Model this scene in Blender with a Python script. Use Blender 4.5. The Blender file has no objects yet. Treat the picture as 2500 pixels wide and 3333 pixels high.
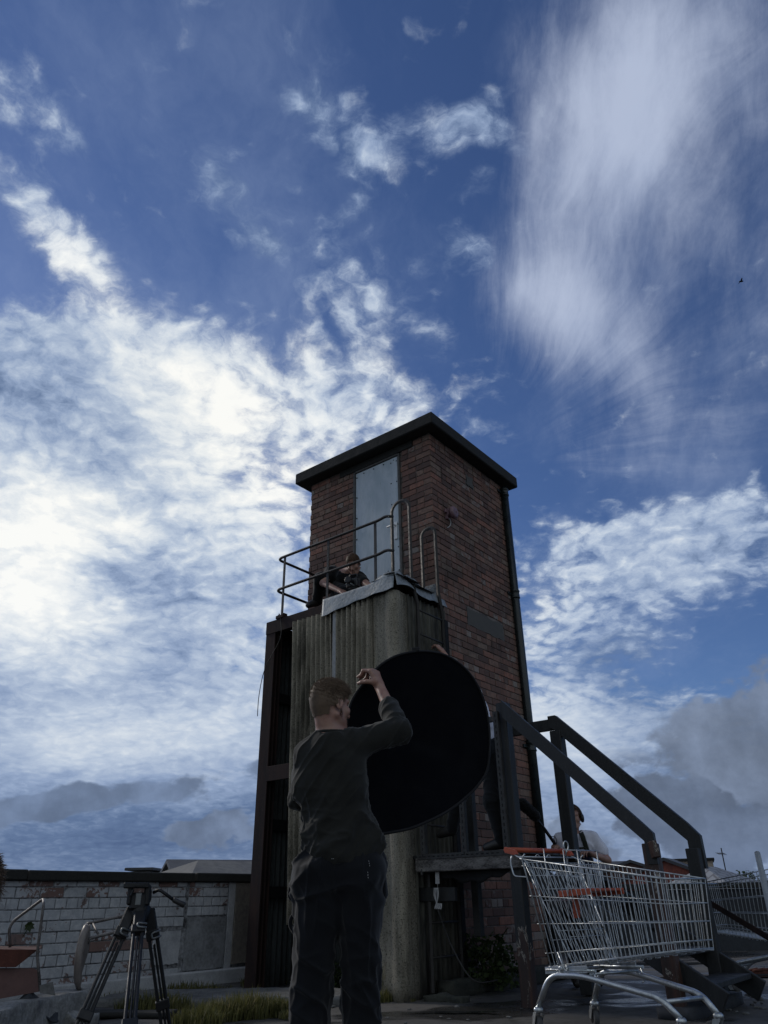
import bpy, bmesh, math, random
import numpy as np
from mathutils import Vector, Matrix

# ---------------------------------------------------------------- camera
SC = bpy.context.scene
COL = SC.collection
F_PX = 2369.6; CX, CY = 1250.0, 1666.5; CAM_H = 0.74
_zu = np.array([-75.0, 4441.5, -F_PX]); _zu /= np.linalg.norm(_zu)
_fw = np.array([0, 0, -1.0]); _yw = _fw - _zu * _fw.dot(_zu); _yw /= np.linalg.norm(_yw)
_xw = np.cross(_yw, _zu)
RM = np.array([_xw, _yw, _zu]); ORG = np.array([0, 0, CAM_H])
def ray(x, y):
    d = RM @ np.array([x - CX, -(y - CY), -F_PX]); return d / np.linalg.norm(d)
def at_z(x, y, z=0.0):
    d = ray(x, y); return ORG + d * ((z - CAM_H) / d[2])
def at_y(x, y, Y):
    d = ray(x, y); return ORG + d * (Y / d[1])
def at_d(x, y, D):
    d = ray(x, y); return ORG + d * (D / math.hypot(d[0], d[1]))
def at_p(x, y, p0, n):
    d = ray(x, y); n = np.array(n, float)
    return ORG + d * (np.dot(np.array(p0, float) - ORG, n) / np.dot(d, n))

camd = bpy.data.cameras.new('camera'); cam = bpy.data.objects.new('camera', camd); COL.objects.link(cam)
M4 = Matrix([[*RM[0], 0], [*RM[1], 0], [*RM[2], CAM_H], [0, 0, 0, 1]])
cam.matrix_world = M4
camd.sensor_fit = 'VERTICAL'; camd.sensor_height = 24.0; camd.lens = 24.0 * F_PX / 3333.0
camd.clip_start = 0.05; camd.clip_end = 6000
SC.camera = cam
SC.view_settings.view_transform = 'Standard'; SC.view_settings.look = 'None'
SC.view_settings.exposure = 0.0; SC.view_settings.gamma = 1.0

# ---------------------------------------------------------------- sun
SUN_AZ, SUN_EL = -54.0, 31.0
sl = bpy.data.lights.new('sun', 'SUN'); sun = bpy.data.objects.new('sun', sl); COL.objects.link(sun)
sl.energy = 1.5; sl.angle = math.radians(9); sl.color = (1.0, 0.93, 0.82)
_sd = Vector((math.sin(math.radians(SUN_AZ)) * math.cos(math.radians(SUN_EL)),
              math.cos(math.radians(SUN_AZ)) * math.cos(math.radians(SUN_EL)), math.sin(math.radians(SUN_EL))))
sun.rotation_euler = _sd.to_track_quat('Z', 'Y').to_euler()

# ---------------------------------------------------------------- node helper
class G:
    """small expression builder over a node tree"""
    def __init__(s, nt): s.nt = nt; s.k = 0
    def n(s, typ, **kw):
        o = s.nt.nodes.new(typ); s.k += 1; o.location = (s.k * 20 % 4000, -(s.k // 20) * 40)
        for a, v in kw.items(): setattr(o, a, v)
        return o
    def put(s, node, key, v):
        if v is None: return
        i = node.inputs[key]
        if isinstance(v, bpy.types.NodeSocket): s.nt.links.new(v, i)
        else:
            if isinstance(v, (tuple, list)) and i.type == 'RGBA' and len(v) == 3: v = (*v, 1)
            i.default_value = v
    def m(s, op, a, b=None, c=None, clamp=False):
        o = s.n('ShaderNodeMath', operation=op, use_clamp=clamp)
        s.put(o, 0, a); s.put(o, 1, b); s.put(o, 2, c); return o.outputs[0]
    def add(s, a, b): return s.m('ADD', a, b)
    def sub(s, a, b): return s.m('SUBTRACT', a, b)
    def mul(s, a, b): return s.m('MULTIPLY', a, b)
    def mad(s, a, b, c): return s.m('MULTIPLY_ADD', a, b, c)
    def v(s, op, a, b=None, out=0, sc=None):
        o = s.n('ShaderNodeVectorMath', operation=op)
        s.put(o, 0, a); s.put(o, 1, b)
        if sc is not None: s.put(o, 'Scale', sc)
        return o.outputs['Value'] if op in ('DOT_PRODUCT', 'LENGTH', 'DISTANCE') else o.outputs[0]
    def xyz(s, x, y, z):
        o = s.n('ShaderNodeCombineXYZ'); s.put(o, 0, x); s.put(o, 1, y); s.put(o, 2, z); return o.outputs[0]
    def sep(s, v):
        o = s.n('ShaderNodeSeparateXYZ'); s.put(o, 0, v); return o.outputs
    def noise(s, vec, scale, detail=4, rough=0.55, dist=0.0, out=0, lac=2.0):
        o = s.n('ShaderNodeTexNoise'); s.put(o, 'Vector', vec); s.put(o, 'Scale', scale)
        s.put(o, 'Detail', detail); s.put(o, 'Roughness', rough); s.put(o, 'Distortion', dist); s.put(o, 'Lacunarity', lac)
        return o.outputs[out]
    def ramp(s, f, lo, hi, a=0.0, b=1.0, smooth=True):
        o = s.n('ShaderNodeMapRange', interpolation_type='SMOOTHSTEP' if smooth else 'LINEAR'); o.clamp = True
        s.put(o, 0, f); s.put(o, 1, lo); s.put(o, 2, hi); s.put(o, 3, a); s.put(o, 4, b); return o.outputs[0]
    def mix(s, f, a, b, mode='MIX'):
        o = s.n('ShaderNodeMix', data_type='RGBA', blend_type=mode)
        s.put(o, 0, f); s.put(o, 6, a); s.put(o, 7, b); return o.outputs[2]
    def mapping(s, vec, sc=(1, 1, 1), loc=(0, 0, 0), rot=(0, 0, 0)):
        o = s.n('ShaderNodeMapping'); s.put(o, 0, vec); s.put(o, 1, loc); s.put(o, 2, rot); s.put(o, 3, sc); return o.outputs[0]

def lin(r, g, b):
    f = lambda c: ((c / 255 + 0.055) / 1.055) ** 2.4 if c > 10 else c / 255 / 12.92
    return (f(r), f(g), f(b))
# ---------------------------------------------------------------- sky (world): Nishita blue with cloud layers laid by direction
W = bpy.data.worlds.new('World'); SC.world = W; W.use_nodes = True
W.node_tree.nodes.clear()
g = G(W.node_tree)
D = g.n('ShaderNodeTexCoord').outputs['Generated']
D = g.v('NORMALIZE', D)
dx, dy, dz = g.sep(D)
def tang(cx, cy, ang):
    """world tangent axes of the sky direction seen at that place, turned by ang degrees"""
    c = ray(cx, cy); a = math.radians(ang)
    p = ray(cx + 40 * math.cos(a), cy - 40 * math.sin(a)); q = ray(cx + 40 * math.sin(a), cy + 40 * math.cos(a))
    e1 = p - c * p.dot(c); k1 = np.linalg.norm(e1) / 40; e1 /= np.linalg.norm(e1)
    e2 = q - c * q.dot(c); k2 = np.linalg.norm(e2) / 40; e2 /= np.linalg.norm(e2)
    return c, e1, e2, k1, k2
def blob(cx, cy, rx, ry, ang=0, amp=1.0, pw=1.0):
    c, e1, e2, k1, k2 = tang(cx, cy, ang)
    a = g.v('DOT_PRODUCT', D, tuple(e1 / (rx * k1))); b = g.v('DOT_PRODUCT', D, tuple(e2 / (ry * k2)))
    q = g.mad(a, a, g.mul(b, b))
    if pw != 1.0: q = g.m('POWER', q, pw)
    e = g.m('EXPONENT', g.mul(q, -1.0))
    front = g.m('GREATER_THAN', g.v('DOT_PRODUCT', D, tuple(c)), 0.0)
    return g.mul(g.mul(e, front), amp)
def total(lst):
    r = lst[0]
    for x in lst[1:]: r = g.add(r, x)
    return r
# cloud plane coordinates
zz = g.add(g.m('MAXIMUM', dz, 0.0), 0.24)
PL = g.xyz(g.m('DIVIDE', dx, zz), g.m('DIVIDE', dy, zz), 0.0)
warp = g.noise(PL, 2.3, 5, 0.6, out=1)
PW = g.v('ADD', PL, g.v('SCALE', g.v('SUBTRACT', warp, (0.5, 0.5, 0.5)), sc=0.22))
warp2 = g.noise(PL, 14.0, 4, 0.6, out=1)
PX = g.v('ADD', PW, g.v('SCALE', g.v('SUBTRACT', warp2, (0.5, 0.5, 0.5)), sc=0.06))
n1 = g.noise(PW, 3.2, 6, 0.62)
n2 = g.noise(PX, 14.0, 7, 0.70)
n3 = g.noise(PX, 42.0, 3, 0.65)
vo = g.n('ShaderNodeTexVoronoi', feature='SMOOTH_F1'); g.put(vo, 'Vector', PX); g.put(vo, 'Scale', 26.0); g.put(vo, 'Smoothness', 0.7)
cell = g.sub(1.0, g.mul(vo.outputs['Distance'], 1.25))        # small puffs, about 0.5
nf = g.mad(cell, 0.20, g.mad(n2, 0.40, g.mad(n1, 0.28, g.mul(n3, 0.12))))       # about 0.5
nd = g.noise(D, 3.5, 6, 0.6, 0.2)                             # soft, undistorted
nd2 = g.noise(g.mapping(D, (1, 1, 2.6)), 7.0, 8, 0.62, 0.2)

# blue
sky = g.n('ShaderNodeTexSky', sky_type='NISHITA'); sky.sun_disc = False
sky.sun_elevation = math.radians(SUN_EL); sky.sun_rotation = math.radians(SUN_AZ)
sky.altitude = 50; sky.air_density = 1.0; sky.dust_density = 0.25; sky.ozone_density = 3.0
SKY_K = 0.060
blue = g.mix(1.0, sky.outputs[0], (SKY_K * 0.84, SKY_K * 0.98, SKY_K * 1.32), 'MULTIPLY')

# --- cumulus / altocumulus cover
B = blob
cover = total([
    B(250, 1800, 860, 640, -20, 1.55, 2.0), B(620, 1250, 420, 170, -15, 0.55, 1.3), B(160, 1230, 380, 190, 0, 0.75, 1.3),        # the great bank at the left
    B(1150, 1330, 300, 230, -30, 0.85, 1.4),       # its crest behind the tower roof
    B(1130, 960, 207, 169, -60, 0.62, 1.3),
    B(700, 1110, 330, 110, -8, 0.50, 1.2), B(150, 1120, 240, 90, 0, 0.42, 1.2),
    B(225, 800, 170, 105, -50, 0.85, 1.4),          # left bright puff
    B(340, 940, 110, 104, 0, 0.4),
    B(90, 330, 159, 156, 0, 0.72, 1.3),
    B(60, 640, 159, 78, -20, 0.50),
    B(130, 575, 73, 39, -20, 0.45),
    B(700, 560, 134, 78, -60, 0.38), B(790, 690, 244, 124, -58, 0.50, 1.2), B(880, 810, 134, 78, -40, 0.36),
    B(960, 330, 110, 78, -20, 0.42), B(1090, 400, 183, 98, -50, 0.52, 1.2), B(1180, 500, 85, 65, 0, 0.34),
    B(1360, 440, 232, 110, 8, 0.62, 1.2), B(1480, 400, 73, 52, 30, 0.3),
    B(1580, 370, 98, 91, 0, 0.50), B(1620, 440, 98, 65, -30, 0.38),
    B(1540, 600, 171, 72, 20, 0.46),
    B(1490, 820, 183, 98, 10, 0.66, 1.3),
    B(1180, 660, 134, 84, 20, 0.48),
    B(500, 135, 85, 58, -20, 0.42), B(670, 10, 146, 39, 0, 0.32), B(1010, 130, 134, 78, -30, 0.25),
    B(250, 480, 73, 52, 0, 0.42), B(460, 490, 110, 39, 0, 0.26), B(340, 545, 73, 52, -20, 0.32),
    B(1400, 1060, 134, 72, -30, 0.42), B(1620, 1240, 85, 52, 20, 0.45), B(1550, 1390, 98, 34, -20, 0.45), B(1480, 1290, 122, 39, 10, 0.3),
    B(1960, 1820, 330, 170, 8, 0.95, 1.7), B(2300, 1790, 330, 170, 12, 0.95, 1.6),        # right altocumulus field
    B(2400, 1680, 220, 90, 25, 0.5, 1.3), B(2420, 1570, 180, 60, 20, 0.3), B(1780, 1540, 160, 45, 0, 0.30),
    B(1900, 2080, 330, 130, 5, 0.80, 1.6), B(1850, 2330, 330, 160, 0, 0.85, 1.6),
    B(2400, 2080, 160, 60, -12, -0.35), B(2280, 2170, 160, 40, 0, -0.25), B(2000, 2180, 120, 24, 0, -0.16),
    B(100, 2750, 1700, 480, 0, 1.5, 2.0),          # low bank to the horizon
    B(2000, 2800, 900, 380, 0, 1.4, 2.0),
    B(2330, 2480, 260, 230, 0, 0.9, 2.0),
    B(440, 1150, 80, 50, -30, -0.28), B(880, 1170, 100, 36, -35, -0.30), B(30, 1180, 73, 91, -20, -0.30), B(940, 1030, 134, 52, -70, -0.25),
    B(520, 1210, 73, 23, -30, -0.18),
])
behind = g.mul(g.ramp(g.mul(dy, -1.0), -0.15, 0.35), 0.95)     # unseen cloud behind the camera, added to lift the ambient light
cover = g.add(cover, behind)
bankm = g.mad(g.sub(nf, 0.5), 3.0, g.sub(cover, 0.44))
opac = g.ramp(bankm, -0.30, 0.52)
opac = g.mul(opac, g.ramp(bankm, -0.25, 0.7, 0.50, 1.0))

# --- brightness of the cloud
glow = total([
    B(620, 1250, 330, 200, -35, 0.30), B(430, 1420, 400, 300, -30, 0.20), B(80, 1760, 360, 280, 10, 0.60), B(950, 1450, 330, 300, 0, 0.34),
    B(1150, 1150, 260, 190, -30, 0.20), B(240, 830, 190, 100, -48, 0.42), B(90, 330, 120, 110, 0, 0.20), B(200, 2030, 330, 130, 0, 0.26),
    B(800, 1760, 300, 300, 0, 0.20), B(1350, 440, 200, 120, 0, .06), B(850, 2050, 200, 160, 0, 0.12),
    B(1950, 1780, 330, 140, 15, 0.12), B(1760, 1990, 180, 160, 0, 0.18), B(1780, 2330, 190, 150, 0, 0.30), B(2400, 1680, 200, 80, 20, 0.10),
    B(330, 1470, 230, 160, -40, -0.30), B(500, 1900, 330, 110, -15, -0.20), B(900, 1420, 120, 60, 20, -0.10),
    B(250, 2330, 900, 110, 0, -0.10), B(300, 2400, 900, 150, 0, 0.22), B(600, 2720, 1300, 170, 0, -0.22), B(120, 2180, 500, 60, 0, .08),
    B(2380, 2480, 300, 220, 0, -0.26), B(2100, 2850, 700, 110, 0, -0.12), B(2000, 2480, 300, 120, 0, .10), B(1720, 2720, 200, 80, 0, 0.12),
    B(2050, 2130, 240, 90, 0, -0.12),
    B(1000, 500, 900, 450, 0, -0.10), B(160, 1300, 260, 160, 0, -.12),
])
self_ = g.mad(g.sub(cell, 0.5), 0.26, g.mad(g.sub(n2, 0.5), 0.80, g.mad(g.sub(n1, 0.5), 0.55, g.mul(g.sub(nd2, 0.5), 0.55))))
low = g.ramp(dz, 0.12, 0.45, 0.35, 1.0)
nsf = g.noise(g.mapping(D, (1, 1, 3.2)), 3.6, 7, 0.58, 0.3)
L = g.add(g.add(0.42, glow), g.add(g.mul(self_, low), g.mul(g.sub(nsf, 0.5), g.sub(1.15, low))))
L = g.mad(g.ramp(g.mul(dy, -1.0), -0.15, 0.35), 0.10, L)  # extra brightness for the added cloud behind the camera
cr = g.n('ShaderNodeValToRGB'); g.put(cr, 0, L)
els = cr.color_ramp.elements
els[0].position = 0.0; els[0].color = (*lin(62, 84, 124), 1)
els[1].position = 1.0; els[1].color = (*lin(250, 251, 249), 1)
for p, c in ((0.2, (98, 120, 156)), (0.4, (146, 165, 196)), (0.58, (184, 198, 218)), (0.78, (222, 229, 236))):
    e = els.new(p); e.color = (*lin(*c), 1)
cloud = cr.outputs[0]
# greyer, warmer tone: dense cloud at the lower right, added cloud behind the camera
gr = g.add(g.add(B(2400, 2420, 330, 240, 0, 0.25), B(500, 1400, 500, 400, 0, 0.12)), g.mul(g.ramp(g.mul(dy, -1.0), -0.15, 0.35), 0.9))
cloud = g.mix(gr, cloud, g.mix(1.0, cloud, (1.06, 0.98, 0.80), 'MULTIPLY'))

# --- heaped cumulus outlines low at the right and left (sharp tops)
def heap(cx, cy, rx, ry, ang, sc, col, thr=0.42):
    m = g.add(B(cx, cy, rx * 1.1, ry * 1.1, ang, 1.15, 1.0), g.mul(g.sub(g.noise(g.mapping(D, (1, 1, 1.5)), sc, 8, 0.54), 0.5), 2.6))
    return g.mul(g.ramp(m, thr + .12, thr + 0.30), g.ramp(B(cx, cy, rx * 1.1, ry * 1.1, ang, 1.0, 1.0), 0.10, 0.35)), col

# --- cirrus plume at the upper right: streaks fanning from a focus
c, e1, e2, k1, k2 = tang(1560, 1500, 0)
fa = g.v('DOT_PRODUCT', D, tuple(e1)); fb = g.mul(g.v('DOT_PRODUCT', D, tuple(e2)), -1.0)
fc = g.m('MAXIMUM', g.v('DOT_PRODUCT', D, tuple(c)), 0.05)
fa = g.m('DIVIDE', fa, fc); fb = g.m('DIVIDE', fb, fc)
th = g.m('ARCTAN2', fa, g.add(fb, 0.0001)); rr = g.m('SQRT', g.mad(fa, fa, g.mul(fb, fb)))
wv = g.noise(D, 2.2, 3, 0.5)
wv2 = g.noise(D, 9.0, 4, 0.6)
thw = g.add(g.mad(g.sub(wv, 0.5), 0.60, g.mad(g.sub(wv2, 0.5), 0.10, th)), g.mul(rr, 0.30))
s1 = g.noise(g.xyz(g.mul(thw, 3.2), g.mul(rr, 1.5), 0.0), 2.2, 8, 0.60, 0.0)
s2 = g.noise(g.xyz(g.mul(thw, 11.0), g.mul(rr, 3.2), 3.0), 2.2, 8, 0.68, 0.0)
cirm = total([B(1900, 560, 250, 640, -12, 0.72, 1.5), B(2150, 160, 420, 320, 30, 0.50, 1.4), B(1860, 1010, 230, 170, -25, 0.42, 1.2), B(2040, 1180, 330, 120, -50, 0.34, 1.2),
              B(2280, 560, 300, 420, 38, 0.40, 1.3), B(2480, 250, 120, 260, 35, .22), B(2350, 1100, 420, 330, 0, 0.18), B(2050, 1440, 380, 170, 0, 0.16), B(1700, 950, 50, 60, 0, 0.16), B(1680, 150, 70, 150, -10, 0.16), B(2150, 1450, 300, 120, 0, .12),
              B(2080, 700, 60, 420, -30, -0.10)])
nc = g.noise(g.mapping(g.xyz(fa, fb, 0.0), (1.0, 0.38, 1), (0, 0, 0), (0, 0, -0.45)), 13.0, 10, 0.66, 0.25)
cs = g.add(cirm, g.mad(g.sub(s1, 0.5), 0.72, g.mad(g.sub(s2, 0.5), 0.26, g.mad(g.sub(nc, 0.5), 1.0, g.mad(g.sub(n2, 0.5), 0.22, g.mul(g.sub(nd, 0.5), 0.5))))))
cir = g.mul(g.ramp(cs, 0.02, 1.35), 0.86)
cir = g.mul(cir, g.ramp(cirm, 0.02, 0.22))
col = g.mix(cir, blue, lin(188, 199, 222))
# thin veils elsewhere in the blue
veil = g.mul(g.ramp(g.noise(g.mapping(PW, (1, 0.55, 1), rot=(0, 0, 0.6)), 1.6, 8, 0.66), 0.42, 0.82), 0.50)
col = g.mix(veil, col, lin(150, 168, 202))
col = g.mix(opac, col, cloud)
# low heaped clouds, drawn in front
for args in (
    (2450, 2430, 300, 260, 10, 7.0, (124, 138, 162), 0.40),
    (2280, 2700, 420, 170, 0, 9.0, (110, 124, 148), 0.36),
    (1840, 2760, 240, 110, 0, 12.0, (136, 152, 178), 0.42),
    (700, 2700, 200, 80, -5, 12.0, (122, 138, 165), 0.48),
    (300, 2600, 700, 70, 2, 7.0, (118, 136, 166), 0.5),
):
    a, cc = heap(*args)
    sh = g.mad(g.sub(g.noise(D, args[5] * 1.7, 7, 0.6), 0.5), 0.75, 0.0)
    light = g.mix(g.ramp(sh, -0.18, 0.30), tuple(0.60 * c for c in lin(*cc)), tuple(min(1, 1.32 * c) for c in lin(*cc)))
    col = g.mix(g.mul(a, 0.92), col, light)
# murk toward the horizon
hz = g.ramp(dz, 0.0, 0.13, 0.45, 0.0)
col = g.mix(hz, col, lin(98, 115, 146))
# under the horizon
col = g.mix(g.ramp(dz, -0.02, 0.0), (0.03, 0.035, 0.045, 1), col)
bg = g.n('ShaderNodeBackground'); g.put(bg, 0, col); g.put(bg, 1, 1.0)
wo = g.n('ShaderNodeOutputWorld'); W.node_tree.links.new(bg.outputs[0], wo.inputs[0])
W.cycles.sampling_method = 'MANUAL'; W.cycles.sample_map_resolution = 512

# ---------------------------------------------------------------- mesh helpers
RNG = random.Random(7)
def V(*a): return np.array(a, float)
def unit(a): a = np.array(a, float); return a / (np.linalg.norm(a) + 1e-12)
def frame(d, up=(0, 0, 1)):
    d = unit(d); up = np.array(up, float)
    if abs(d.dot(unit(up))) > 0.985: up = V(0, 1, 0) if abs(d[1]) < 0.9 else V(1, 0, 0)
    x = unit(np.cross(d, up)); y = np.cross(x, d); return x, y, d
class MB:
    def __init__(s): s.v = []; s.f = []; s.mi = []; s.at = {}; s.sm = []
    def add(s, vs, fs, mi=0, sm=False, **at):
        b = len(s.v); s.v += [tuple(map(float, p)) for p in vs]
        for f in fs: s.f.append([b + i for i in f]); s.mi.append(mi); s.sm.append(sm)
        for k, val in at.items():
            L = s.at.setdefault(k, []); L += [0.0] * (len(s.f) - len(fs) - len(L)); L += [val] * len(fs)
        return s
    def hexa(s, p8, mi=0, **at):
        """p8: bottom loop 0-3 (ccw seen from outside below...), top loop 4-7"""
        return s.add(p8, [(3, 2, 1, 0), (4, 5, 6, 7), (0, 1, 5, 4), (1, 2, 6, 5), (2, 3, 7, 6), (3, 0, 4, 7)], mi, **at)
    def box(s, c, ax, half, mi=0, **at):
        c = np.array(c, float); x, y, z = [np.array(a, float) for a in ax]; hx, hy, hz = half
        P = [c + i * hx * x + j * hy * y + k * hz * z for k in (-1, 1) for i, j in ((-1, -1), (1, -1), (1, 1), (-1, 1))]
        return s.hexa(P, mi, **at)
    def cbox(s, c, ax, half, ch=0.004, mi=0, **at):
        """box with chamfered edges"""
        c = np.array(c, float); A = [np.array(a, float) for a in ax]; h = np.array(half, float); ch = min(ch, *(h * 0.9))
        vs = []; idx = {}
        for i in (-1, 1):
            for j in (-1, 1):
                for k in (-1, 1):
                    for e in range(3):
                        q = h - ch; q = q.copy(); q[e] = h[e]
                        idx[(i, j, k, e)] = len(vs); vs.append(c + i * q[0] * A[0] + j * q[1] * A[1] + k * q[2] * A[2])
        fs = []
        def quad(l):
            P = [np.array(vs[t]) for t in l]; n = np.cross(P[1] - P[0], P[2] - P[0]); m = sum(P) / len(P) - c
            fs.append(l if n.dot(m) > 0 else l[::-1])
        for sgn in (-1, 1):
            quad([idx[(sgn, -1, -1, 0)], idx[(sgn, 1, -1, 0)], idx[(sgn, 1, 1, 0)], idx[(sgn, -1, 1, 0)]])
            quad([idx[(-1, sgn, -1, 1)], idx[(1, sgn, -1, 1)], idx[(1, sgn, 1, 1)], idx[(-1, sgn, 1, 1)]])
            quad([idx[(-1, -1, sgn, 2)], idx[(1, -1, sgn, 2)], idx[(1, 1, sgn, 2)], idx[(-1, 1, sgn, 2)]])
        for a in (-1, 1):
            for b in (-1, 1):
                quad([idx[(a, b, -1, 0)], idx[(a, b, 1, 0)], idx[(a, b, 1, 1)], idx[(a, b, -1, 1)]])
                quad([idx[(a, -1, b, 0)], idx[(a, 1, b, 0)], idx[(a, 1, b, 2)], idx[(a, -1, b, 2)]])
                quad([idx[(-1, a, b, 1)], idx[(1, a, b, 1)], idx[(1, a, b, 2)], idx[(-1, a, b, 2)]])
                for k in (-1, 1): quad([idx[(a, b, k, 0)], idx[(a, b, k, 1)], idx[(a, b, k, 2)]])
        return s.add(vs, fs, mi, **at)
    def beam(s, p0, p1, w, h, up=(0, 0, 1), ch=0.004, mi=0, ends=0.0, **at):
        p0 = np.array(p0, float); p1 = np.array(p1, float); x, y, d = frame(p1 - p0, up); L = np.linalg.norm(p1 - p0)
        return s.cbox((p0 + p1) / 2, (x, y, d), (w / 2, h / 2, L / 2 + ends), ch, mi, **at)
    def tube(s, pts, r, seg=8, closed=False, cap=True, mi=0, flat=1.0, up=None, **at):
        P = [np.array(p, float) for p in pts]; n = len(P)
        R = r if isinstance(r, (list, tuple, np.ndarray)) else [r] * n
        tang = []
        for i in range(n):
            a = P[(i - 1) % n] if (closed or i > 0) else P[i]; b = P[(i + 1) % n] if (closed or i < n - 1) else P[i]
            tang.append(unit(b - a))
        x, y, _ = frame(tang[0], up if up is not None else (0.13, 0.2, 1)); vs = []
        for i in range(n):
            t = tang[i]
            if up is not None: x, y, _ = frame(t, up)
            else:
                x = unit(x - t * x.dot(t)); y = np.cross(t, x)
            for k in range(seg):
                a = 2 * math.pi * k / seg; vs.append(P[i] + R[i] * (math.cos(a) * x + flat * math.sin(a) * y))
        fs = []
        m = n if closed else n - 1
        for i in range(m):
            j = (i + 1) % n
            for k in range(seg):
                l = (k + 1) % seg; fs.append((i * seg + k, i * seg + l, j * seg + l, j * seg + k))
        s.add(vs, fs, mi, True, **at)
        if cap and not closed:
            b = len(s.v) - len(vs)
            s.f += [[b + k for k in range(seg)][::-1], [b + (n - 1) * seg + k for k in range(seg)]]; s.mi += [mi, mi]; s.sm += [False, False]
            for k, val in at.items(): s.at[k] += [val, val]
        return s
    def lathe(s, o, axis, prof, seg=16, mi=0, **at):
        """prof: (t along axis, radius)"""
        o = np.array(o, float); x, y, d = frame(axis); vs = []
        for t, r in prof:
            for k in range(seg):
                a = 2 * math.pi * k / seg; vs.append(o + d * t + max(r, 1e-4) * (math.cos(a) * x + math.sin(a) * y))
        fs = []
        for i in range(len(prof) - 1):
            for k in range(seg):
                l = (k + 1) % seg; fs.append((i * seg + k, i * seg + l, (i + 1) * seg + l, (i + 1) * seg + k))
        n = len(prof)
        s.add(vs, fs, mi, True, **at)
        b = len(s.v) - len(vs)
        s.f += [[b + k for k in range(seg)][::-1], [b + (n - 1) * seg + k for k in range(seg)]]; s.mi += [mi, mi]; s.sm += [False, False]
        for k, val in at.items(): s.at[k] += [val, val]
        return s
    def prism(s, poly, n, th, mi=0, **at):
        """polygon (3D points) extruded by th along n"""
        P = [np.array(p, float) for p in poly]; n = unit(n); k = len(P)
        nn = sum(np.cross(P[i] - P[0], P[(i + 1) % k] - P[0]) for i in range(k))
        if nn.dot(n) > 0: P = P[::-1]
        Q = [p + n * th for p in P]
        fs = [list(range(k)), [k + i for i in range(k)][::-1]] + [(i, k + i, k + (i + 1) % k, (i + 1) % k) for i in range(k)]
        fs = [list(f) for f in fs]
        # P loop faces away from n
        return s.add(P + Q, fs, mi, **at)
    def grid(s, fn, nu, nv, mi=0, sm=True, th=None, flip=False, **at):
        """fn(i/nu, j/nv) -> point; th: thickness vector for a closed sheet"""
        vs = [fn(i / nu, j / nv) for j in range(nv + 1) for i in range(nu + 1)]
        W_ = nu + 1; fs = []
        for j in range(nv):
            for i in range(nu):
                q = (j * W_ + i, j * W_ + i + 1, (j + 1) * W_ + i + 1, (j + 1) * W_ + i); fs.append(q[::-1] if flip else q)
        if th is not None:
            t = np.array(th, float); N = len(vs); vs2 = [np.array(p) - t for p in vs]
            fs2 = [tuple(N + a for a in f[::-1]) for f in fs]
            ed = [(i, i + 1) for i in range(nu)] + [(nv * W_ + i + 1, nv * W_ + i) for i in range(nu)] + \
                 [((j + 1) * W_, j * W_) for j in range(nv)] + [(j * W_ + nu, (j + 1) * W_ + nu) for j in range(nv)]
            fs3 = [(b, a, N + a, N + b) if not flip else (a, b, N + b, N + a) for a, b in ed]
            vs = list(vs) + vs2; fs = fs + fs2 + fs3
        return s.add(vs, fs, mi, sm, **at)
    def build(s, name, mats, parent=None, smooth=None, auto=None):
        me = bpy.data.meshes.new(name); o = bpy.data.objects.new(name, me); COL.objects.link(o)
        off = V(0, 0, 0)
        if parent is not None:
            o.parent = parent; off = np.array(ORIG[parent.name])
        ORIG[o.name] = tuple(off)
        vs = np.array(s.v, dtype=np.float64) - off
        me.from_pydata(vs.tolist(), [], s.f)
        if not isinstance(mats, (list, tuple)): mats = [mats]
        for m in mats: me.materials.append(m)
        me.polygons.foreach_set('material_index', s.mi)
        me.polygons.foreach_set('use_smooth', s.sm if smooth is None else [smooth] * len(s.f))
        for k, L in s.at.items():
            L = L + [0.0] * (len(s.f) - len(L)); a = me.attributes.new(k, 'FLOAT', 'FACE'); a.data.foreach_set('value', L)
        me.update()
        return o
ORIG = {}
def meshobj(name, vs, fs, mats, parent=None, smooth=True):
    b = MB(); b.v = [tuple(p) for p in vs]; b.f = [list(map(int, f)) for f in fs]; b.mi = [0] * len(b.f); b.sm = [smooth] * len(b.f)
    return b.build(name, mats, parent)
def thing(name, loc, label, cat, group=None):
    o = bpy.data.objects.new(name, None); COL.objects.link(o); o.location = tuple(map(float, loc)); ORIG[o.name] = tuple(map(float, loc))
    o.empty_display_size = 0.1
    o['label'] = label; o['category'] = cat
    if group: o['group'] = group
    return o
def tag(o, label, cat, group=None, kind=None):
    if label: o['label'] = label
    if cat: o['category'] = cat
    if group: o['group'] = group
    if kind: o['kind'] = kind
    return o
def struct(o): o['kind'] = 'structure'; return o
def arc(c, a, b, r, t0, t1, n=8):
    """points on an arc in the plane of unit vectors a, b"""
    return [np.array(c) + r * (math.cos(t0 + (t1 - t0) * i / n) * a + math.sin(t0 + (t1 - t0) * i / n) * b) for i in range(n + 1)]
def spline(P, n=8):
    P = [np.array(p, float) for p in P]; out = []
    for i in range(len(P) - 1):
        p0 = P[max(i - 1, 0)]; p1 = P[i]; p2 = P[i + 1]; p3 = P[min(i + 2, len(P) - 1)]
        for k in range(n):
            t = k / n; out.append(0.5 * ((2 * p1) + (-p0 + p2) * t + (2 * p0 - 5 * p1 + 4 * p2 - p3) * t * t + (-p0 + 3 * p1 - 3 * p2 + p3) * t ** 3))
    out.append(P[-1]); return out
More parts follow.
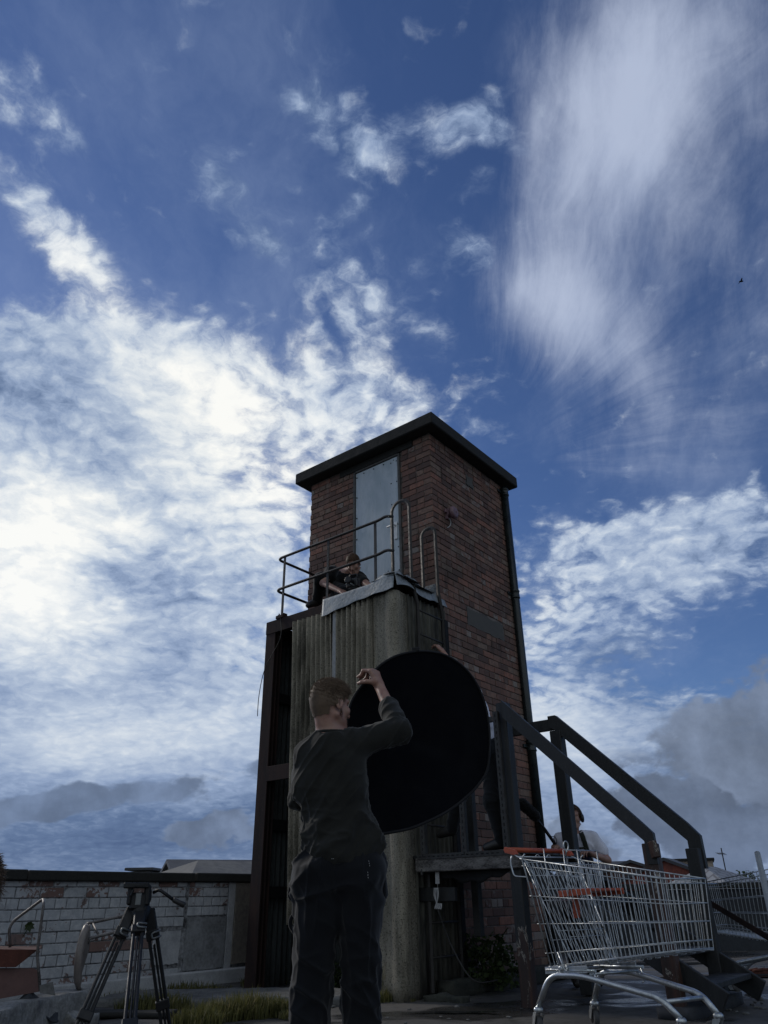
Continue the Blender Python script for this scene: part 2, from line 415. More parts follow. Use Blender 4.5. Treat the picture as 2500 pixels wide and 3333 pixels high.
def rounded(P, r, n=5):
    """polyline with its inner corners rounded"""
    P = [np.array(p, float) for p in P]; out = [P[0]]
    for i in range(1, len(P) - 1):
        a = unit(P[i - 1] - P[i]); b = unit(P[i + 1] - P[i])
        rr = min(r, 0.48 * np.linalg.norm(P[i - 1] - P[i]), 0.48 * np.linalg.norm(P[i + 1] - P[i]))
        p = P[i] + a * rr; q = P[i] + b * rr
        for k in range(n + 1):
            t = k / n; out.append((1 - t) ** 2 * p + 2 * t * (1 - t) * P[i] + t * t * q)
    out.append(P[-1]); return out

# ---------------------------------------------------------------- materials
def mat(name):
    m = bpy.data.materials.new(name); m.use_nodes = True; nt = m.node_tree; nt.nodes.clear()
    g = G(nt); b = g.n('ShaderNodeBsdfPrincipled'); o = g.n('ShaderNodeOutputMaterial'); nt.links.new(b.outputs[0], o.inputs[0])
    return m, g, b
def coords(g): return g.n('ShaderNodeTexCoord').outputs['Object']
def bump(g, b, h, st=0.4, dist=0.01):
    o = g.n('ShaderNodeBump'); g.put(o, 'Height', h); g.put(o, 'Strength', st); g.put(o, 'Distance', dist); g.put(b, 'Normal', o.outputs[0])
def simple(name, c, rough=0.6, metal=0.0, var=0.25, scale=14, bst=0.25, bd=0.004, c2=None, spec=0.5, stretch=(1, 1, 1), coat=0.0):
    """surface with two mixed tones, speckle and a fine bump"""
    m, g, b = mat(name); co = g.mapping(coords(g), stretch)
    n = g.noise(co, scale, 6, 0.65); n_ = g.noise(co, scale * 7, 4, 0.6)
    c2 = c2 or tuple(x * (1 - var) for x in c)
    f = g.ramp(g.mad(n_, 0.4, g.mul(n, 0.6)), 0.35, 0.65)
    g.put(b, 'Base Color', g.mix(f, c2, c)); g.put(b, 'Metallic', metal)
    g.put(b, 'Roughness', g.ramp(n, 0.3, 0.7, rough - 0.1, min(1, rough + 0.1))); g.put(b, 'Specular IOR Level', spec)
    if coat: g.put(b, 'Coat Weight', coat)
    bump(g, b, g.mad(n_, 0.5, n), bst, bd)
    return m
MT = {}
def brick_mat():
    m, g, b = mat('brick'); co = coords(g)
    tone = g.n('ShaderNodeAttribute', attribute_name='tone').outputs['Fac']
    pale = g.n('ShaderNodeAttribute', attribute_name='pale').outputs['Fac']
    n = g.noise(co, 22, 7, 0.7); nf = g.noise(co, 120, 3, 0.6); nb = g.noise(co, 1.6, 5, 0.6)
    base = g.n('ShaderNodeValToRGB'); g.put(base, 0, tone); e = base.color_ramp.elements
    e[0].color = (0.10, 0.064, 0.057, 1); e[1].color = (0.29, 0.135, 0.10, 1); e[1].position = 1
    for p, c in ((0.35, (0.165, 0.098, 0.082)), (0.6, (0.23, 0.118, 0.090)), (0.8, (0.21, 0.155, 0.125))):
        x = e.new(p); x.color = (*c, 1)
    c = g.mix(g.ramp(n, 0.35, 0.7, 0, 0.55), base.outputs[0], (0.085, 0.064, 0.057, 1))
    c = g.mix(g.mul(g.ramp(nb, 0.5, 0.75), 0.5), c, (0.075, 0.062, 0.05, 1))
    ns = g.noise(g.mapping(co, (1, 1, 0.22)), 5.5, 7, 0.68, 0.3); c = g.mix(g.mul(g.ramp(ns, 0.56, 0.68), 0.55), c, (0.035, 0.028, 0.026, 1)); c = g.mix(g.mul(g.ramp(ns, 0.36, 0.44, 1, 0), 0.35), c, (0.22, 0.19, 0.17, 1))
    # whitish bloom and paint on single bricks, broken at its edge
    pm = g.mul(g.ramp(g.add(pale, g.mul(g.sub(n, 0.5), 1.1)), 0.42, 0.58), g.m('GREATER_THAN', pale, 0.02))
    c = g.mix(g.mul(pm, 0.85), c, g.mix(nf, (0.19, 0.165, 0.15, 1), (0.29, 0.26, 0.24, 1)))
    g.put(b, 'Base Color', c); g.put(b, 'Roughness', 0.9); g.put(b, 'Specular IOR Level', 0.25)
    bump(g, b, g.mad(nf, 0.4, n), 0.55, 0.006); return m
MT['brick'] = brick_mat()
MT['mortar'] = simple('mortar', (0.22, 0.19, 0.175), 0.95, var=0.5, scale=10, bst=0.5, c2=(0.04, 0.034, 0.032))
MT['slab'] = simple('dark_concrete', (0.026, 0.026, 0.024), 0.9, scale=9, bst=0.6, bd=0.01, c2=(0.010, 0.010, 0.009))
MT['render'] = simple('cement_patch', (0.10, 0.095, 0.088), 0.92, scale=12, bst=0.5)
def door_mat():
    m, g, b = mat('galvanised_door'); co = coords(g)
    n = g.noise(g.mapping(co, (1, 1, 0.35)), 5, 8, 0.68, 0.8); n2 = g.noise(g.mapping(co, (1, 1, 0.18)), 26, 5, 0.7); n3 = g.noise(co, 60, 4, 0.7)
    c = g.mix(g.ramp(n, 0.34, 0.68), (0.36, 0.42, 0.46, 1), (0.50, 0.54, 0.58, 1))
    c = g.mix(g.mul(g.ramp(n2, 0.55, 0.75), 0.6), c, (0.27, 0.32, 0.31, 1))
    c = g.mix(g.mul(g.ramp(n3, 0.60, 0.72), g.mul(g.ramp(n, 0.5, 0.62), 0.8)), c, (0.10, 0.10, 0.085, 1))
    g.put(b, 'Base Color', c); g.put(b, 'Roughness', 0.62); g.put(b, 'Metallic', 0.15)
    bump(g, b, g.mad(n2, 0.5, n), 0.25, 0.006); return m
MT['door'] = door_mat()
MT['frame'] = simple('old_frame_paint', (0.10, 0.10, 0.095), 0.75, scale=20, c2=(0.035, 0.03, 0.028))
def rust_mat(name='rusty_steel', a=(0.034, 0.018, 0.015), d=(0.015, 0.010, 0.010), c3=(0.05, 0.022, 0.015), st=(1, 1, 0.25)):
    m, g, b = mat(name); co = coords(g)
    n = g.noise(g.mapping(co, st), 6, 8, 0.7, 0.4); n2 = g.noise(co, 45, 6, 0.7)
    c = g.mix(g.ramp(n, 0.35, 0.65), d, a); c = g.mix(g.mul(g.ramp(n2, 0.52, 0.72), 0.7), c, c3)
    g.put(b, 'Base Color', c); g.put(b, 'Roughness', 0.8); g.put(b, 'Specular IOR Level', 0.3)
    bump(g, b, g.mad(n2, 0.6, n), 0.5, 0.004); return m
MT['rust'] = rust_mat()
MT['rustred'] = rust_mat('red_rust', (0.10, 0.034, 0.024), (0.05, 0.018, 0.014), (0.14, 0.05, 0.03))
def asbestos_mat():
    m, g, b = mat('asbestos_cement'); co = coords(g)
    n = g.noise(g.mapping(co, (1, 1, 0.16)), 7, 7, 0.68, 0.3); n2 = g.noise(co, 70, 5, 0.72); n3 = g.noise(g.mapping(co, (1, 1, 0.5)), 2.2, 5, 0.6)
    c = g.mix(g.ramp(n, 0.3, 0.7), (0.105, 0.095, 0.075, 1), (0.32, 0.29, 0.23, 1))
    c = g.mix(g.mul(g.ramp(n2, 0.52, 0.66), 0.7), c, (0.31, 0.29, 0.235, 1))
    c = g.mix(g.mul(g.ramp(n2, 0.36, 0.47, 1, 0), 0.85), c, (0.028, 0.028, 0.02, 1))
    c = g.mix(g.mul(g.ramp(n3, 0.48, 0.72), 0.6), c, (0.055, 0.053, 0.036, 1))
    n4 = g.noise(g.mapping(co, (1, 1, 0.3)), 3.4, 7, 0.66, 0.5)
    c = g.mix(g.mul(g.ramp(n4, 0.54, 0.64), 0.55), c, (0.022, 0.021, 0.018, 1))
    g.put(b, 'Base Color', c); g.put(b, 'Roughness', 0.93); g.put(b, 'Specular IOR Level', 0.2)
    bump(g, b, g.mad(n2, 0.8, n), 0.9, 0.008); return m
MT['asb'] = asbestos_mat()
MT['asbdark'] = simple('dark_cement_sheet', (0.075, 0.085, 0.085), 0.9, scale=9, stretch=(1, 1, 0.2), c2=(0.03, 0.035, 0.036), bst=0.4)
MT['asbst'] = simple('stained_cement_sheet', (0.11, 0.105, 0.085), 0.93, scale=6, stretch=(1, 1, 0.14), c2=(0.018, 0.018, 0.016), bst=0.7, bd=0.008)
MT['lead'] = simple('lead_sheet', (0.36, 0.39, 0.42), 0.6, 0.2, scale=5, bst=0.6, bd=0.012, c2=(0.17, 0.19, 0.20))
MT['felt'] = simple('torn_roof_felt', (0.30, 0.32, 0.34), 0.8, scale=16, bst=1.0, bd=0.02, c2=(0.04, 0.045, 0.05))
MT['rail'] = simple('weathered_dark_rail', (0.040, 0.038, 0.036), 0.6, 0.15, scale=24, c2=(0.018, 0.015, 0.014), bst=0.5)
MT['blackpaint'] = simple('black_gloss_pipe', (0.014, 0.022, 0.022), 0.32, scale=10, c2=(0.007, 0.010, 0.011), bst=0.35)
def wood_mat(name, zlo, zhi):
    """black painted timber, the paint flaked off low down to red-brown wood with grey edges"""
    m, g, b = mat(name); co = g.n('ShaderNodeNewGeometry').outputs['Position']; x, y, z = g.sep(co)
    st = g.mapping(co, (1, 1, 0.10))
    n = g.noise(st, 16, 7, 0.65); n2 = g.noise(g.mapping(co, (1, 1, 0.3)), 9, 8, 0.7, 0.5); n3 = g.noise(co, 60, 4, 0.7)
    paint = g.mix(g.ramp(n, 0.4, 0.72), (0.006, 0.0065, 0.007, 1), (0.026, 0.027, 0.028, 1))
    paint = g.mix(g.mul(g.ramp(n3, 0.6, 0.7), 0.5), paint, (0.06, 0.06, 0.055, 1))
    wood = g.mix(g.ramp(n, 0.35, 0.7), (0.022, 0.011, 0.008, 1), (0.070, 0.030, 0.019, 1))
    k = g.add(g.ramp(z, zlo, zhi, 0.60, 0.0), g.mul(g.sub(n2, 0.5), 1.9))
    c = g.mix(g.ramp(k, 0.33, 0.36), paint, (0.30, 0.27, 0.23, 1)); c = g.mix(g.ramp(k, 0.37, 0.40), c, wood)
    g.put(b, 'Base Color', c); g.put(b, 'Roughness', g.ramp(n, 0.3, 0.7, 0.45, 0.75)); bump(g, b, g.mad(n3, 0.4, n), 0.5, 0.005); return m
MT['post'] = wood_mat('painted_post', 0.1, 0.85)
MT['post3'] = wood_mat('flaking_post', 0.9, 2.6)
MT['timber'] = wood_mat('painted_timber', -6, -5)
MT['whitewood'] = simple('flaking_white_timber', (0.17, 0.16, 0.15), 0.8, scale=7, stretch=(1, 1, 2.5), c2=(0.014, 0.010, 0.009), bst=0.5)
MT['slot'] = simple('slotted_steel', (0.06, 0.062, 0.06), 0.6, 0.4, scale=20, c2=(0.025, 0.02, 0.018))
MT['hole'] = simple('dark_hole', (0.004, 0.004, 0.005), 0.9)
MT['white'] = simple('chalky_white', (0.42, 0.42, 0.42), 0.85, scale=20, c2=(0.25, 0.25, 0.25))
MT['pink'] = simple('faded_red_bell', (0.21, 0.13, 0.15), 0.5, scale=12, c2=(0.13, 0.07, 0.085))

# ================================================================ the brick tower
_a = math.radians(38.3); U = V(math.sin(_a), math.cos(_a), 0); VV = V(-math.cos(_a), math.sin(_a), 0); Z = V(0, 0, 1)
CN = V(7.8 * math.sin(math.radians(4.36)), 7.8 * math.cos(math.radians(4.36)), 0)
def T(p, q, z=0.0): return CN + p * U + q * VV + z * Z
def onp(x, y, p): return at_p(x, y, CN + p * U, U)
def onq(x, y, q): return at_p(x, y, CN + q * VV, VV)
TQ, TP, TZ = 2.07, 1.78, 6.03
GZ = 0.0

tower = thing('brick_tower', T(0.9, 1.0), 'tall square red-brown brick tower with a flat overhanging concrete roof, over the whole scene', 'tower')
def brick_face(mb, P0, A, N, L, z0, z1, openings, pale_fn, seed, corner_hdr, CH=0.0799):
    """bricks proud of the mortar on one face. A along, N outward"""
    r = random.Random(seed); k = 0; z = z0
    while z < z1 - 0.02:
        hdr = (k % 5 == 2)
        w = 0.112 if hdr else 0.2275
        x = -(0.0 if hdr else (0.1137 if k % 2 else 0.0)) + (0.0)
        x -= 0.0
        while x < L - 0.005:
            a = max(x, 0.0); b_ = min(x + w, L); x += w
            if b_ - a < 0.03: continue
            aa = a + (0.0 if a == 0 else 0.004); bb = b_ - (0.0 if b_ >= L - 1e-6 else 0.0045)
            za = z + 0.0045 + r.uniform(-.001, .001); zb = min(z + CH - 0.0045, z1) + r.uniform(-.001, .001)
            cx = (aa + bb) / 2; cz = (za + zb) / 2; skip = False
            cuts = [(aa, bb)]
            for (x0, x1, y0, y1) in openings:
                if cz > y0 and cz < y1:
                    nc = []
                    for (s0, s1) in cuts:
                        if s1 <= x0 or s0 >= x1: nc.append((s0, s1)); continue
                        if s0 < x0 - 0.02: nc.append((s0, x0))
                        if s1 > x1 + 0.02: nc.append((x1, s1))
                    cuts = nc
            for (s0, s1) in cuts:
                pr = 0.006 + r.uniform(-0.0025, 0.0035); dep = 0.03
                mid = P0 + A * ((s0 + s1) / 2) + Z * cz + N * (pr - dep / 2)
                pale = pale_fn(cx, cz, hdr, r)
                mb.cbox(mid, (A, N, Z), ((s1 - s0) / 2, dep / 2, (zb - za) / 2), 0.0045, 0, tone=r.random(), pale=pale)
        z += CH; k += 1
mb = MB()
def pale_left(x, z, h, r):
    if r.random() < (0.07 if h else 0.012): return r.uniform(0.42, 0.62)
    return 0.0
def pale_right(x, z, h, r):
    k = 0.0
    if h: k = 0.18 + 0.22 * (z < 4.0) + 0.30 * (z < 1.3)
    else: k = 0.015 + 0.04 * (z < 3.5) + 0.25 * (z < 1.2)
    return r.uniform(0.32, 0.66) if r.random() < k else (r.uniform(0.15, 0.35) if r.random() < 0.12 + 0.25 * (z < 1.3) else 0.0)
DQ0, DQ1, DZ1 = 0.47, 1.263, 5.915
brick_face(mb, T(0, 0), VV, -U, TQ, 0.10, TZ, [(DQ0, DQ1, 3.75, DZ1), (0.26, 1.52, DZ1 - 0.01, TZ + 1)], pale_left, 3, 0)
VP0, VP1 = 1.225, 1.41
brick_face(mb, T(0, 0), U, -VV, TP, 0.10, TZ, [(VP0, VP1, 5.715, 5.85), (0.82, 1.0, 5.62, 5.79), (0.60, 1.46, 3.60, 3.83)], pale_right, 5, 1)
mb.box(T(TP / 2, TQ / 2, TZ / 2 - 0.1), (U, VV, Z), (TP / 2 - 0.004, TQ / 2 - 0.004, TZ / 2 + 0.1), 1)
mb.build('wall', [MT['brick'], MT['mortar']], tower)
mb = MB()
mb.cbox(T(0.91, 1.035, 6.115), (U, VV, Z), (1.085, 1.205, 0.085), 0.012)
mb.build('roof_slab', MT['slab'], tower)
mb = MB(); mb.cbox(T(0.008, 0.89, 5.975), (VV, U, Z), (0.63, 0.03, 0.052), 0.006); mb.build('lintel', MT['slab'], tower)
mb = MB()
mb.cbox(T(-0.012, 1.03, 3.715), (VV, U, Z), (1.06, 0.025, 0.02), 0.004); 
def patch(name, p0, p1, z0, z1, seed):
    mb = MB(); r = random.Random(seed); c = V(*(T((p0 + p1) / 2, -0.0, (z0 + z1) / 2)))
    pts = []
    for i in range(12):
        pts.append(T(p0 + (p1 - p0) * i / 12, 0, z0 + r.uniform(0, 0.02)))
    for i in range(6): pts.append(T(p1 - r.uniform(0, 0.02), 0, z0 + (z1 - z0) * i / 6))
    for i in range(12): pts.append(T(p1 - (p1 - p0) * i / 12, 0, z1 - r.uniform(0, 0.02)))
    for i in range(6): pts.append(T(p0 + r.uniform(0, 0.02), 0, z1 - (z1 - z0) * i / 6))
    mb.prism(pts, -VV, 0.009); return mb.build(name, MT['render'], tower)
patch('cement_patch', 0.60, 1.46, 3.60, 3.83, 1); patch('cement_patch', 0.82, 1.0, 5.62, 5.79, 2)
# air brick: grille of small square holes
mb = MB()
for i in range(7): mb.cbox(T(VP0 + 0.012 + (VP1 - VP0 - 0.02) * i / 6, -0.0, 5.783), (U, VV, Z), (0.006, 0.01, 0.064), 0.001, tone=0.9)
for j in range(5): mb.cbox(T((VP0 + VP1) / 2, 0.002, 5.725 + 0.029 * j), (U, VV, Z), ((VP1 - VP0) / 2 - 0.005, 0.008, 0.006), 0.001, tone=0.9)
mb.build('air_brick', MT['brick'], tower)
# door
mb = MB(); w2 = (DQ1 - DQ0) / 2; qc = (DQ0 + DQ1) / 2
mb.cbox(T(-0.004, DQ0 + 0.017, 4.82), (VV, U, Z), (0.016, 0.02, 1.09), 0.003); mb.cbox(T(-0.004, DQ1 - 0.017, 4.82), (VV, U, Z), (0.016, 0.02, 1.09), 0.003)
mb.cbox(T(-0.004, qc, DZ1 - 0.014), (VV, U, Z), (w2 - 0.034, 0.02, 0.014), 0.003)
frm = mb.build('door_frame', MT['frame'], tower)
mb = MB(); mb.cbox(T(0.004, qc, 4.81), (VV, U, Z), (w2 - 0.038, 0.014, 1.07), 0.003)
mb.cbox(T(-0.0125, DQ0 + 0.1, 4.81), (VV, U, Z), (0.055, 0.003, 1.065), 0.001)      # closing strip
door = mb.build('door', MT['door'], tower)
for i in range(7):
    for qq in (DQ0 + 0.055, DQ0 + 0.145, DQ1 - 0.06):
        mb = MB(); mb.lathe(T(-0.0115, qq, 3.95 + 0.31 * i), -U, [(0, 0.009), (0.006, 0.009), (0.009, 0.004)], 8); mb.build('screw_head', MT['hole'], door)
for i in range(4):
    mb = MB(); mb.lathe(T(-0.0115, DQ0 + 0.1 + 0.17 * i, 5.84), -U, [(0, 0.008), (0.006, 0.008), (0.009, 0.004)], 8); mb.build('screw_head', MT['hole'], door)
mb = MB(); mb.cbox(T(-0.022, DQ0 + 0.085, 4.80), (VV, U, Z), (0.024, 0.006, 0.12), 0.003)
mb.tube(rounded([T(-0.02, DQ0 + 0.085, 4.87), T(-0.06, DQ0 + 0.085, 4.87), T(-0.06, DQ0 + 0.19, 4.865)], 0.015), 0.012, 8)
MT['bright'] = simple('white_painted_handle', (.7, .72, .74), .5, scale=20); mb.build('handle', MT['bright'], door)
# drain pipe
dp = thing('drainpipe', T(1.86, -0.04), 'black downpipe running the full height of the brick tower at its right edge', 'drainpipe')
mb = MB(); ax = T(1.79, -0.047); mb.tube([ax + Z * 0.02, ax + Z * 5.98], 0.054, 16); mb.build('pipe', MT['blackpaint'], dp)
for zz_ in (4.33, 2.36, 5.9):
    mb = MB(); mb.lathe(ax + Z * (zz_ - 0.06), Z, [(0, 0.055), (0.005, 0.063), (0.02, 0.065), (0.025, 0.060), (0.09, 0.060), (0.095, 0.065), (0.115, 0.065), (0.12, 0.055)], 16)
    mb.cbox(ax + Z * zz_ - U * 0.07 + VV * 0.03, (U, VV, Z), (0.07, 0.012, 0.02), 0.003)
    mb.build('collar', MT['blackpaint'], dp)
# alarm bell
bl = thing('alarm_bell', T(0.33, -0.03, 4.97), 'round faded red alarm bell high on the brick tower near its front corner', 'bell')
bc = T(0.33, -0.05, 4.975)
mb = MB(); mb.lathe(bc, -VV, [(0, 0.02), (0.012, 0.075), (0.03, 0.083), (0.05, 0.080), (0.065, 0.062), (0.072, 0.030), (0.070, 0.026), (0.078, 0.012), (0.084, 0.004)], 24); mb.build('gong', MT['pink'], bl)
mb = MB(); mb.cbox(T(0.30, -0.025, 4.975), (U, VV, Z), (0.035, 0.025, 0.05), 0.004); mb.cbox(T(0.25, -0.02, 4.985), (U, VV, Z), (0.02, 0.015, 0.022), 0.003)
mb.cbox(T(0.275, -0.02, 4.90), (U, VV, Z), (0.022, 0.016, 0.02), 0.003); mb.build('mounting_box', MT['pink'], bl)
mb = MB(); mb.tube(spline([T(0.31, -0.02, 4.93), T(0.325, -0.035, 4.86), T(0.31, -0.03, 4.80), T(0.27, -0.012, 4.76)], 5), 0.007, 6); mb.build('cable', MT['white'], bl)

# ================================================================ sheeted landing beside the tower
BP = -0.795; PT = 3.70
ld = thing('landing_frame', T(-0.4, 1.0), 'rusty steel landing clad in corrugated cement sheets against the left side of the tower', 'landing')
mb = MB()
mb.cbox(T(BP + 0.055, 1.868, 1.78), (VV, U, Z), (0.077, 0.006, 1.78), 0.002)
mb.cbox(T(BP + 0.0, 1.868, 1.78), (VV, U, Z), (0.078, 0.008, 1.775), 0.002); mb.cbox(T(BP + 0.11, 1.868, 1.78), (VV, U, Z), (0.077, 0.006, 1.775), 0.002)
mb.cbox(T(BP + 0.055, 1.938, 1.78), (VV, U, Z), (0.005, 0.045, 1.775), 0.002)
mb.build('steel_post', MT['rust'], ld)
mb = MB(); mb.cbox(T(-0.09, 1.868, 1.78), (VV, U, Z), (0.06, 0.05, 1.775), 0.004); mb.build('steel_post', MT['rust'], ld)
mb = MB(); mb.cbox(T(BP - 0.004, 1.20, 3.633), (VV, U, Z), (0.748, 0.010, 0.077), 0.002); mb.cbox(T(BP + 0.03, 1.20, 3.705), (VV, U, Z), (0.748, 0.04, 0.005), 0.002)
mb.cbox(T(BP + 0.03, 1.20, 3.561), (VV, U, Z), (0.745, 0.035, 0.005), 0.002); mb.build('steel_beam', MT['rust'], ld)
mb = MB(); mb.cbox(T(-0.39, 1.935, 3.633), (U, VV, Z), (0.36, 0.010, 0.075), 0.002); mb.build('steel_beam', MT['rust'], ld)
mb = MB(); mb.cbox(T(BP - 0.004, 1.10, 1.962), (VV, U, Z), (0.69, 0.012, 0.076), 0.002); mb.build('steel_beam', MT['rust'], ld)
for zz_ in (2.82, 1.47, 0.83):
    mb = MB(); mb.cbox(T(-0.40, 1.855, zz_), (U, VV, Z), (0.36, 0.025, 0.055), 0.003); mb.build('steel_beam', MT['hole'], ld)
mb = MB(); mb.cbox(T(-0.39, 0.97, 3.725), (U, VV, Z), (0.36, 0.96, 0.014), 0.003)
mb.cbox(T(BP + 0.09, 0.97, 3.69), (U, VV, Z), (0.045, 0.95, 0.03), 0.003)
mb.build('deck_plate', MT['rust'], ld)
def corrugated(q0, q1, z0, z1, p, amp, pitch, name, m, tilt=0.0, side=False, th=0.006, phase=0.0):
    n = int(abs(q1 - q0) / pitch * 10); mbb = MB()
    def f(a, b):
        s_ = q0 + (q1 - q0) * a; off = amp * math.sin(2 * math.pi * (abs(q1 - q0) * a / pitch) + phase); off = amp * math.copysign(abs(off / amp) ** 0.8, off) if amp else 0
        z = z0 + (z1 - z0) * b
        wv = 0.004 * math.sin(3 * z + 8 * s_)
        return T(p - off + wv, s_ + tilt * (1 - b), z) if not side else T(s_, p - off + wv, z)
    mbb.grid(f, n, 8, 0, True, th=(U if not side else VV) * -th)
    return mbb.build(name, m, ld)
corrugated(1.47, 0.86, 0.55, 3.60, BP - 0.035, 0.021, 0.073, 'corrugated_sheet', MT['asb'], tilt=-0.10)
corrugated(0.80, 0.285, 0.50, 3.63, BP - 0.03, 0.021, 0.073, 'corrugated_sheet', MT['asb'], tilt=-0.02)
mb = MB(); mb.cbox(T(BP - 0.038, 0.815, 2.1), (VV - 0.02 * Z, U, Z), (0.028, 0.004, 1.55), 0.002); mb.build('white_flashing_strip', MT['white'], ld)
# rounded corner piece
mb = MB()
def cf(a, b):
    z = 0.0 + 3.62 * b; r_ = 0.055
    path = [(BP - 0.02, 0.29), (BP - 0.024, 0.18), (BP - 0.024, 0.12), (BP - 0.040, 0.08), (BP - 0.046, 0.045), (BP - 0.035, 0.005), (BP - 0.008, -0.02), (BP + 0.03, -0.028), (BP + 0.07, -0.02), (BP + 0.10, -0.018), (BP + 0.19, -0.018)]
    t = a * (len(path) - 1); i = min(int(t), len(path) - 2); f_ = t - i
    p_ = path[i][0] * (1 - f_) + path[i + 1][0] * f_; q_ = path[i][1] * (1 - f_) + path[i + 1][1] * f_
    return T(p_ + 0.003 * math.sin(9 * z), q_ - 0.012 * (1 - b), z)
mb.grid(cf, 40, 30, 0, True, th=V(0, 0, 0) + (U + VV) * -0.005); mb.build('corner_sheet', MT['asb'], ld)
corrugated(BP + 0.175, 0.10, 0.0, 3.62, -0.022, 0.016, 0.075, 'corrugated_sheet', MT['asbst'], side=True)
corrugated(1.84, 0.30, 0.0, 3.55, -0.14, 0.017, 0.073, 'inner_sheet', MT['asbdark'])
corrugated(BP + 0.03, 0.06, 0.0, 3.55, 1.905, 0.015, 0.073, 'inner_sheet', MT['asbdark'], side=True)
# steel channel standing at the side of the landing
mb = MB(); mb.cbox(T(0.03, -0.06, 1.75), (U, VV, Z), (0.035, 0.02, 1.74), 0.003); mb.build('steel_post', MT['hole'], ld)
# lead flashing along the top, draped and torn
mb = MB()
def lf(a, b):
    s_ = 0.985 - 1.02 * a
    hump = 0.07 * math.exp(-((a - 0.86) / 0.10) ** 2)
    top = T(BP + 0.10 - 0.03 * a, s_, 3.755 + hump)
    lip = T(BP - 0.055, s_, 3.76 + hump * 0.8)
    drop = 0.21 + 0.010 * math.sin(7 * a + 1) + 0.005 * math.sin(23 * a) - 0.06 * a
    bot = T(BP - 0.070 - 0.006 * math.sin(9 * a), s_ - 0.0, 3.765 - drop + 0.02 * a)
    return top * (1 - b / 0.3) + lip * (b / 0.3) if b < 0.3 else lip * (1 - (b - 0.3) / 0.7) + bot * ((b - 0.3) / 0.7)
mb.grid(lf, 44, 12, 0, True, th=V(0, 0, 0.004)); 
def ls(a, b):
    p_ = BP - 0.07 + 0.98 * a * 0.93
    hump = 0.05 * math.exp(-((a) / 0.12) ** 2) + 0.015 * math.sin(12 * a)
    top = T(p_, 0.10, 3.76 + hump); lip = T(p_, -0.055 - 0.01 * math.sin(9 * a), 3.75 + hump)
    bot = T(p_, -0.085 + 0.01 * math.sin(17 * a), 3.64 + 0.015 * math.sin(11 * a) - 0.03 * a + 0.05 * abs(math.sin(5 * a)))
    return top * (1 - b / 0.4) + lip * (b / 0.4) if b < 0.4 else lip * (1 - (b - 0.4) / 0.6) + bot * ((b - 0.4) / 0.6)
mb.grid(ls, 36, 10, 0, True, th=V(0, 0, 0.004)); mb.build('lead_flashing', MT['lead'], ld)
# torn felt lumps at the corner and against the brickwork
mb = MB(); r = random.Random(4)
def lump(c, ax, sx, sy, sz, seed, n=10):
    rr_ = random.Random(seed); P = []
    def f(a, b):
        x_ = 2 * a - 1; y_ = 2 * b - 1; h = max(0, 1 - abs(x_) ** 2.2) * max(0, 1 - abs(y_) ** 2.2)
        h = h ** 0.5 * (0.7 + 0.5 * math.sin(7 * x_ + seed) * math.cos(5 * y_ + seed * 2) + rr_.uniform(-0.12, 0.12))
        return np.array(c) + ax[0] * sx * x_ + ax[1] * sy * y_ + ax[2] * sz * h
    mb.grid(f, n, n, 0, True)
lump(T(BP + 0.06, 0.09, 3.77), (VV, U, Z), 0.18, 0.12, 0.10, 1); lump(T(BP + 0.16, -0.02, 3.76), (VV, U, Z), 0.10, 0.14, 0.06, 2)
lump(T(-0.14, 0.10, 3.73), (VV, U, Z), 0.14, 0.15, 0.10, 3); lump(T(-0.4, -0.03, 3.74), (U, VV, Z), 0.2, 0.07, 0.04, 5)
lump(T(-0.02, 0.12, 3.82), (VV, Z, -U), 0.12, 0.12, 0.03, 7)
mb.build('torn_felt', MT['felt'], ld)

# ---------------------------------------------------------------- guard rail round the landing
gr = thing('guard_rail', T(BP, 1.2, PT), 'two-bar tubular guard rail round the high landing in front of the metal door', 'railing')
def pz(x, y, p=BP + 0.0): return onp(x, y, p)
def zp(x, y): return pz(x, y)[2]
ZT_, ZM = 4.66, 4.28
RQ = 2.00
ZT_ = 0.5 * (pz(1190, 1715)[2] + pz(925, 1808)[2]); ZM = 0.5 * (pz(1190, 1822)[2] + pz(925, 1910)[2])
QH = float((onp(1279, 1700, BP) - CN) @ VV)                   # foot of the hoop
RQ = float((onp(903, 1820, BP) - CN) @ VV)
for z_, nm in ((ZT_, 'top_bar'), (ZM, 'middle_bar')):
    mb = MB()
    pts = [T(BP, QH, z_ - 0.02), T(BP, QH + 0.10, z_ + 0.02), T(BP, QH + 0.2, z_), T(BP, RQ, z_), T(-0.02, RQ, z_)]
    mb.tube(rounded(pts, 0.09, 6), 0.0165, 10); mb.build(nm, MT['rail'], gr)
for (x_, yt, yb) in ((923, 1805, 2010), (1067, 1750, 1960), (1222, 1690, 1890)):
    q_ = float((onp(x_, (yt + yb) / 2, BP) - CN) @ VV); mb = MB()
    mb.beam(T(BP, q_, PT - 0.02), T(BP, q_, ZT_ - 0.01), 0.034, 0.012, up=U, ch=0.002)
    mb.build('upright', MT['rail'], gr)
mb = MB(); q_ = float((onp(920, 1900, BP) - CN) @ VV)
mb.cbox(T(BP + 0.02, q_, PT + 0.03), (U, VV, Z), (0.05, 0.06, 0.02), 0.004); mb.cbox(T(BP + 0.03, q_ - 0.03, PT + 0.055), (U, VV, Z), (0.03, 0.02, 0.02), 0.003)
mb.lathe(T(BP, q_ + 0.03, PT + 0.02), Z, [(0, 0.018), (0.04, 0.018), (0.045, 0.008), (0.06, 0.008)], 8)
mb.build('clamp', MT['rust'], gr)
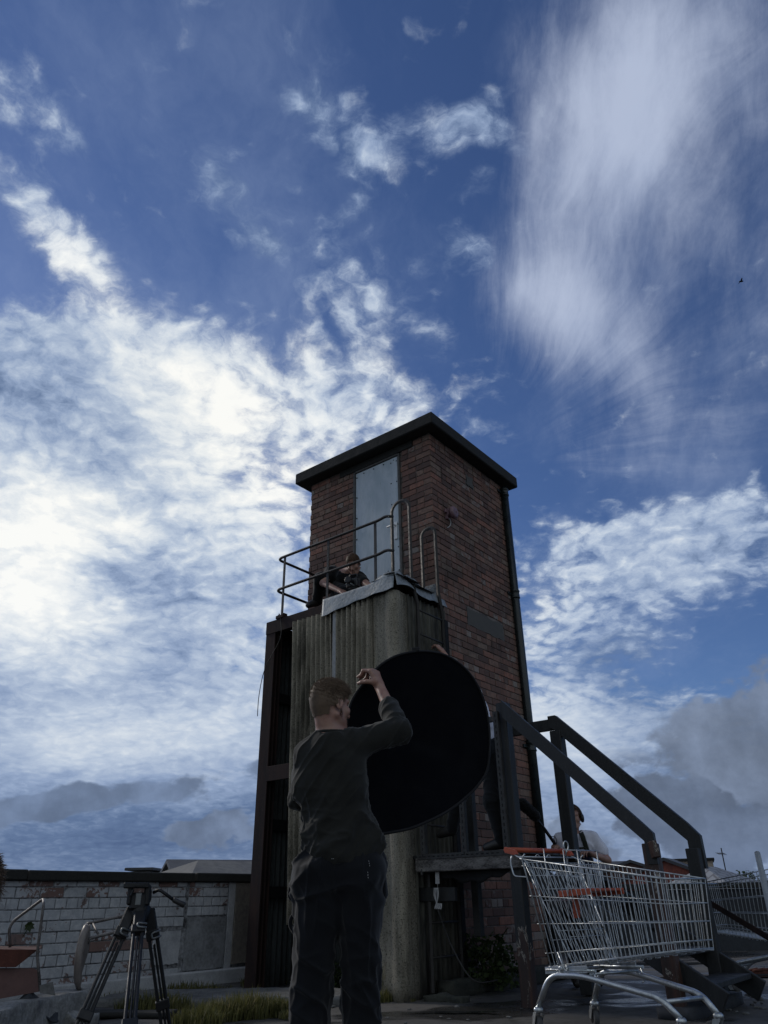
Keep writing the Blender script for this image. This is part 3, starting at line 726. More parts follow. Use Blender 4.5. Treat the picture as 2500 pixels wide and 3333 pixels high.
mb = MB(); mb.tube(spline([T(BP - 0.02, q_ - 0.02, PT + 0.02), T(BP - 0.03, q_ - 0.04, 3.45), T(BP - 0.03, 1.90, 3.15), T(BP - 0.04, 1.965, 2.85), T(BP - 0.04, 1.97, 2.60)], 6), 0.005, 6)
tag(mb.build('wire', MT['rail']), 'thin dark wire hanging from the rail foot down the rusty corner post', 'wire')

# ---------------------------------------------------------------- fixed ladder with hooped tops
la = thing('fixed_ladder', T(-0.35, -0.12), 'steel ladder with two hooped hand grips at the tower side of the high landing', 'ladder')
LQ = -0.115
for i, (p_, xin, ytop) in enumerate(((-0.56, 1278, 1628), (-0.10, 1374, 1715))):
    qin = float((onp(xin, 1800, p_) - CN) @ VV); zt = onp(xin + 32, ytop, p_)[2]
    xo = (1335, 1417)[i]; qo = float((onp(xo, 1760, p_) - CN) @ VV); r_ = (qin - qo) / 2
    pts = [T(p_, LQ, 0.05), T(p_, LQ, 3.52), T(p_, qo, 3.80)]
    pts += [T(p_, qo, zt - r_ * 0.95)] + [T(p_, (qin + qo) / 2 - r_ * math.cos(t), zt - r_ * 0.95 + r_ * 0.95 * math.sin(t)) for t in np.linspace(0.2, math.pi - 0.2, 9)] + [T(p_, qin, zt - r_ * 0.95), T(p_, qin, PT)]
    mb = MB()
    mb.tube(pts, 0.024, 4, flat=0.32, up=U); ob = mb.build('stringer', MT['rail'], la, smooth=False)
for k in range(13):
    z_ = 0.30 + 0.262 * k; mb = MB(); mb.tube([T(-0.57, LQ, z_), T(-0.09, LQ, z_)], 0.010, 8); mb.build('rung', MT['rail'], la)
mb = MB(); mb.beam(T(-0.10, LQ, 3.55), T(0.02, -0.06, 3.66), 0.03, 0.006); mb.build('bracket', MT['rail'], la)

# ================================================================ numpy noise
def _h(ix, iy, iz, s):
    n = (ix * 374761393 + iy * 668265263 + iz * 1442695041 + s * 982451653).astype(np.int64) & 0x7fffffff
    n = ((n ^ (n >> 13)) * 1274126177) & 0x7fffffff
    return ((n ^ (n >> 16)) & 0xffffff) / float(0xffffff)
def vnoise(P, sc=1.0, s=0):
    P = np.atleast_2d(np.array(P, float)) * sc; i = np.floor(P).astype(np.int64); f = P - i; f = f * f * (3 - 2 * f); r = 0
    for a in (0, 1):
        for b in (0, 1):
            for c in (0, 1):
                w = (f[:, 0] if a else 1 - f[:, 0]) * (f[:, 1] if b else 1 - f[:, 1]) * (f[:, 2] if c else 1 - f[:, 2])
                r = r + w * _h(i[:, 0] + a, i[:, 1] + b, i[:, 2] + c, s)
    return r - 0.5
def fbm(P, sc=1.0, o=4, s=0):
    return sum(vnoise(P, sc * 2.03 ** k, s + k) * 0.5 ** k for k in range(o))

# ================================================================ roof deck, walls, far ground
def ground_mat():
    m, g, b = mat('roof_asphalt'); co = g.n('ShaderNodeNewGeometry').outputs['Position']
    n = g.noise(co, 1.1, 7, 0.65, 0.4); n2 = g.noise(co, 9, 7, 0.7); n3 = g.noise(co, 70, 4, 0.7); w = g.noise(g.mapping(co, (1, 2.2, 1)), 0.55, 4, 0.55)
    c = g.mix(g.ramp(n, 0.35, 0.65), (0.040, 0.038, 0.036, 1), (0.085, 0.080, 0.075, 1))
    c = g.mix(g.mul(g.ramp(n2, 0.5, 0.7), 0.65), c, (0.022, 0.021, 0.020, 1))
    c = g.mix(g.mul(g.ramp(n3, 0.6, 0.72), 0.6), c, (0.15, 0.145, 0.135, 1))
    c = g.mix(g.mul(g.ramp(n2, 0.33, 0.43, 1, 0), 0.5), c, (0.030, 0.036, 0.018, 1))
    wet = g.ramp(w, 0.50, 0.58)
    c = g.mix(g.mul(wet, 0.5), c, (0.02, 0.02, 0.021, 1))
    g.put(b, 'Base Color', c); g.put(b, 'Roughness', g.mad(wet, -0.62, g.ramp(n2, 0.3, 0.7, 0.70, 0.95)))
    bump(g, b, g.mad(n3, 0.35, g.mul(n2, 1.0)), 0.5, 0.012); return m
MT['ground'] = ground_mat()
mb = MB(); RZ = random.Random(2)
gx = np.concatenate([np.linspace(-14, -4, 8), np.linspace(-3.8, 4.4, 120), np.linspace(4.8, 16, 10)])
gy = np.concatenate([np.linspace(-5, 2.4, 8), np.linspace(2.5, 9.5, 110), np.linspace(10, 13.4, 8)])
XX, YY = np.meshgrid(gx, gy); PP = np.stack([XX.ravel(), YY.ravel(), 0 * XX.ravel()], 1)
ZZ = 0.022 * fbm(PP, 1.6, 4, 5) + 0.006 * fbm(PP, 9, 3, 9)
vs = [(a, b, c) for (a, b, _), c in zip(PP, ZZ)]; nx = len(gx)
fs = [(j * nx + i, j * nx + i + 1, (j + 1) * nx + i + 1, (j + 1) * nx + i) for j in range(len(gy) - 1) for i in range(nx - 1)]
def ground_z(x, y):
    return 0.022 * fbm([[x, y, 0]], 1.6, 4, 5)[0]
mb.add(vs, fs, 0, True)
struct(mb.build('roof_deck', MT['ground']))
MT['far'] = simple('far_ground', (0.05, 0.055, 0.045), 0.95, scale=0.05, c2=(0.03, 0.04, 0.03))
mb = MB(); mb.add([(-3000, -3000, -9), (3000, -3000, -9), (3000, 3000, -9), (-3000, 3000, -9)], [(0, 1, 2, 3)]); struct(mb.build('ground', MT['far']))
MT['bwall'] = simple('building_wall', (0.09, 0.05, 0.04), 0.9, scale=3)
mb = MB(); mb.box((1, 4.2, -4.6), (V(1, 0, 0), V(0, 1, 0), Z), (15, 9.2, 4.4)); struct(mb.build('building_below', MT['bwall']))

# --- white painted parapet wall at the left
def whitebrick_mat():
    m, g, b = mat('white_painted_brick'); co = coords(g)
    tone = g.n('ShaderNodeAttribute', attribute_name='tone').outputs['Fac']; pale = g.n('ShaderNodeAttribute', attribute_name='pale').outputs['Fac']
    n = g.noise(co, 4, 8, 0.7, 0.5); n2 = g.noise(co, 17, 8, 0.72, 0.4); n3 = g.noise(co, 80, 4, 0.7)
    white = g.mix(g.ramp(n2, 0.35, 0.7), (0.34, 0.36, 0.39, 1), (0.50, 0.51, 0.53, 1))
    white = g.mix(g.mul(g.ramp(n, 0.45, 0.7), 0.55), white, (0.22, 0.225, 0.24, 1))
    white = g.mix(g.mul(g.ramp(n3, 0.62, 0.70), 0.6), white, (0.09, 0.09, 0.09, 1))
    bare = g.mix(n2, (0.13, 0.075, 0.065, 1), (0.20, 0.13, 0.115, 1))
    k = g.add(g.mul(pale, 1.1), g.add(g.mul(g.sub(n2, 0.5), 1.5), g.mul(g.sub(n, 0.5), 1.9)))
    c = g.mix(g.ramp(k, 0.56, 0.62), white, bare)
    dirt = g.ramp(g.mad(g.sub(n2, 0.5), 0.6, n), 0.60, 0.70)
    c = g.mix(g.mul(dirt, 0.75), c, (0.03, 0.03, 0.032, 1))
    c = g.mix(g.mul(tone, 0.15), c, (0.2, 0.2, 0.21, 1))
    g.put(b, 'Base Color', c); g.put(b, 'Roughness', 0.85); bump(g, b, g.mad(n3, 0.3, n2), 0.7, 0.008); return m
MT['wbrick'] = whitebrick_mat()
MT['wjoint'] = simple('dark_open_joint', (0.34, 0.35, 0.37), 0.95, scale=5, c2=(0.03, 0.03, 0.032), bst=0.6)
QW = 2.62
pw = thing('parapet_wall', T(-2.5, QW), 'low white-painted brick parapet wall with peeling paint and a dark stone coping', 'wall')
ZW = onq(600, 2842, QW)[2]; ZC = ZW - 0.085
def pale_w(x, z, h, r):
    p = T(-7.0, QW) + U * x; 
    band = math.exp(-((z - 0.42) / 0.10) ** 2) * (1 if x < 5.6 else 0.1) * 0.55 + math.exp(-((z - ZC + 0.05) / 0.06) ** 2) * 0.4 + 0.25 * (z < 0.25)
    return max(0.0, r.uniform(0, 0.35) + (band if r.random() < 0.75 else 0))
crk = float((onq(602, 3000, QW) - T(-7.0, QW)) @ U); pn0 = crk + 0.02; pn1 = float((onq(727, 3080, QW) - T(-7.0, QW)) @ U); pl0 = float((onq(755, 3000, QW) - T(-7.0, QW)) @ U)
mb = MB()
brick_face(mb, T(-7.0, QW), U, -VV, 11.0, 0.09, ZC, [(crk - 0.02, crk + 0.02, 0.1, 2), (pn0, pn1, 0.1, 0.62), (crk - 0.33, crk - 0.02, 0.22, 0.50), (pn1 + 0.01, 11, 0.1, 2)], pale_w, 11, 0, 0.089)
mb.box(T(-1.5, QW + 0.11, ZC / 2), (U, VV, Z), (5.5, 0.106, ZC / 2), 1)
mb.build('brickwork', [MT['wbrick'], MT['wjoint']], pw)
MT['plaster'] = simple('stained_plaster', (0.26, 0.27, 0.285), 0.85, scale=5, c2=(0.13, 0.135, 0.14), bst=0.5, bd=0.01)
MT['plaster2'] = simple('buff_plaster', (0.20, 0.18, 0.155), 0.85, scale=4, c2=(0.11, 0.10, 0.09), bst=0.5, bd=0.01)
MT['whitepl'] = simple('thick_white_paint', (0.44, 0.45, 0.47), 0.8, scale=9, c2=(0.30, 0.31, 0.33), bst=0.5, bd=0.01)
def wp(name, x0, x1, z0, z1, th, m, seed=0):
    r = random.Random(seed); mb = MB(); Q0 = T(-7.0, QW)
    P = []
    for (a, b_), (c, d) in (((x0, z0), (x1, z0)), ((x1, z0), (x1, z1)), ((x1, z1), (x0, z1)), ((x0, z1), (x0, z0))):
        for i in range(8):
            t = i / 8; P.append(Q0 + U * (a + (c - a) * t + r.uniform(-.006, .006)) + Z * (b_ + (d - b_) * t + r.uniform(-.006, .006)))
    mb.prism(P, -VV, th); return mb.build(name, m, pw)
wp('plaster_panel', pn0, pn1, 0.145, 0.615, 0.016, MT['plaster'], 1)
wp('plaster_patch', crk - 0.33, crk - 0.045, 0.215, 0.495, 0.014, MT['whitepl'], 2)
wp('pilaster', pn1 + 0.015, pl0, 0.1, ZC, 0.02, MT['whitepl'], 3)
wp('pilaster', pl0 + 0.006, pl0 + 0.42, 0.17, ZC, 0.035, MT['plaster2'], 4)
mb = MB(); mb.cbox(T(-1.7, QW - 0.02, 0.06), (U, VV, Z), (5.3, 0.06, 0.075), 0.012); mb.build('plinth', MT['whitepl'], pw)
for i, (a, b_) in enumerate(((-7.0, -4.9), (-4.895, -2.85), (-2.845, -1.02), (-1.0, 1.2), (1.21, 4.0))):
    mb = MB(); mb.cbox(T((a + b_) / 2, QW + 0.09, ZW - 0.0425 + 0.004 * (i % 2)), (U, VV, Z), ((b_ - a) / 2, 0.15, 0.0425), 0.010); mb.build('coping', MT['slab'], pw)
# --- dark parapet at the back
bw = thing('back_wall', (5, 12.9, 0), 'long low dark parapet wall at the far right edge of the roof behind the trolleys', 'wall')
MT['dark'] = simple('dark_damp_render', (0.035, 0.040, 0.048), 0.85, scale=3, c2=(0.018, 0.02, 0.024), bst=0.5)
mb = MB(); mb.cbox((7, 12.9, 0.40), (V(1, 0.05, 0), V(0, 1, 0), Z), (7.4, 0.11, 0.42), 0.01); mb.build('render', MT['dark'], bw)
mb = MB(); mb.cbox((7, 12.87, 0.865), (V(1, 0.05, 0), V(0, 1, 0), Z), (7.4, 0.17, 0.04), 0.01); mb.build('coping', MT['slab'], bw)

# --- concrete kerbs and pads
MT['dconc'] = simple('mossy_dark_concrete', (0.055, 0.055, 0.045), 0.95, scale=9, c2=(0.02, 0.022, 0.016), bst=0.8, bd=0.015)
MT['conc'] = simple('grey_concrete', (0.15, 0.15, 0.147), 0.92, scale=6, c2=(0.06, 0.06, 0.058), bst=0.7, bd=0.012)
MT['conc2'] = simple('pale_weathered_concrete', (0.30, 0.30, 0.29), 0.92, scale=7, c2=(0.13, 0.13, 0.125), bst=0.8, bd=0.015)
def rough_block(name, c, ax, half, m, label, cat, amp=0.012, n=(14, 5, 4), seed=0, parent=None, kind=None):
    """block of rough concrete: subdivided box with worn, noisy faces"""
    vs = []; key = {}; fs = []
    c = np.array(c, float)
    def vert(i, j, k):
        if (i, j, k) not in key:
            key[(i, j, k)] = len(vs); vs.append([2 * i / n[0] - 1, 2 * j / n[1] - 1, 2 * k / n[2] - 1])
        return key[(i, j, k)]
    for (a, b_, c_) in ((0, 1, 2), (1, 2, 0), (2, 0, 1)):
        for s_ in (0, 1):
            for i in range(n[a]):
                for j in range(n[b_]):
                    q = []
                    for (di, dj) in ((0, 0), (1, 0), (1, 1), (0, 1)):
                        t = [0, 0, 0]; t[a] = i + di; t[b_] = j + dj; t[c_] = s_ * n[c_]; q.append(vert(*t))
                    fs.append(q if s_ else q[::-1])
    P = np.array(vs); h = np.array(half)
    edge = np.clip(np.abs(P), 0, 1); rnd = 1 - 0.035 * (np.sort(edge, 1)[:, 1:2] ** 6)
    Q = c + (P * h * rnd) @ np.array(ax)
    D_ = np.stack([fbm(Q, 7, 4, seed + k) for k in range(3)], 1) * amp * 2
    Q = Q + D_
    if parent is None:
        o = meshobj(name, Q, fs, m, None, True); tag(o, label, cat, kind=kind)
    else: o = meshobj(name, Q, fs, m, parent, True)
    return o
rough_block('concrete_kerb', T(0.75, -0.14, 0.06), (U, VV, Z), (1.2, 0.09, 0.065), MT['dconc'], 'rough concrete kerb along the foot of the brick tower behind the weeds', 'kerb', 0.012, (40, 4, 4), 1)
rough_block('concrete_kerb', T(-0.62, -0.30, 0.02), (VV, -U, Z), (0.20, 0.06, 0.03), MT['dconc'], 'short mossy concrete kerb beside the foot of the corner sheet', 'kerb', 0.014, (20, 4, 3), 3)
c_ = at_z(560, 3300, 0.03); 
rough_block('concrete_slab', at_z(760, 3262, 0.02) + V(0, 0.25, 0), (unit(V(1, -0.06, 0)), unit(V(0.06, 1, 0)), Z), (1.15, 0.36, 0.045), MT['conc'], 'cracked flat concrete slab behind the tall grass left of the man', 'slab', 0.012, (44, 12, 3), 6)
# broken concrete beam at the lower left
a0 = at_z(-60, 3300, 0.20); a1 = at_z(325, 3212, 0.20)
d_ = unit(a1 - a0); d_[2] = 0; d_ = unit(d_); nrm = V(-d_[1], d_[0], 0)
cc = (a0 + a1) / 2 - nrm * (-0.12); cc[2] = 0.085
rough_block('concrete_beam', cc, (d_, nrm, Z), (np.linalg.norm(a1 - a0) / 2, 0.12, 0.115), MT['conc2'], 'long weathered concrete beam lying on the roof in the bottom left corner', 'beam', 0.016, (50, 7, 6), 9)
rough_block('concrete_lump', at_z(95, 3330, 0.03) + V(0, 0.1, 0.02), (unit(V(1, .3, 0)), unit(V(-.3, 1, 0)), Z), (0.16, 0.10, 0.06), MT['conc2'], 'broken lump of concrete at the very bottom left of the roof', 'rubble', 0.03, (10, 8, 6), 12)
rough_block('concrete_lump', at_z(225, 3332, 0.03) + V(0, 0.1, 0.0), (unit(V(1, -.2, 0)), unit(V(.2, 1, 0)), Z), (0.13, 0.09, 0.045), MT['conc2'], 'flat broken concrete piece just left of the tripod leg', 'rubble', 0.03, (10, 8, 6), 15)
rough_block('wooden_board', at_z(390, 3300, 0.03), (unit(V(1, -.12, 0)), unit(V(.12, 1, 0)), Z), (0.42, 0.10, 0.018), MT['slab'], 'dark flat board lying on the roof between the tripod legs', 'board', 0.006, (16, 6, 2), 18)
rough_block('wooden_board', at_z(365, 3255, 0.03), (unit(V(1, -.16, 0)), unit(V(.16, 1, 0)), Z), (0.33, 0.022, 0.018), MT['conc'], 'thin pale batten lying behind the tripod legs', 'board', 0.004, (16, 3, 2), 19)
# pad under the stair foot
rough_block('concrete_pad', V(2.24, 6.32, 0.035), (U, VV, Z), (0.62, 0.12, 0.045), MT['dark'], 'low dark concrete pad under the foot of the timber steps', 'pad', 0.006, (16, 10, 2), 21)
# puddle
def wet():
    m, g, b = mat('puddle_water'); co = coords(g); g.put(b, 'Base Color', (0.02, 0.022, 0.024, 1)); g.put(b, 'Roughness', 0.04)
    bump(g, b, g.noise(co, 30, 2, 0.5), 0.03, 0.002); return m
MT['water'] = wet()
def puddle(c, rx, ry, seed, zoff=0.010):
    P = []
    for i in range(36):
        a = 2 * math.pi * i / 36; k = 1 + 0.35 * math.sin(2 * a + seed) + 0.2 * math.sin(5 * a + 2 * seed)
        P.append((c[0] + rx * k * math.cos(a), c[1] + ry * k * math.sin(a), zoff))
    mb = MB(); mb.add(P, [list(range(36))]); o = mb.build('puddle', MT['water']); struct(o)
puddle(at_z(2420, 3180), 0.75, 0.16, 1); puddle(at_z(2150, 3140), 0.8, 0.2, 2); puddle(at_z(1480, 3300), 0.3, 0.05, 3, 0.012)
mb = MB(); p_ = at_z(2440, 3166, 0.03)
mb.cbox(p_, (V(1, 0.05, 0), V(-0.05, 1, 0), Z), (0.36, 0.025, 0.012), 0.003)
for i in range(9): mb.tube([p_ + V(0.0 + 0.03 * i, RZ.uniform(-.02, .02), 0.015), p_ + V(0.10 + 0.035 * i, RZ.uniform(-.03, .03), 0.03)], 0.014, 6)
tag(mb.build('rusty_bar', MT['rustred']), 'rusty flat bar with debris lying across the puddle at the right edge', 'bar')
# loose stones and flakes
for i in range(24):
    if i < 12: x, y = RZ.uniform(2360, 2495), RZ.uniform(3225, 3300)
    elif i < 18: x, y = RZ.uniform(1380, 1700), RZ.uniform(3275, 3325)
    else: x, y = RZ.uniform(900, 1350), RZ.uniform(3270, 3330)
    c = at_z(x, y, 0.008); s_ = RZ.uniform(0.010, 0.028); P = []
    mb = MB(); ax = unit(V(RZ.uniform(-1, 1), RZ.uniform(-1, 1), 0)); mb.cbox(c, (ax, V(-ax[1], ax[0], 0), Z), (s_, s_ * RZ.uniform(.5, .9), s_ * RZ.uniform(.25, .5)), s_ * 0.3)
    where = 'at the foot of the steps by the puddle' if i < 12 else ('on the roof in front of the brick tower' if i < 18 else "on the roof by the man's legs")
    tag(mb.build('stone', MT['conc']), 'small grey stone chip lying loose ' + where, 'stone', 'loose stone chips ' + where)

# ================================================================ greenery
def leaf_mat(name, a, b2, c3=None, tr=0.25):
    m, g, b = mat(name); co = coords(g)
    r = g.n('ShaderNodeAttribute', attribute_name='tone').outputs['Fac']
    c = g.mix(r, a, b2)
    if c3: c = g.mix(g.ramp(r, 0.88, 0.92), c, c3)
    g.put(b, 'Base Color', c); g.put(b, 'Roughness', 0.65); g.put(b, 'Specular IOR Level', 0.3)
    t = g.n('ShaderNodeBsdfTranslucent'); g.put(t, 0, c); mx = g.n('ShaderNodeMixShader'); g.put(mx, 0, tr)
    o = [n for n in m.node_tree.nodes if n.type == 'OUTPUT_MATERIAL'][0]
    m.node_tree.links.new(b.outputs[0], mx.inputs[1]); m.node_tree.links.new(t.outputs[0], mx.inputs[2]); m.node_tree.links.new(mx.outputs[0], o.inputs[0])
    return m
MT['grass'] = leaf_mat('grass_blades', (0.060, 0.066, 0.024, 1), (0.19, 0.18, 0.06, 1), (0.27, 0.23, 0.12, 1), 0.4)
MT['weed'] = leaf_mat('weed_leaves', (0.030, 0.045, 0.018, 1), (0.07, 0.10, 0.03, 1))
def blades(mb, c, n, rx, ry, h, seed, lean=0.5, w=0.004):
    r = random.Random(seed)
    for _ in range(n):
        a = r.uniform(0, 6.28); q = math.sqrt(r.random()); x = c[0] + rx * q * math.cos(a); y = c[1] + ry * q * math.sin(a); z = c[2]
        hh = h * r.uniform(0.45, 1.15) * (1 - 0.4 * q); az_ = r.uniform(0, 6.28); ln = lean * r.uniform(0.2, 1.0) * hh
        dx_, dy_ = math.cos(az_) * ln, math.sin(az_) * ln; wx, wy = -math.sin(az_) * w * r.uniform(.6, 1.2), math.cos(az_) * w
        P0 = (x - wx, y - wy, z); P1 = (x + wx, y + wy, z); P2 = (x + dx_ * .35 + wx * .8, y + dy_ * .35 + wy * .8, z + hh * .55); P3 = (x + dx_ * .35 - wx * .8, y + dy_ * .35 - wy * .8, z + hh * .55)
        P4 = (x + dx_, y + dy_, z + hh * r.uniform(.75, 1))
        mb.add([P0, P1, P2, P3, P4], [(0, 1, 2, 3), (3, 2, 4)], tone=r.random())
mb = MB()
for k, (x, y, n, rx, ry, h) in enumerate((
    (690, 3325, 700, .22, .12, .17), (760, 3318, 900, .25, .12, .20), (830, 3310, 900, .22, .10, .21), (900, 3305, 700, .18, .10, .16), (640, 3340, 500, .2, .12, .16), (960, 3315, 250, .12, .08, .09),
    (480, 3300, 700, .25, .2, .20), (545, 3290, 500, .2, .2, .16), (600, 3270, 260, .25, .12, .10), (440, 3250, 260, .3, .15, .10),
    (835, 3210, 380, .16, .12, .16), (880, 3205, 380, .2, .12, .15), (930, 3190, 200, .15, .1, .10), (620, 3225, 260, .3, .1, .12), (700, 3228, 150, .2, .08, .08),
    (1245, 3255, 300, .07, .06, .40), (1262, 3250, 200, .05, .05, .25), (1240, 3262, 200, .1, .06, .14),
    (330, 3240, 200, .3, .1, .10), (1080, 3240, 120, .15, .05, .07), (1090, 3262, 100, .1, .04, .05),
    (1330, 3262, 60, .06, .02, .05))):
    blades(mb, at_z(x, y, 0.0), n, rx, ry, h, k)
tag(mb.build('grass', MT['grass']), None, None, kind='stuff')
def bush(name, c, n, R_, leaf, label, cat, m, seed=0, stems=7):
    t = thing(name, c, label, cat); r = random.Random(seed); mb = MB(); ms = MB()
    for _ in range(stems):
        a = r.uniform(0, 6.28); e = np.array(c) + V(math.cos(a) * R_[0] * .7, math.sin(a) * R_[1] * .7, R_[2] * r.uniform(.6, 1.1)); ms.tube(spline([c, (np.array(c) + e) / 2 + V(0, 0, R_[2] * .2), e], 4), [0.005] * 9, 5)
    for _ in range(n):
        a = r.uniform(0, 6.28); b_ = r.uniform(0, 1); q = r.random() ** .45
        p = np.array(c) + V(math.cos(a) * R_[0] * q * math.sqrt(1 - b_ * b_ * .6), math.sin(a) * R_[1] * q * math.sqrt(1 - b_ * b_ * .6), R_[2] * b_ * (0.3 + 0.7 * q))
        if vnoise([p], 9, seed)[0] < -0.18: continue
        d = unit(V(r.gauss(0, 1), r.gauss(0, 1), r.gauss(0, .7))); s_ = unit(np.cross(d, V(r.gauss(0, 1), r.gauss(0, 1), r.gauss(0, 1)))); l = leaf * r.uniform(.6, 1.3); w = l * .35
        mb.add([p, p + d * l * .5 + s_ * w, p + d * l, p + d * l * .5 - s_ * w], [(0, 1, 2, 3)], tone=r.random())
    mb.build('leaves', m, t); ms.build('stems', m, t); return t
bush('wall_weed', at_z(210, 3235, 0.0), 500, (.16, .12, .20), .035, 'low green weed growing beside the tan chair shell under the white wall', 'weed', MT['weed'], 1)
bush('shrub', T(0.18, -0.22, 0.05), 1100, (.30, .16, .42), .05, 'dark leafy shrub growing at the foot of the brick tower under the deck', 'shrub', MT['weed'], 2)
bush('shrub', T(-0.45, 1.25, 0.0), 800, (.32, .22, .25), .04, 'dark undergrowth inside the open foot of the sheeted landing', 'shrub', MT['weed'], 3)
bush('shrub', at_z(360, 3215, 0.0), 500, (.35, .15, .14), .03, 'low dark weeds at the foot of the white wall behind the tripod', 'shrub', MT['weed'], 4)
pc = onq(92, 3015, QW - 0.03)
t = thing('wall_plant', pc, 'small leafy plant rooted in a crack of the white brick wall', 'plant')
mb = MB(); r = random.Random(3)
for i in range(7):
    a = i * 0.9 + 0.3; d = math.cos(a) * U + (0.4 + math.sin(a)) * Z * .8 - VV * .5; d = unit(d); s_ = unit(np.cross(d, VV)); l = 0.055
    mb.add([pc + Z * .01, pc + d * l * .5 + s_ * .018, pc + d * l - Z * .012, pc + d * l * .5 - s_ * .018], [(0, 1, 2, 3)], tone=r.random())
mb.build('leaves', MT['weed'], t)
mb = MB(); mb.tube(spline([pc, pc - Z * .03 - U * .01 - VV * .01, pc - Z * .075 - U * .03], 4), .0035, 5); mb.build('stem', MT['weed'], t)

# ================================================================ what stands beyond the roof
MT['slate'] = simple('slate_roof', (0.05, 0.052, 0.06), 0.6, scale=2, c2=(0.03, 0.032, 0.036))
MT['felt2'] = simple('pale_felt_roof', (0.13, 0.13, 0.125), 0.8, scale=0.7, c2=(0.06, 0.06, 0.062))
MT['redbrick'] = simple('far_red_brick', (0.26, 0.075, 0.05), 0.9, scale=3, c2=(0.09, 0.03, 0.025))
MT['farwall'] = simple('far_pale_wall', (0.26, 0.26, 0.26), 0.85, scale=1.5, c2=(0.15, 0.15, 0.15))
MT['tank'] = simple('buff_render_block', (0.42, 0.35, 0.28), 0.9, scale=1.0, c2=(0.15, 0.12, 0.10))
def whiteslate():
    m, g, b = mat('pale_slate_roof'); co = coords(g); br = g.n('ShaderNodeTexBrick'); g.put(br, 'Vector', g.mapping(co, (1, 1, 1))); g.put(br, 'Scale', 1.0)
    g.put(br, 'Brick Width', 0.35); g.put(br, 'Row Height', 0.28); g.put(br, 'Mortar Size', 0.03)
    g.put(br, 'Color1', (0.20, 0.21, 0.23, 1)); g.put(br, 'Color2', (0.24, 0.25, 0.27, 1)); g.put(br, 'Mortar', (0.12, 0.12, 0.13, 1))
    g.put(b, 'Base Color', br.outputs[0]); g.put(b, 'Roughness', 0.6); return m
MT['wslate'] = whiteslate()
def gabled(name, A, B_, half, rise, zr, label, mroof, mwall, ov=0.25, hip=0.0, win=None, depth=12):
    """house: ridge from A to B (points at ridge height zr), eaves half a width away"""
    A = V(*A); B_ = V(*B_); d = unit(V(B_[0] - A[0], B_[1] - A[1], 0)); n = V(-d[1], d[0], 0)
    t = thing(name, (A[0], A[1], zr - depth), label, 'building')
    ze = zr - rise
    mb = MB(); c = (A + B_) / 2; L = np.linalg.norm((B_ - A)[:2]) / 2
    c = V(c[0], c[1], 0)
    Lw = L + hip
    mb.box(c + Z * (ze - depth / 2), (d, n, Z), (Lw, half, depth / 2))
    if hip == 0:
        for s_ in (-1, 1):
            e = c + d * s_ * L; mb.prism([e - n * half + Z * ze, e + n * half + Z * ze, e + Z * (zr - 0.05)], -d * s_, 0.25)
    mb.build('wall', mwall, t)
    mb = MB(); zr_ = zr
    rA = c - d * (L + (ov if hip == 0 else 0)) + Z * zr_; rB = c + d * (L + (ov if hip == 0 else 0)) + Z * zr_
    for s_ in (-1, 1):
        e0 = c - d * (Lw + ov) + n * s_ * (half + ov) + Z * (ze - ov * rise / half); e1 = c + d * (Lw + ov) + n * s_ * (half + ov) + Z * (ze - ov * rise / half)
        mb.prism([rA, rB, e1, e0], -Z * 0.12, 0.12)
    if hip:
        for s_, r_ in ((-1, rA), (1, rB)):
            e0 = c + d * s_ * (Lw + ov) - n * (half + ov) + Z * (ze - ov * rise / half); e1 = c + d * s_ * (Lw + ov) + n * (half + ov) + Z * (ze - ov * rise / half)
            mb.prism([r_, e0, e1], -Z * 0.12, 0.12)
    rf = mb.build('roof', mroof, t)
    if win is not None:
        w = win; mb = MB(); mb.cbox(V(*w), (d, n, Z), (0.06, 0.45, 0.35), 0.02); mb.build('window', MT['hole'], t)
    return t
gabled('far_building', at_d(556, 2797, 30), at_d(900, 2810, 31), 3.6, 1.35, at_d(556, 2797, 30)[2], 'long dark roof with a pale gable end beyond the white wall', MT['slate'], MT['farwall'], ov=.15)
a = at_d(645, 2800, 24); gabled('hipped_building', a, at_d(900, 2816, 25.5), 2.4, 0.75, a[2], 'grey hipped roof beyond the white wall, in front of the longer dark roof', MT['felt2'], MT['farwall'], ov=.2, hip=1.6)
a = at_d(432, 2831, 40); b_ = at_d(530, 2833, 40); t = thing('flat_roofed_building', (a[0], a[1], -9), 'small flat dark roof peeping over the middle of the white wall', 'building')
c = (a + b_) / 2; mb = MB(); mb.cbox(c, (V(1, 0, 0), V(0, 1, 0), Z), (abs(b_[0] - a[0]) / 2, 1.4, 0.06), .02); mb.build('roof', MT['slate'], t)
mb = MB(); mb.cbox(c - Z * 4.6, (V(1, 0, 0), V(0, 1, 0), Z), (abs(b_[0] - a[0]) / 2 - .2, 1.2, 4.5), .02); mb.build('wall', MT['farwall'], t)
# right-hand side
pk = at_d(2160, 2791, 34); wd = at_d(2176, 2827, 33.9); fd = unit(V(pk[0], pk[1], 0)); fd = unit(fd + V(.25, 0, 0))
gabled('red_brick_house', pk + fd * 9, pk, 3.1, 1.25, pk[2], 'red brick house gable with dark verges, right of the steps beyond the roof', MT['slate'], MT['redbrick'], ov=.12)
pk2 = at_d(2050, 2798, 38); gabled('far_house', pk2 + unit(V(pk2[0], pk2[1], 0)) * 9, pk2, 3.0, 1.0, pk2[2], 'small brown gable left of the red brick house, seen over the trolley', MT['slate'], MT['bwall'], ov=.12)
pk3 = at_d(1900, 2806, 40); gabled('far_house', pk3, at_d(2045, 2808, 40), 3.0, 1.2, pk3[2], 'low dark slate roof behind the boom operator', MT['slate'], MT['bwall'], ov=.12)
r0 = at_d(2292, 2821, 27); r1 = at_d(2330, 2821, 27.5)
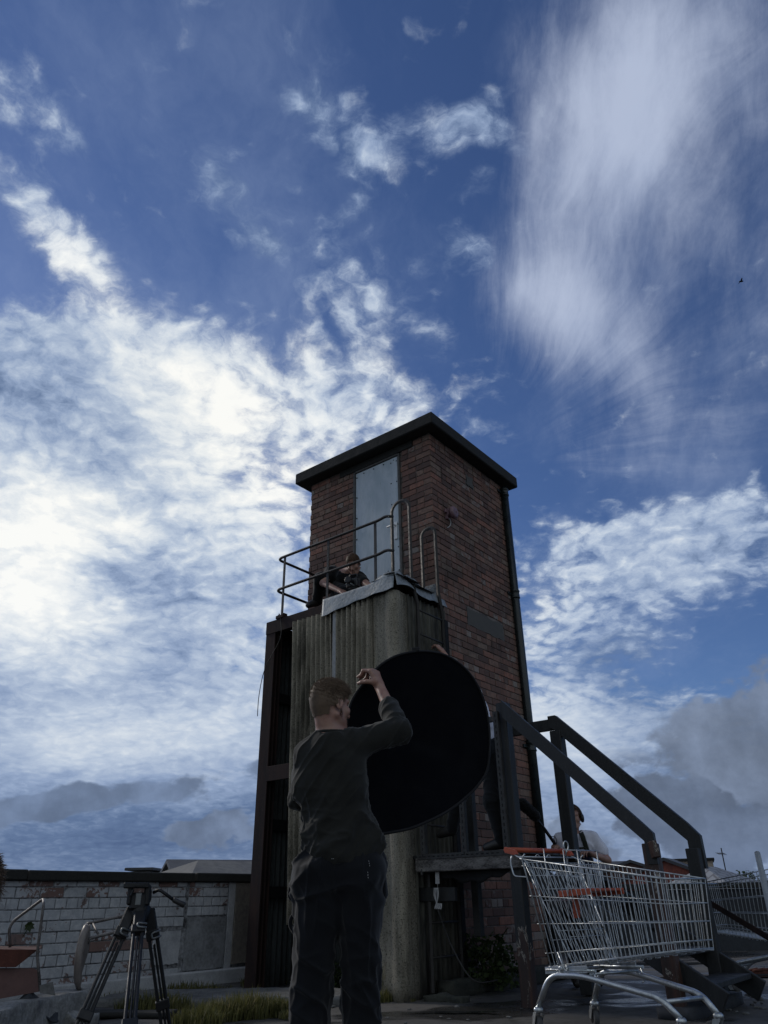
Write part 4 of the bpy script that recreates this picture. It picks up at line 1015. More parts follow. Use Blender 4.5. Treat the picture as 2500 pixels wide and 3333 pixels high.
gabled('pale_slate_house', r0, r1, 2.3, 1.0, r0[2], 'pale slate roof with terracotta ridge in front of the buff block', MT['wslate'], MT['redbrick'], ov=.1, hip=1.3)
mb = MB(); rr0 = r1 + V(0, 0, 0.02); e_ = V(r1[0] + 2.45, r1[1] - 2.9, r0[2] - 1.30)
tk0 = at_d(2208, 2815, 36); tk1 = at_d(2352, 2812, 36); ztop = at_d(2300, 2800, 36)[2]
t = thing('rooftop_block', V((tk0[0] + tk1[0]) / 2, 36 * 0.93, -9), 'buff rendered box-shaped block rising behind the pale slate roof', 'building')
mb = MB(); c = V((tk0[0] + tk1[0]) / 2, (tk0[1] + tk1[1]) / 2 + 1, ztop - 5); dd = unit(tk1 - tk0); dd = unit(V(dd[0], dd[1], 0)); mb.cbox(c, (dd, V(-dd[1], dd[0], 0), Z), (np.linalg.norm(tk1 - tk0) / 2, 1.2, 5), .03); mb.build('wall', MT['tank'], t)
mb = MB(); mb.cbox(c + Z * 5.03, (dd, V(-dd[1], dd[0], 0), Z), (np.linalg.norm(tk1 - tk0) / 2 + .08, 1.28, 0.05), .02); mb.build('coping', MT['slab'], t)
an0 = at_d(2365, 2850, 28); an1 = at_d(2347, 2760, 28)
t = thing('tv_aerial', an0, 'thin television aerial on a mast at the far right against the sky', 'aerial')
mb = MB(); mb.tube([an0 - Z * 1, an1], 0.018, 6); mb.build('mast', MT['hole'], t)
mb = MB(); m0 = at_d(2333, 2778, 28); m1 = at_d(2361, 2779, 28); mb.tube([m0, m1], 0.009, 5)
for k in range(5):
    p_ = m0 + (m1 - m0) * (k + .5) / 5; mb.tube([p_ - V(0, .15, .04), p_ + V(0, .15, .04)], .006, 4)
mb.build('antenna', MT['hole'], t)
MT['bark'] = simple('bark', (0.05, 0.04, 0.03), 0.9)
MT['tree'] = leaf_mat('tree_leaves', (0.035, 0.055, 0.022, 1), (0.075, 0.10, 0.035, 1))
def tree(x0, x1, ytop, D_, label, seed, n=2600):
    base = at_d((x0 + x1) / 2, 2900, D_); top = at_d((x0 + x1) / 2, ytop, D_)[2]; R_ = D_ * (x1 - x0) / 2 / 2690
    t = thing('tree', (base[0], base[1], -9), label, 'tree', 'trees beyond the roof edge'); r = random.Random(seed)
    mb = MB(); mb.tube([(base[0], base[1], -9), (base[0] + .2, base[1], -3), (base[0], base[1], top - 1.0)], [.4, .28, .1], 8)
    for k in range(7):
        a = k * .9; mb.tube([(base[0], base[1], -4 + k * .5), (base[0] + R_ * .6 * math.cos(a), base[1] + R_ * .6 * math.sin(a), -1.5 + k * .35)], [.12, .04], 6)
    mb.build('trunk', MT['bark'], t)
    mb = MB(); cz = top - 3.0
    for _ in range(n):
        k = r.randrange(9); a = k * 2.4; lc = V(base[0] + R_ * .55 * math.cos(a), base[1] + R_ * .55 * math.sin(a), cz + (k % 3 - 1) * 1.3 + (k == 4) * 1.5); q = r.random() ** .4
        d = unit(V(r.gauss(0, 1), r.gauss(0, 1), r.gauss(0, 1))); p = lc + d * q * V(R_ * .5, R_ * .5, 1.5)
        if p[2] > top: p[2] = top - r.uniform(0, .5)
        d = unit(V(r.gauss(0, 1), r.gauss(0, 1), r.gauss(0, 1))); s_ = unit(np.cross(d, V(r.gauss(0, 1), r.gauss(0, 1), 1))); l = .20
        mb.add([p, p + d * l * .5 + s_ * l * .35, p + d * l, p + d * l * .5 - s_ * l * .35], [(0, 1, 2, 3)], tone=r.random())
    mb.build('crown', MT['tree'], t)
tree(2412, 2440, 2828, 60, 'leftmost of the small green trees right of the pale slate roof', 1)
tree(2430, 2466, 2824, 63, 'tallest green tree between the pale slate roof and the leaning grey pipe', 2)
tree(2478, 2530, 2838, 62, 'low green tree at the right edge behind the grey pipe', 3)
tree(2385, 2412, 2850, 66, 'lowest tree just showing over the end of the pale slate roof', 4)

# ================================================================ timber deck and steps
P1 = V(1.02, 6.65, 0) + V(0.03, 0.02, 0); P2 = P1 + U * 1.0 + V(0.018, 0, 0); P3 = V(1.93, 5.93, 0); P4 = P3 + U * 0.95
DZ = 1.075
dk = thing('timber_deck', P1 + U * .5 + VV * .5, 'raised timber deck with steps and black painted rails in front of the brick tower', 'deck')
ax3 = (U, VV, Z)
def post(P, z0, z1, m, w=0.05):
    mb = MB(); mb.cbox(P + Z * (z0 + z1) / 2, ax3, (w, w, (z1 - z0) / 2), 0.006); return mb.build('post', m, dk)
z1t = CAM_H + math.hypot(P1[0], P1[1]) * 0.2315; z3t = CAM_H + math.hypot(P3[0], P3[1]) * 0.079
post(P1, 0.0, z1t, MT['post']); post(P2, 0.0, z1t - 0.1, MT['timber'], .056); post(P3, 0.05, z3t - .15, MT['post3']); post(P4, 0.05, z3t - .15, MT['timber'])
def bm(name, a, b_, w, h, m=None, up=(0, 0, 1), ends=0.0):
    mb = MB(); mb.beam(a, b_, w, h, up=up, ends=ends, ch=.005); return mb.build(name, m or MT['timber'], dk)
off = VV * 0.0 - U * 0.072
E_ = -VV
def mitred(name, base, pts, th, m):
    mb = MB(); mb.prism([base + E_ * s_ + Z * z_ for s_, z_ in pts], U, th); return mb.build(name, m, dk)
L3 = float((P3 - P1) @ E_)
mitred('handrail', V(P1[0], P1[1], 0) - U * 0.095, [(.035, z1t + .01), (L3 - .03, z3t + .005), (L3 + .055, z3t - .085), (L3 + .055, z3t - .29), (L3 - .02, z3t - .29), (L3 - .02, z3t - .135), (.035, z1t - .145)], .042, MT['timber'])
mitred('handrail', V(P2[0] - .018, P2[1], 0) - U * 0.03, [(-.05, z1t + .05), (.03, z1t + .05), (L3 - .03, z3t + .055), (L3 + .06, z3t - .05), (L3 + .06, z3t - .30), (L3 - .05, z3t - .30), (L3 - .05, z3t - .085), (-.0, z1t - .085), (-.05, z1t - .06)], .06, MT['timber'])
bm('handrail', P2 + Z * (z1t - 0.03), P2 + VV * 0.98 + Z * (z1t - 0.03), 0.045, 0.11, ends=.03)
bm('rail_plate', P3 + Z * (z3t - .14) + off - VV * 0.04, P3 + Z * (z3t - .25) + off - VV * .055, 0.05, 0.07, MT['post3'])
# deck
df = -0.655; DL = -0.10; DR = float((P1 - CN) @ VV)
def DP(p, q, z): return T(p, q, z)
mb = MB(); mb.cbox(DP(df, (DL + DR) / 2 - .02, DZ - 0.065), (VV, U, Z), ((DL - DR) / 2 + .05, 0.03, 0.055), .006); mb.build('edge_beam', MT['whitewood'], dk)
for q_ in (DL - .02, DR + .02): 
    mb = MB(); mb.cbox(DP(df + .55, q_, DZ - 0.075), (U, VV, Z), (0.5, 0.025, 0.055), .006); mb.build('joist', MT['timber'], dk)
for i in range(8):
    mb = MB(); mb.cbox(DP(df + .06 + .135 * i, (DL + DR) / 2, DZ + .0), (VV, U, Z), ((DL - DR) / 2 + .09, 0.062, 0.014), .004); mb.build('board', MT['timber'], dk)
# hanging dark felt under the deck
mb = MB()
def fl(a, b_):
    return DP(df + .05 + .02 * math.sin(6 * a), DL - .15 + (DR - DL + .15) * a, DZ - .115 - (0.035 + 0.06 * math.sin(math.pi * min(1, a * 1.1)) + .012 * math.sin(25 * a)) * b_)
mb.grid(fl, 30, 4, 0, True, th=U * -.004); mb.build('felt_skirt', MT['hole'], dk)
# slotted steel angles
def slotted(a, b_, w, face, name='slotted_angle'):
    mb = MB(); x, y, d = frame(b_ - a, face); L = np.linalg.norm(b_ - a)
    # flange facing `face`
    f = unit(face); s_ = unit(np.cross(d, f)); m = (a + b_) / 2
    mb.cbox(m, (s_, f, d), (w / 2, 0.0016, L / 2), .0008); mb.cbox(m + s_ * w / 2 - f * .02, (f, s_, d), (0.02, 0.0016, L / 2), .0008)
    n = int(L / 0.05)
    for i in range(n): mb.cbox(a + d * (0.03 + 0.05 * i) + f * .002, (s_, f, d), (0.0045, 0.0016, 0.013), .0006, 1)
    return mb.build(name, [MT['slot'], MT['hole']], dk)
def dpt(x, y): return onp(x, y, df - .035)
zt_ = 2.22
for x in (1375, 1509, 1646):
    q_ = float((dpt(x, 2740) - CN) @ VV); slotted(DP(df - .035, q_, DZ - .02), DP(df - .035, q_, zt_ if x > 1400 else 2.1), 0.048, -U)
slotted(DP(df - .034, DL, DZ + .0), DP(df - .034, DR + .06, DZ + .0), .042, -U)
slotted(DP(df - .034, DL, 2.16), DP(df - .034, DR + .06, 2.16), .042, -U)
mb = MB(); mb.lathe(DP(df - .03, DL - .04, DZ - .155), Z, [(0, .012), (.03, .012), (.032, .006), (.06, .006)], 8); mb.build('bolt', MT['slot'], dk)
# inner dark post beside the ladder, and the cross piece behind
mb = MB(); mb.cbox(DP(-.25, -.42, 1.35), ax3, (.035, .035, .9), .005); mb.build('post', MT['timber'], dk)
mb = MB(); mb.cbox(DP(df + .03, -.30, .48), ax3, (.025, .025, .48), .005); 
mb = MB(); mb.cbox(DP(-.55, -.18, .78), (VV, U, Z), (.22, .02, .055), .004); mb.build('cross_piece', MT['timber'], dk)
# steps
s0 = V(*P1) - VV * 0.04; run = np.linalg.norm((P3 - P1)[:2]) + 0.30
for k in (0.02, 0.93):
    bm('stringer', P1 + U * k - VV * .05 + Z * (DZ - .10), P1 + U * k - VV * run + Z * 0.10, 0.04, 0.15)
for i in range(5):
    t_ = (i + .8) / 5.6; c_ = P1 + U * .475 - VV * (.05 + run * t_) + Z * (DZ - .06 - (DZ - .12) * t_); mb = MB(); mb.cbox(c_, (U, VV, Z), (.45, .11, .018), .004); mb.build('tread', MT['timber'], dk)
# rag hanging from the deck edge
mb = MB(); p_ = onp(1425, 2890, df + .02); r = random.Random(1)
for k in range(4): mb.tube(spline([p_ + VV * .012 * k, p_ + VV * .015 * k - Z * .07 + U * .01 * (k % 2), p_ - VV * .02 * (k - 2) - Z * .16, p_ - VV * .01 * k - Z * .12], 5), .006, 5)
mb.tube([p_ + Z * .12, p_], .003, 4); mb.cbox(p_ + Z * .08, (VV, U, Z), (.022, .004, .05), .003)
tag(mb.build('rag', MT['white']), 'ragged pale cord and cloth hanging under the front of the timber deck', 'rag')
mb = MB(); mb.tube(spline([onp(1425, 2960, df + .02), onp(1470, 3080, df + .1), onp(1540, 3190, df + .1), onp(1620, 3190, df + .3)], 6), .006, 5)
tag(mb.build('cable', MT['rail']), 'thin cable trailing from the deck down past the shrub to the kerb', 'cable')

# ================================================================ shopping trolleys
def steel(name, c, r, met=0.9):
    m, g, b = mat(name); co = coords(g); n = g.noise(co, 30, 5, 0.7); n2 = g.noise(co, 160, 3, 0.6)
    g.put(b, 'Base Color', g.mix(g.ramp(n, 0.4, 0.75), c, tuple(x * .55 for x in c[:3]) + (1,))); g.put(b, 'Metallic', met); g.put(b, 'Roughness', g.ramp(n, 0.3, 0.7, r - .07, r + .15))
    bump(g, b, n2, .15, .002); return m
MT['wire'] = steel('zinc_wire', (0.50, 0.53, 0.55, 1), .40); MT['tube'] = steel('zinc_tube', (0.50, 0.53, 0.55, 1), .33)
MT['orange'] = simple('scuffed_orange_plastic', (0.42, 0.075, 0.025), 0.42, scale=16, c2=(0.27, 0.05, 0.02), bst=.3)
MT['tyre'] = simple('grey_rubber', (0.07, 0.07, 0.072), .6, scale=20); MT['rub'] = simple('black_plastic', (0.02, 0.02, 0.022), .45, scale=20)
_Rn = at_z(1746, 3282, .14); _Fn = at_z(2190, 3325, .14); _Rf = at_z(1945, 3262, .14); _Ff = at_z(2316, 3304, .14)
tc = (_Rn + _Rf) / 2; tf = unit((_Fn + _Ff) / 2 - tc); tc = V(tc[0], tc[1], 0)
_r = math.radians(5); tf = V(tf[0] * math.cos(_r) - tf[1] * math.sin(_r), tf[0] * math.sin(_r) + tf[1] * math.cos(_r), 0); tl = V(-tf[1], tf[0], 0)
def build_trolley():
    t = thing('shopping_trolley', (0, 0, 0), 'wire shopping trolley with orange handle standing in front of the timber deck', 'shopping trolley')
    X = lambda a, b, z: V(a, b, z)
    FT, FB = .910, .895
    R0 = lambda s_, k: X(0.0 + 0.092 * (1 - k), s_ * (0.205 + 0.055 * k), 0.36 + (0.972 - 0.36) * k)       # rear edge, k: 0 bottom, 1 top
    F0 = lambda s_, k: X(FB + (FT - FB) * k, s_ * (0.165 + 0.025 * k), 0.465 + (0.828 - 0.465) * k)
    S = lambda s_, u_, k: R0(s_, k) * (1 - u_) + F0(s_, k) * u_
    wr = 0.0024; fr = 0.0034
    mb = MB()
    for s_ in (-1, 1):
        for k, rr in ((1.0, .0048), (0.93, .0028), (0.64, .0030), (0.38, .0030), (0.115, .0034), (0.0, .0034)):
            mb.tube([S(s_, 0.0, k) - V(.015, 0, 0), S(s_, 1.0, k)], rr, 6)
        n = 27
        for i in range(n + 1):
            u_ = i / n; mb.tube([S(s_, u_, -0.03), S(s_, u_, 1.0)], wr, 4, cap=False)
            if i % 2: mb.tube([S(s_, u_, -0.03), S(s_, u_, -0.03) + V(0, -s_ * .03, 0)], wr, 4, cap=False)
        mb.tube(rounded([S(s_, 0, 1.02) + V(0.03, 0, 0.015), S(s_, 0, 1.0), S(s_, 0, 0)], .02), .0045, 6)
        mb.tube(rounded([S(s_, .035, 1.0) + V(-.02, 0, .01), S(s_, .06, .86), S(s_, .065, .0)], .02), .0036, 6)
    for k, rr in ((1.0, .0048), (0.93, .0028), (0.64, .0030), (0.38, .0030), (0.115, .0034), (0.0, .0034)):
        mb.tube([F0(-1, k), F0(1, k)], rr, 6)
    for i in range(1, 10):
        b = i / 10; a0 = F0(-1, -.03) * (1 - b) + F0(1, -.03) * b; a1 = F0(-1, 1) * (1 - b) + F0(1, 1) * b
        mb.tube([a0 - V(.02, 0, 0), a0, a1], wr, 4, cap=False)
    for i in range(17):            # bottom
        b = i / 16; mb.tube([S(-1, 0.0, 0) * (1 - b) + S(1, 0.0, 0) * b - V(0, 0, .004), S(-1, 1, 0) * (1 - b) + S(1, 1, 0) * b - V(0, 0, .004)], wr * 1.3, 4, cap=False)
    for i in range(13): mb.tube([S(-1, i / 12, 0) - V(0, 0, .007), S(1, i / 12, 0) - V(0, 0, .007)], .0026, 5, cap=False)
    mb.build('basket', MT['wire'], t)
    mb = MB()                       # hinged rear flap, pushed in
    G0 = lambda b, k: V(0.0 + 0.235 * (1 - k), b * (.19 + .05 * k), .385 + .565 * k)
    for i in range(15):
        b = -1 + 2 * i / 14; mb.tube([G0(b, 0), G0(b, 1)], wr, 4, cap=False)
    for k in (0, .3, .6, .86, 1): mb.tube([G0(-1, k), G0(1, k)], .003, 5)
    mb.tube(rounded([G0(-1, 1), G0(-1, 0), G0(1, 0), G0(1, 1)], .03), .0036, 6); mb.build('rear_flap', MT['wire'], t)
    mb = MB()                       # child seat cage
    for s_ in (-1, 1):
        mb.tube(rounded([V(.08, s_ * .15, 1.03), V(.09, s_ * .15, .80), V(.06, s_ * .15, .50)], .02), .0036, 6); mb.tube(rounded([V(.23, s_ * .15, 1.015), V(.235, s_ * .15, .80), V(.20, s_ * .15, .52)], .02), .0036, 6)
    mb.tube([V(.23, -.15, 1.015), V(.23, .15, 1.015)], .0036, 6); mb.tube([V(.235, -.15, .79), V(.235, .15, .79)], .003, 6); mb.tube([V(.07, -.15, .79), V(.07, .15, .79)], .003, 6)
    for i in range(9): mb.tube([V(.233, -.15 + .0375 * i, .93), V(.235, -.15 + .0375 * i, .79)], wr, 4, cap=False)
    mb.tube([V(.233, -.15, .93), V(.233, .15, .93)], .003, 6)
    mb.tube([V(.06, -.15, .50), V(.06, .15, .50)], .0025, 5); mb.tube([V(.20, -.15, .52), V(.20, .15, .52)], .0025, 5)
    mb.build('seat_cage', MT['wire'], t)
    mb = MB(); mb.cbox(V(.27, 0, .775), (V(1, 0, 0.05), V(0, 1, 0), Z), (.12, .145, .008), .003); mb.cbox(V(.15, 0, .70), (V(.1, 0, 1), V(0, 1, 0), V(1, 0, -.1)), (.08, .025, .006), .002)
    for s_ in (-1, 1): mb.cbox(V(.27, s_ * .145, .765), (V(1, 0, .05), V(0, 1, 0), Z), (.12, .006, .018), .002)
    mb.build('child_seat', MT['orange'], t)
    mb = MB(); hz_ = 1.032; ha = -.125
    mb.tube([V(ha, -.235, hz_), V(ha, .235, hz_)], .0155, 14); mb.build('handle', MT['orange'], t)
    for s_ in (-1, 1):
        mb = MB(); pts = [V(ha - .018, s_ * .25, hz_), V(ha - .010, s_ * .25, hz_ + .018), V(ha + .07, s_ * .25, hz_ - .005), V(ha + .085, s_ * .25, hz_ - .03), V(ha + .06, s_ * .25, hz_ - .035), V(ha - .010, s_ * .25, hz_ - .018)]
        mb.prism([p - V(0, .009, 0) for p in pts], V(0, 1, 0), .018); mb.build('handle_end', MT['orange'], t)
    mb = MB()
    for s_ in (-1, 1):
        mb.tube(rounded([V(ha + .05, s_ * .25, hz_ - .02), V(-.04, s_ * .255, .985), S(s_, .02, 1.0), S(s_, .05, .88)], .02), .005, 8)
        mb.tube(rounded([V(ha + .04, s_ * .25, hz_ - .03), V(-.10, s_ * .255, .95), V(-.085, s_ * .25, .87), S(s_, 0, .82)], .025), .0045, 8)
    mb.tube([V(-.04, -.25, .985), V(-.04, .25, .985)], .0052, 8)
    mb.tube([V(-.04, .17, .985)] + [V(-.02, .17 + .022 * math.sin(a_), 1.06 + .03 * -math.cos(a_)) for a_ in np.linspace(.3, 5.9, 10)] + [V(-.04, .18, .985)], .0042, 8)
    for b in (-.08, .02): mb.tube([V(-.04 + .002, b + .016 * math.cos(a_), .985 + .016 * math.sin(a_)) for a_ in np.linspace(-.3, 3.5, 8)], .003, 6)
    mb.build('handle_bracket', MT['wire'], t)
    for s_ in (-1, 1):
        mb = MB(); mb.cbox(V(.20, s_ * .208, .347), (V(1, 0, .06), V(0, 1, 0), Z), (.15, .004, .019), .002)
        mb.lathe(V(.17, s_ * .212, .352), V(0, s_, 0), [(0, .017), (.006, .017), (.008, .008)], 12)
        mb.tube(rounded([V(.165, s_ * .218, .44), V(.20, s_ * .218, .345), V(.222, s_ * .218, .345), V(.215, s_ * .218, .375)], .012), .0045, 8)
        mb.build('side_plate', MT['tube'], t)
    for s_ in (-1, 1):
        mb = MB(); rr = .0165
        pts = [V(-.005, s_ * .235, .145), V(.085, s_ * .215, .315), V(.30, s_ * .205, .322), V(.765, s_ * .17, .232), V(.85, s_ * .155, .14)]
        mb.tube(rounded(pts, .07, 8), rr, 14); mb.build('frame_tube', MT['tube'], t)
    mb = MB(); mb.tube([V(.775, -.165, .215), V(.775, .165, .215)], .0125, 12); mb.tube([V(.115, -.20, .338), V(.115, .20, .338)], .010, 10); mb.tube([V(.36, -.20, .33), V(.36, .20, .33)], .008, 10); mb.build('cross_tube', MT['tube'], t)
    mb = MB()
    for s_ in (-1, 1): mb.tube([V(.055, s_ * .205, .342), V(.40, s_ * .203, .350)], .0095, 10)
    for s_ in (-1, 1): mb.tube(rounded([V(.385, s_ * .20, .35), V(.40, s_ * .20, .28), V(.40, s_ * .18, .27)], .02), .0045, 8)
    mb.build('support_rod', MT['tube'], t)
    for (a, b, yaw) in ((-.005, -.235, 2.7), (-.005, .235, 2.6), (.852, -.155, 2.9), (.852, .155, 3.3)):
        c0 = V(a, b, 0.055); d = V(math.cos(yaw), math.sin(yaw), 0); n = V(-d[1], d[0], 0); wc = V(a, b, .055) + d * .035
        mb = MB(); mb.lathe(V(a, b, .118), Z, [(0, .024), (.012, .026), (.02, .026), (.03, .019)], 14)
        for s_ in (-1, 1):
            P = [V(a, b, .12) + n * s_ * .021 - d * .02, V(a, b, .12) + n * s_ * .021 + d * .022, wc + n * s_ * .021 + d * .012 - Z * .004, wc + n * s_ * .021 - d * .012 - Z * .006]
            mb.prism(P, n * s_, .003)
        cs_ = mb.build('caster_fork', MT['tube'], t)
        mb = MB(); mb.lathe(wc - n * .014, n, [(0, .030), (0, .050), (.004, .055), (.024, .055), (.028, .050), (.028, .030)], 24); w_ = mb.build('wheel', MT['tyre'], t)
        mb = MB(); mb.lathe(wc - n * .0155, n, [(0, .006), (0, .030), (.031, .030), (.031, .006)], 18); mb.build('hub', MT['rub'], w_)
    return t
tr = build_trolley()
def shear(o):                       # the old trolley has been knocked slightly out of square
    if o.type == 'MESH':
        for v_ in o.data.vertices: v_.co.x += .24 * v_.co.y
    for c_ in o.children: shear(c_)
shear(tr)
def set_pose(o, c, f, tilt=0.0):
    o.location = tuple(c); o.rotation_euler = (0, tilt, math.atan2(f[1], f[0]))
set_pose(tr, tc, tf)
tr['group'] = 'wire shopping trolleys'
def copy_tree(o, parent=None):
    c = o.copy(); COL.objects.link(c); c.parent = parent
    for ch in list(o.children): copy_tree(ch, c)
    return c
t2 = copy_tree(tr); t2['label'] = 'second wire shopping trolley, half out of view behind the steps at the right edge'
nose = at_d(2292, 2885, 7.85); f2 = unit(V(-.84, .54, 0)); set_pose(t2, V(nose[0], nose[1], 0) - f2 * .95, f2)
# leaning grey pipe
pa = at_d(2465, 2776, 7.1); pb_ = at_d(2520, 3020, 6.7); d_ = unit(pb_ - pa); pb2 = pa + d_ * ((pa[2] - .0) / -d_[2])
t = MB(); t.tube([pa, pb2], .022, 14); MT['greypipe'] = simple('grey_pipe', (.34, .36, .36), .5, scale=14)
tag(t.build('pipe', MT['greypipe']), 'pale grey pipe leaning against the second trolley at the right edge', 'pipe')
pa = at_d(2305, 2935, 7.7); pb_ = at_d(2515, 3060, 7.0); mb = MB(); mb.beam(pa, pb_, .008, .05); tag(mb.build('flat_bar', MT['rust']), 'long rusty flat bar slanting across the second trolley', 'bar')

# ================================================================ tripod
MT['trp'] = simple('black_tripod', (0.003, 0.0035, 0.005), .55, .0, scale=20, bst=.2); MT['alu'] = simple('grey_aluminium', (0.20, 0.21, 0.21), .42, .6, scale=20); MT['trod'] = simple('dull_rod', (0.06, 0.06, 0.06), .5, .5, scale=20)
Dt = 4.1
tt = at_d(452, 2990, Dt); th_ = at_d(438, 2880, Dt)
tp = thing('camera_tripod', (tt[0], tt[1], 0), 'black camera tripod with fluid head and pan arm in front of the white wall', 'tripod')
hx = unit(V(tt[1], -tt[0], 0)); hy = V(-hx[1], hx[0], 0)         # right / away as seen
def tq(x, y, dd=0.0): return at_d(x, y, Dt) + hy * dd
hub = tq(452, 2985)
mb = MB(); mb.lathe(tq(452, 2990), Z, [(-.03, .035), (0, .045), (.045, .05), (.055, .042), (.075, .040), (.078, .046), (.10, .046), (.105, .03)], 24); mb.build('bowl', MT['trp'], tp)
mb = MB(); ct = tq(452, 2925); mb.cbox(ct - Z * .012, (hx, hy, Z), (.040, .048, .038), .012); mb.cbox(ct + hx * .036 + Z * .014, (hx, hy, Z), (.016, .045, .045), .008); mb.cbox(ct - hx * .042 + Z * .012, (hx, hy, Z), (.012, .045, .040), .008)
mb.lathe(ct + hx * .040 + Z * .01, hx, [(0, .030), (.012, .030), (.016, .022)], 20); hd = mb.build('fluid_head', MT['trp'], tp)
mb = MB(); mb.cbox(ct - hy * .046 + hx * -.002 - Z * .002, (hx, hy, Z), (.014, .003, .026), .003); mb.build('side_plate', MT['alu'], hd)
mb = MB(); mb.cbox(tq(444, 2882), (hx, hy, Z), (.058, .06, .012), .004); mb.cbox(tq(440, 2882) + hx * .018 - hy * .061, (hx, hy, Z), (.022, .003, .004), .001); mb.build('camera_plate', MT['trp'], tp)
mb = MB(); mb.beam(tq(436, 2895, -.06), tq(424, 2918, -.06), .012, .010); mb.build('lock_lever', MT['trp'], hd)
mb = MB(); a_ = tq(500, 2905, -.01); b_ = tq(518, 2895, -.04); c_ = tq(562, 2928, -.05)
mb.tube(rounded([a_, b_, c_], .02), .0075, 12); pn = mb.build('pan_arm', MT['trp'], tp)
mb = MB(); e_ = tq(600, 2947, -.05); mb.tube([c_, c_ + (e_ - c_) * .1, c_ + (e_ - c_) * .5, c_ + (e_ - c_) * .92, e_], [.0095, .0125, .0115, .0135, .010], 12); mb.build('grip', MT['rub'], pn)
ft = (at_z(140, 3560, 0), at_z(405, 3700, 0), at_z(625, 3640, 0))
tops = (tq(425, 2968, -.01), tq(455, 2975, -.045), tq(487, 2968, .01)); feet = (at_d(228, 3420, Dt - .25), at_d(412, 3440, Dt - .62), at_d(552, 3430, Dt + .12))
for i, (a_, b_) in enumerate(zip(tops, feet)):
    d = unit(b_ - a_); L = (a_[2] - .02) / -d[2]; b_ = a_ + d * L; s_ = unit(np.cross(d, hy if i != 1 else hy)); f = np.cross(s_, d)
    sp_ = .0185
    mb = MB(); mb.cbox(a_ + d * .04, (s_, f, d), (.026, .013, .055), .006); lg = mb.build('leg', MT['trp'], tp)
    for k in (-1, 0, 1):
        mb = MB(); m0 = a_ + d * .07 + s_ * sp_ * k; m1 = b_ - d * .05 + s_ * sp_ * k
        if k == 0: m0 = a_ + d * .14
        mb.beam(m0, m1, .0145 if k else .010, .017, up=f, ch=.004); mb.build('leg_tube', MT['trp'], lg)
    mb = MB(); mb.cbox(a_ + d * .10, (s_, f, d), (.031, .017, .022), .004); mb.build('leg_clamp', MT['trp'], lg); mb = MB(); mb.cbox(a_ + d * (L * .55), (s_, f, d), (.031, .015, .02), .004); mb.build('leg_clamp', MT['trp'], lg)
    mb = MB(); mb.tube(rounded([a_ + d * .088 + s_ * .036 - f * .02, a_ + d * .088 + s_ * (-.005) - f * .028, a_ + d * .112 + s_ * (-.005) - f * .028, a_ + d * .112 + s_ * .036 - f * .02], .01), .0045, 8, closed=False); mb.build('clamp_lever', MT['alu'], lg)
    mb = MB(); mb.cbox(b_ - d * .02, (s_, f, d), (.033, .02, .03), .006); mb.build('foot', MT['rub'], lg)
    mb = MB(); mb.tube([a_ + d * .115 + s_ * .0105, b_ - d * .1 + s_ * .0105], .0022, 5); mb.build('guide_rod', MT['trod'], lg)

# ================================================================ junk by the white wall
MT['dull'] = simple('dull_rusty_tube', (0.16, 0.15, 0.145), .5, .3, scale=16, c2=(0.05, 0.04, 0.035))
MT['cup'] = simple('tan_plastic_shell', (0.19, 0.165, 0.15), .42, scale=7, c2=(0.14, 0.12, 0.11), bst=.15)
ch = thing('plastic_chair', at_z(255, 3225, 0), 'tan plastic chair shell tipped on its side, with bent steel tube legs', 'chair')
Dc = 6.9
mb = MB(); c0 = at_d(281, 3010, Dc); c1 = at_d(256, 3222, Dc); rgt = unit(V(c0[1], -c0[0], 0)); awy = V(-rgt[1], rgt[0], 0)
def shell(a, b_):
    base = c0 * (1 - b_) + c1 * b_
    bulge = math.sin(math.pi * b_) ** .5
    w = .20 * (0.35 + 0.65 * math.sin(math.pi * min(1, .12 + .8 * b_)) ** .6)
    x_ = (2 * a - 1)
    return base + awy * x_ * w + rgt * (.035 * (1 - x_ * x_) * 1.1 * bulge - .05 * bulge + .02 + .02 * math.sin(5 * b_)) 
mb.grid(shell, 16, 24, 0, True, th=rgt * -.012)
mb.tube([c0 + awy * -.06] + [c0 * (1 - b_) + c1 * b_ - awy * (.20 * (0.35 + 0.65 * math.sin(math.pi * min(1, .12 + .8 * b_)) ** .6)) + rgt * (-.045 * math.sin(math.pi * b_) ** .5 + .02) for b_ in np.linspace(.05, 1, 14)], [.012] + [.028] * 12 + [.014, .006], 10)
mb.build('seat_shell', MT['cup'], ch)
mb = MB(); q = lambda x, y, dd=0: at_d(x, y, Dc) + awy * dd
mb.tube(rounded([q(282, 3008, .1), q(300, 3004, .1), q(420, 2978, .15), q(440, 3000, .18)], .04), .011, 10)
mb.tube(rounded([q(284, 3070, -.12), q(292, 3052, -.12), q(440, 3018, -.05), q(455, 3060, -.02)], .04), .011, 10)
mb.tube([q(302, 3005, .1), q(321, 3043, -.1)], .009, 8); mb.tube([q(440, 3000, .18), q(455, 3060, -.02)], .011, 8)
mb.build('leg_frame', MT['dull'], ch)
tb = thing('metal_tray', at_z(60, 3200, 0), 'rusty dark red metal tray on a bent tube frame at the left edge', 'tray')
Db = 6.2
q = lambda x, y, dd=0: at_d(x, y, Db) + awy * dd
mb = MB(); P = [q(-200, 3088), q(124, 3091), q(52, 3148), q(-160, 3150)]; mb.prism(P, awy, .45); mb.build('tray', MT['rustred'], tb)
mb = MB(); mb.tube(rounded([q(24, 3088, .2), q(21, 3025, .2), q(35, 3000, .2), q(138, 2925, .1), q(143, 2940, -.02), q(122, 3100, -.02), q(124, 3130, -.02), q(132, 3225, -.02)], .03), .0095, 10); mb.build('tube_frame', MT['dull'], tb)
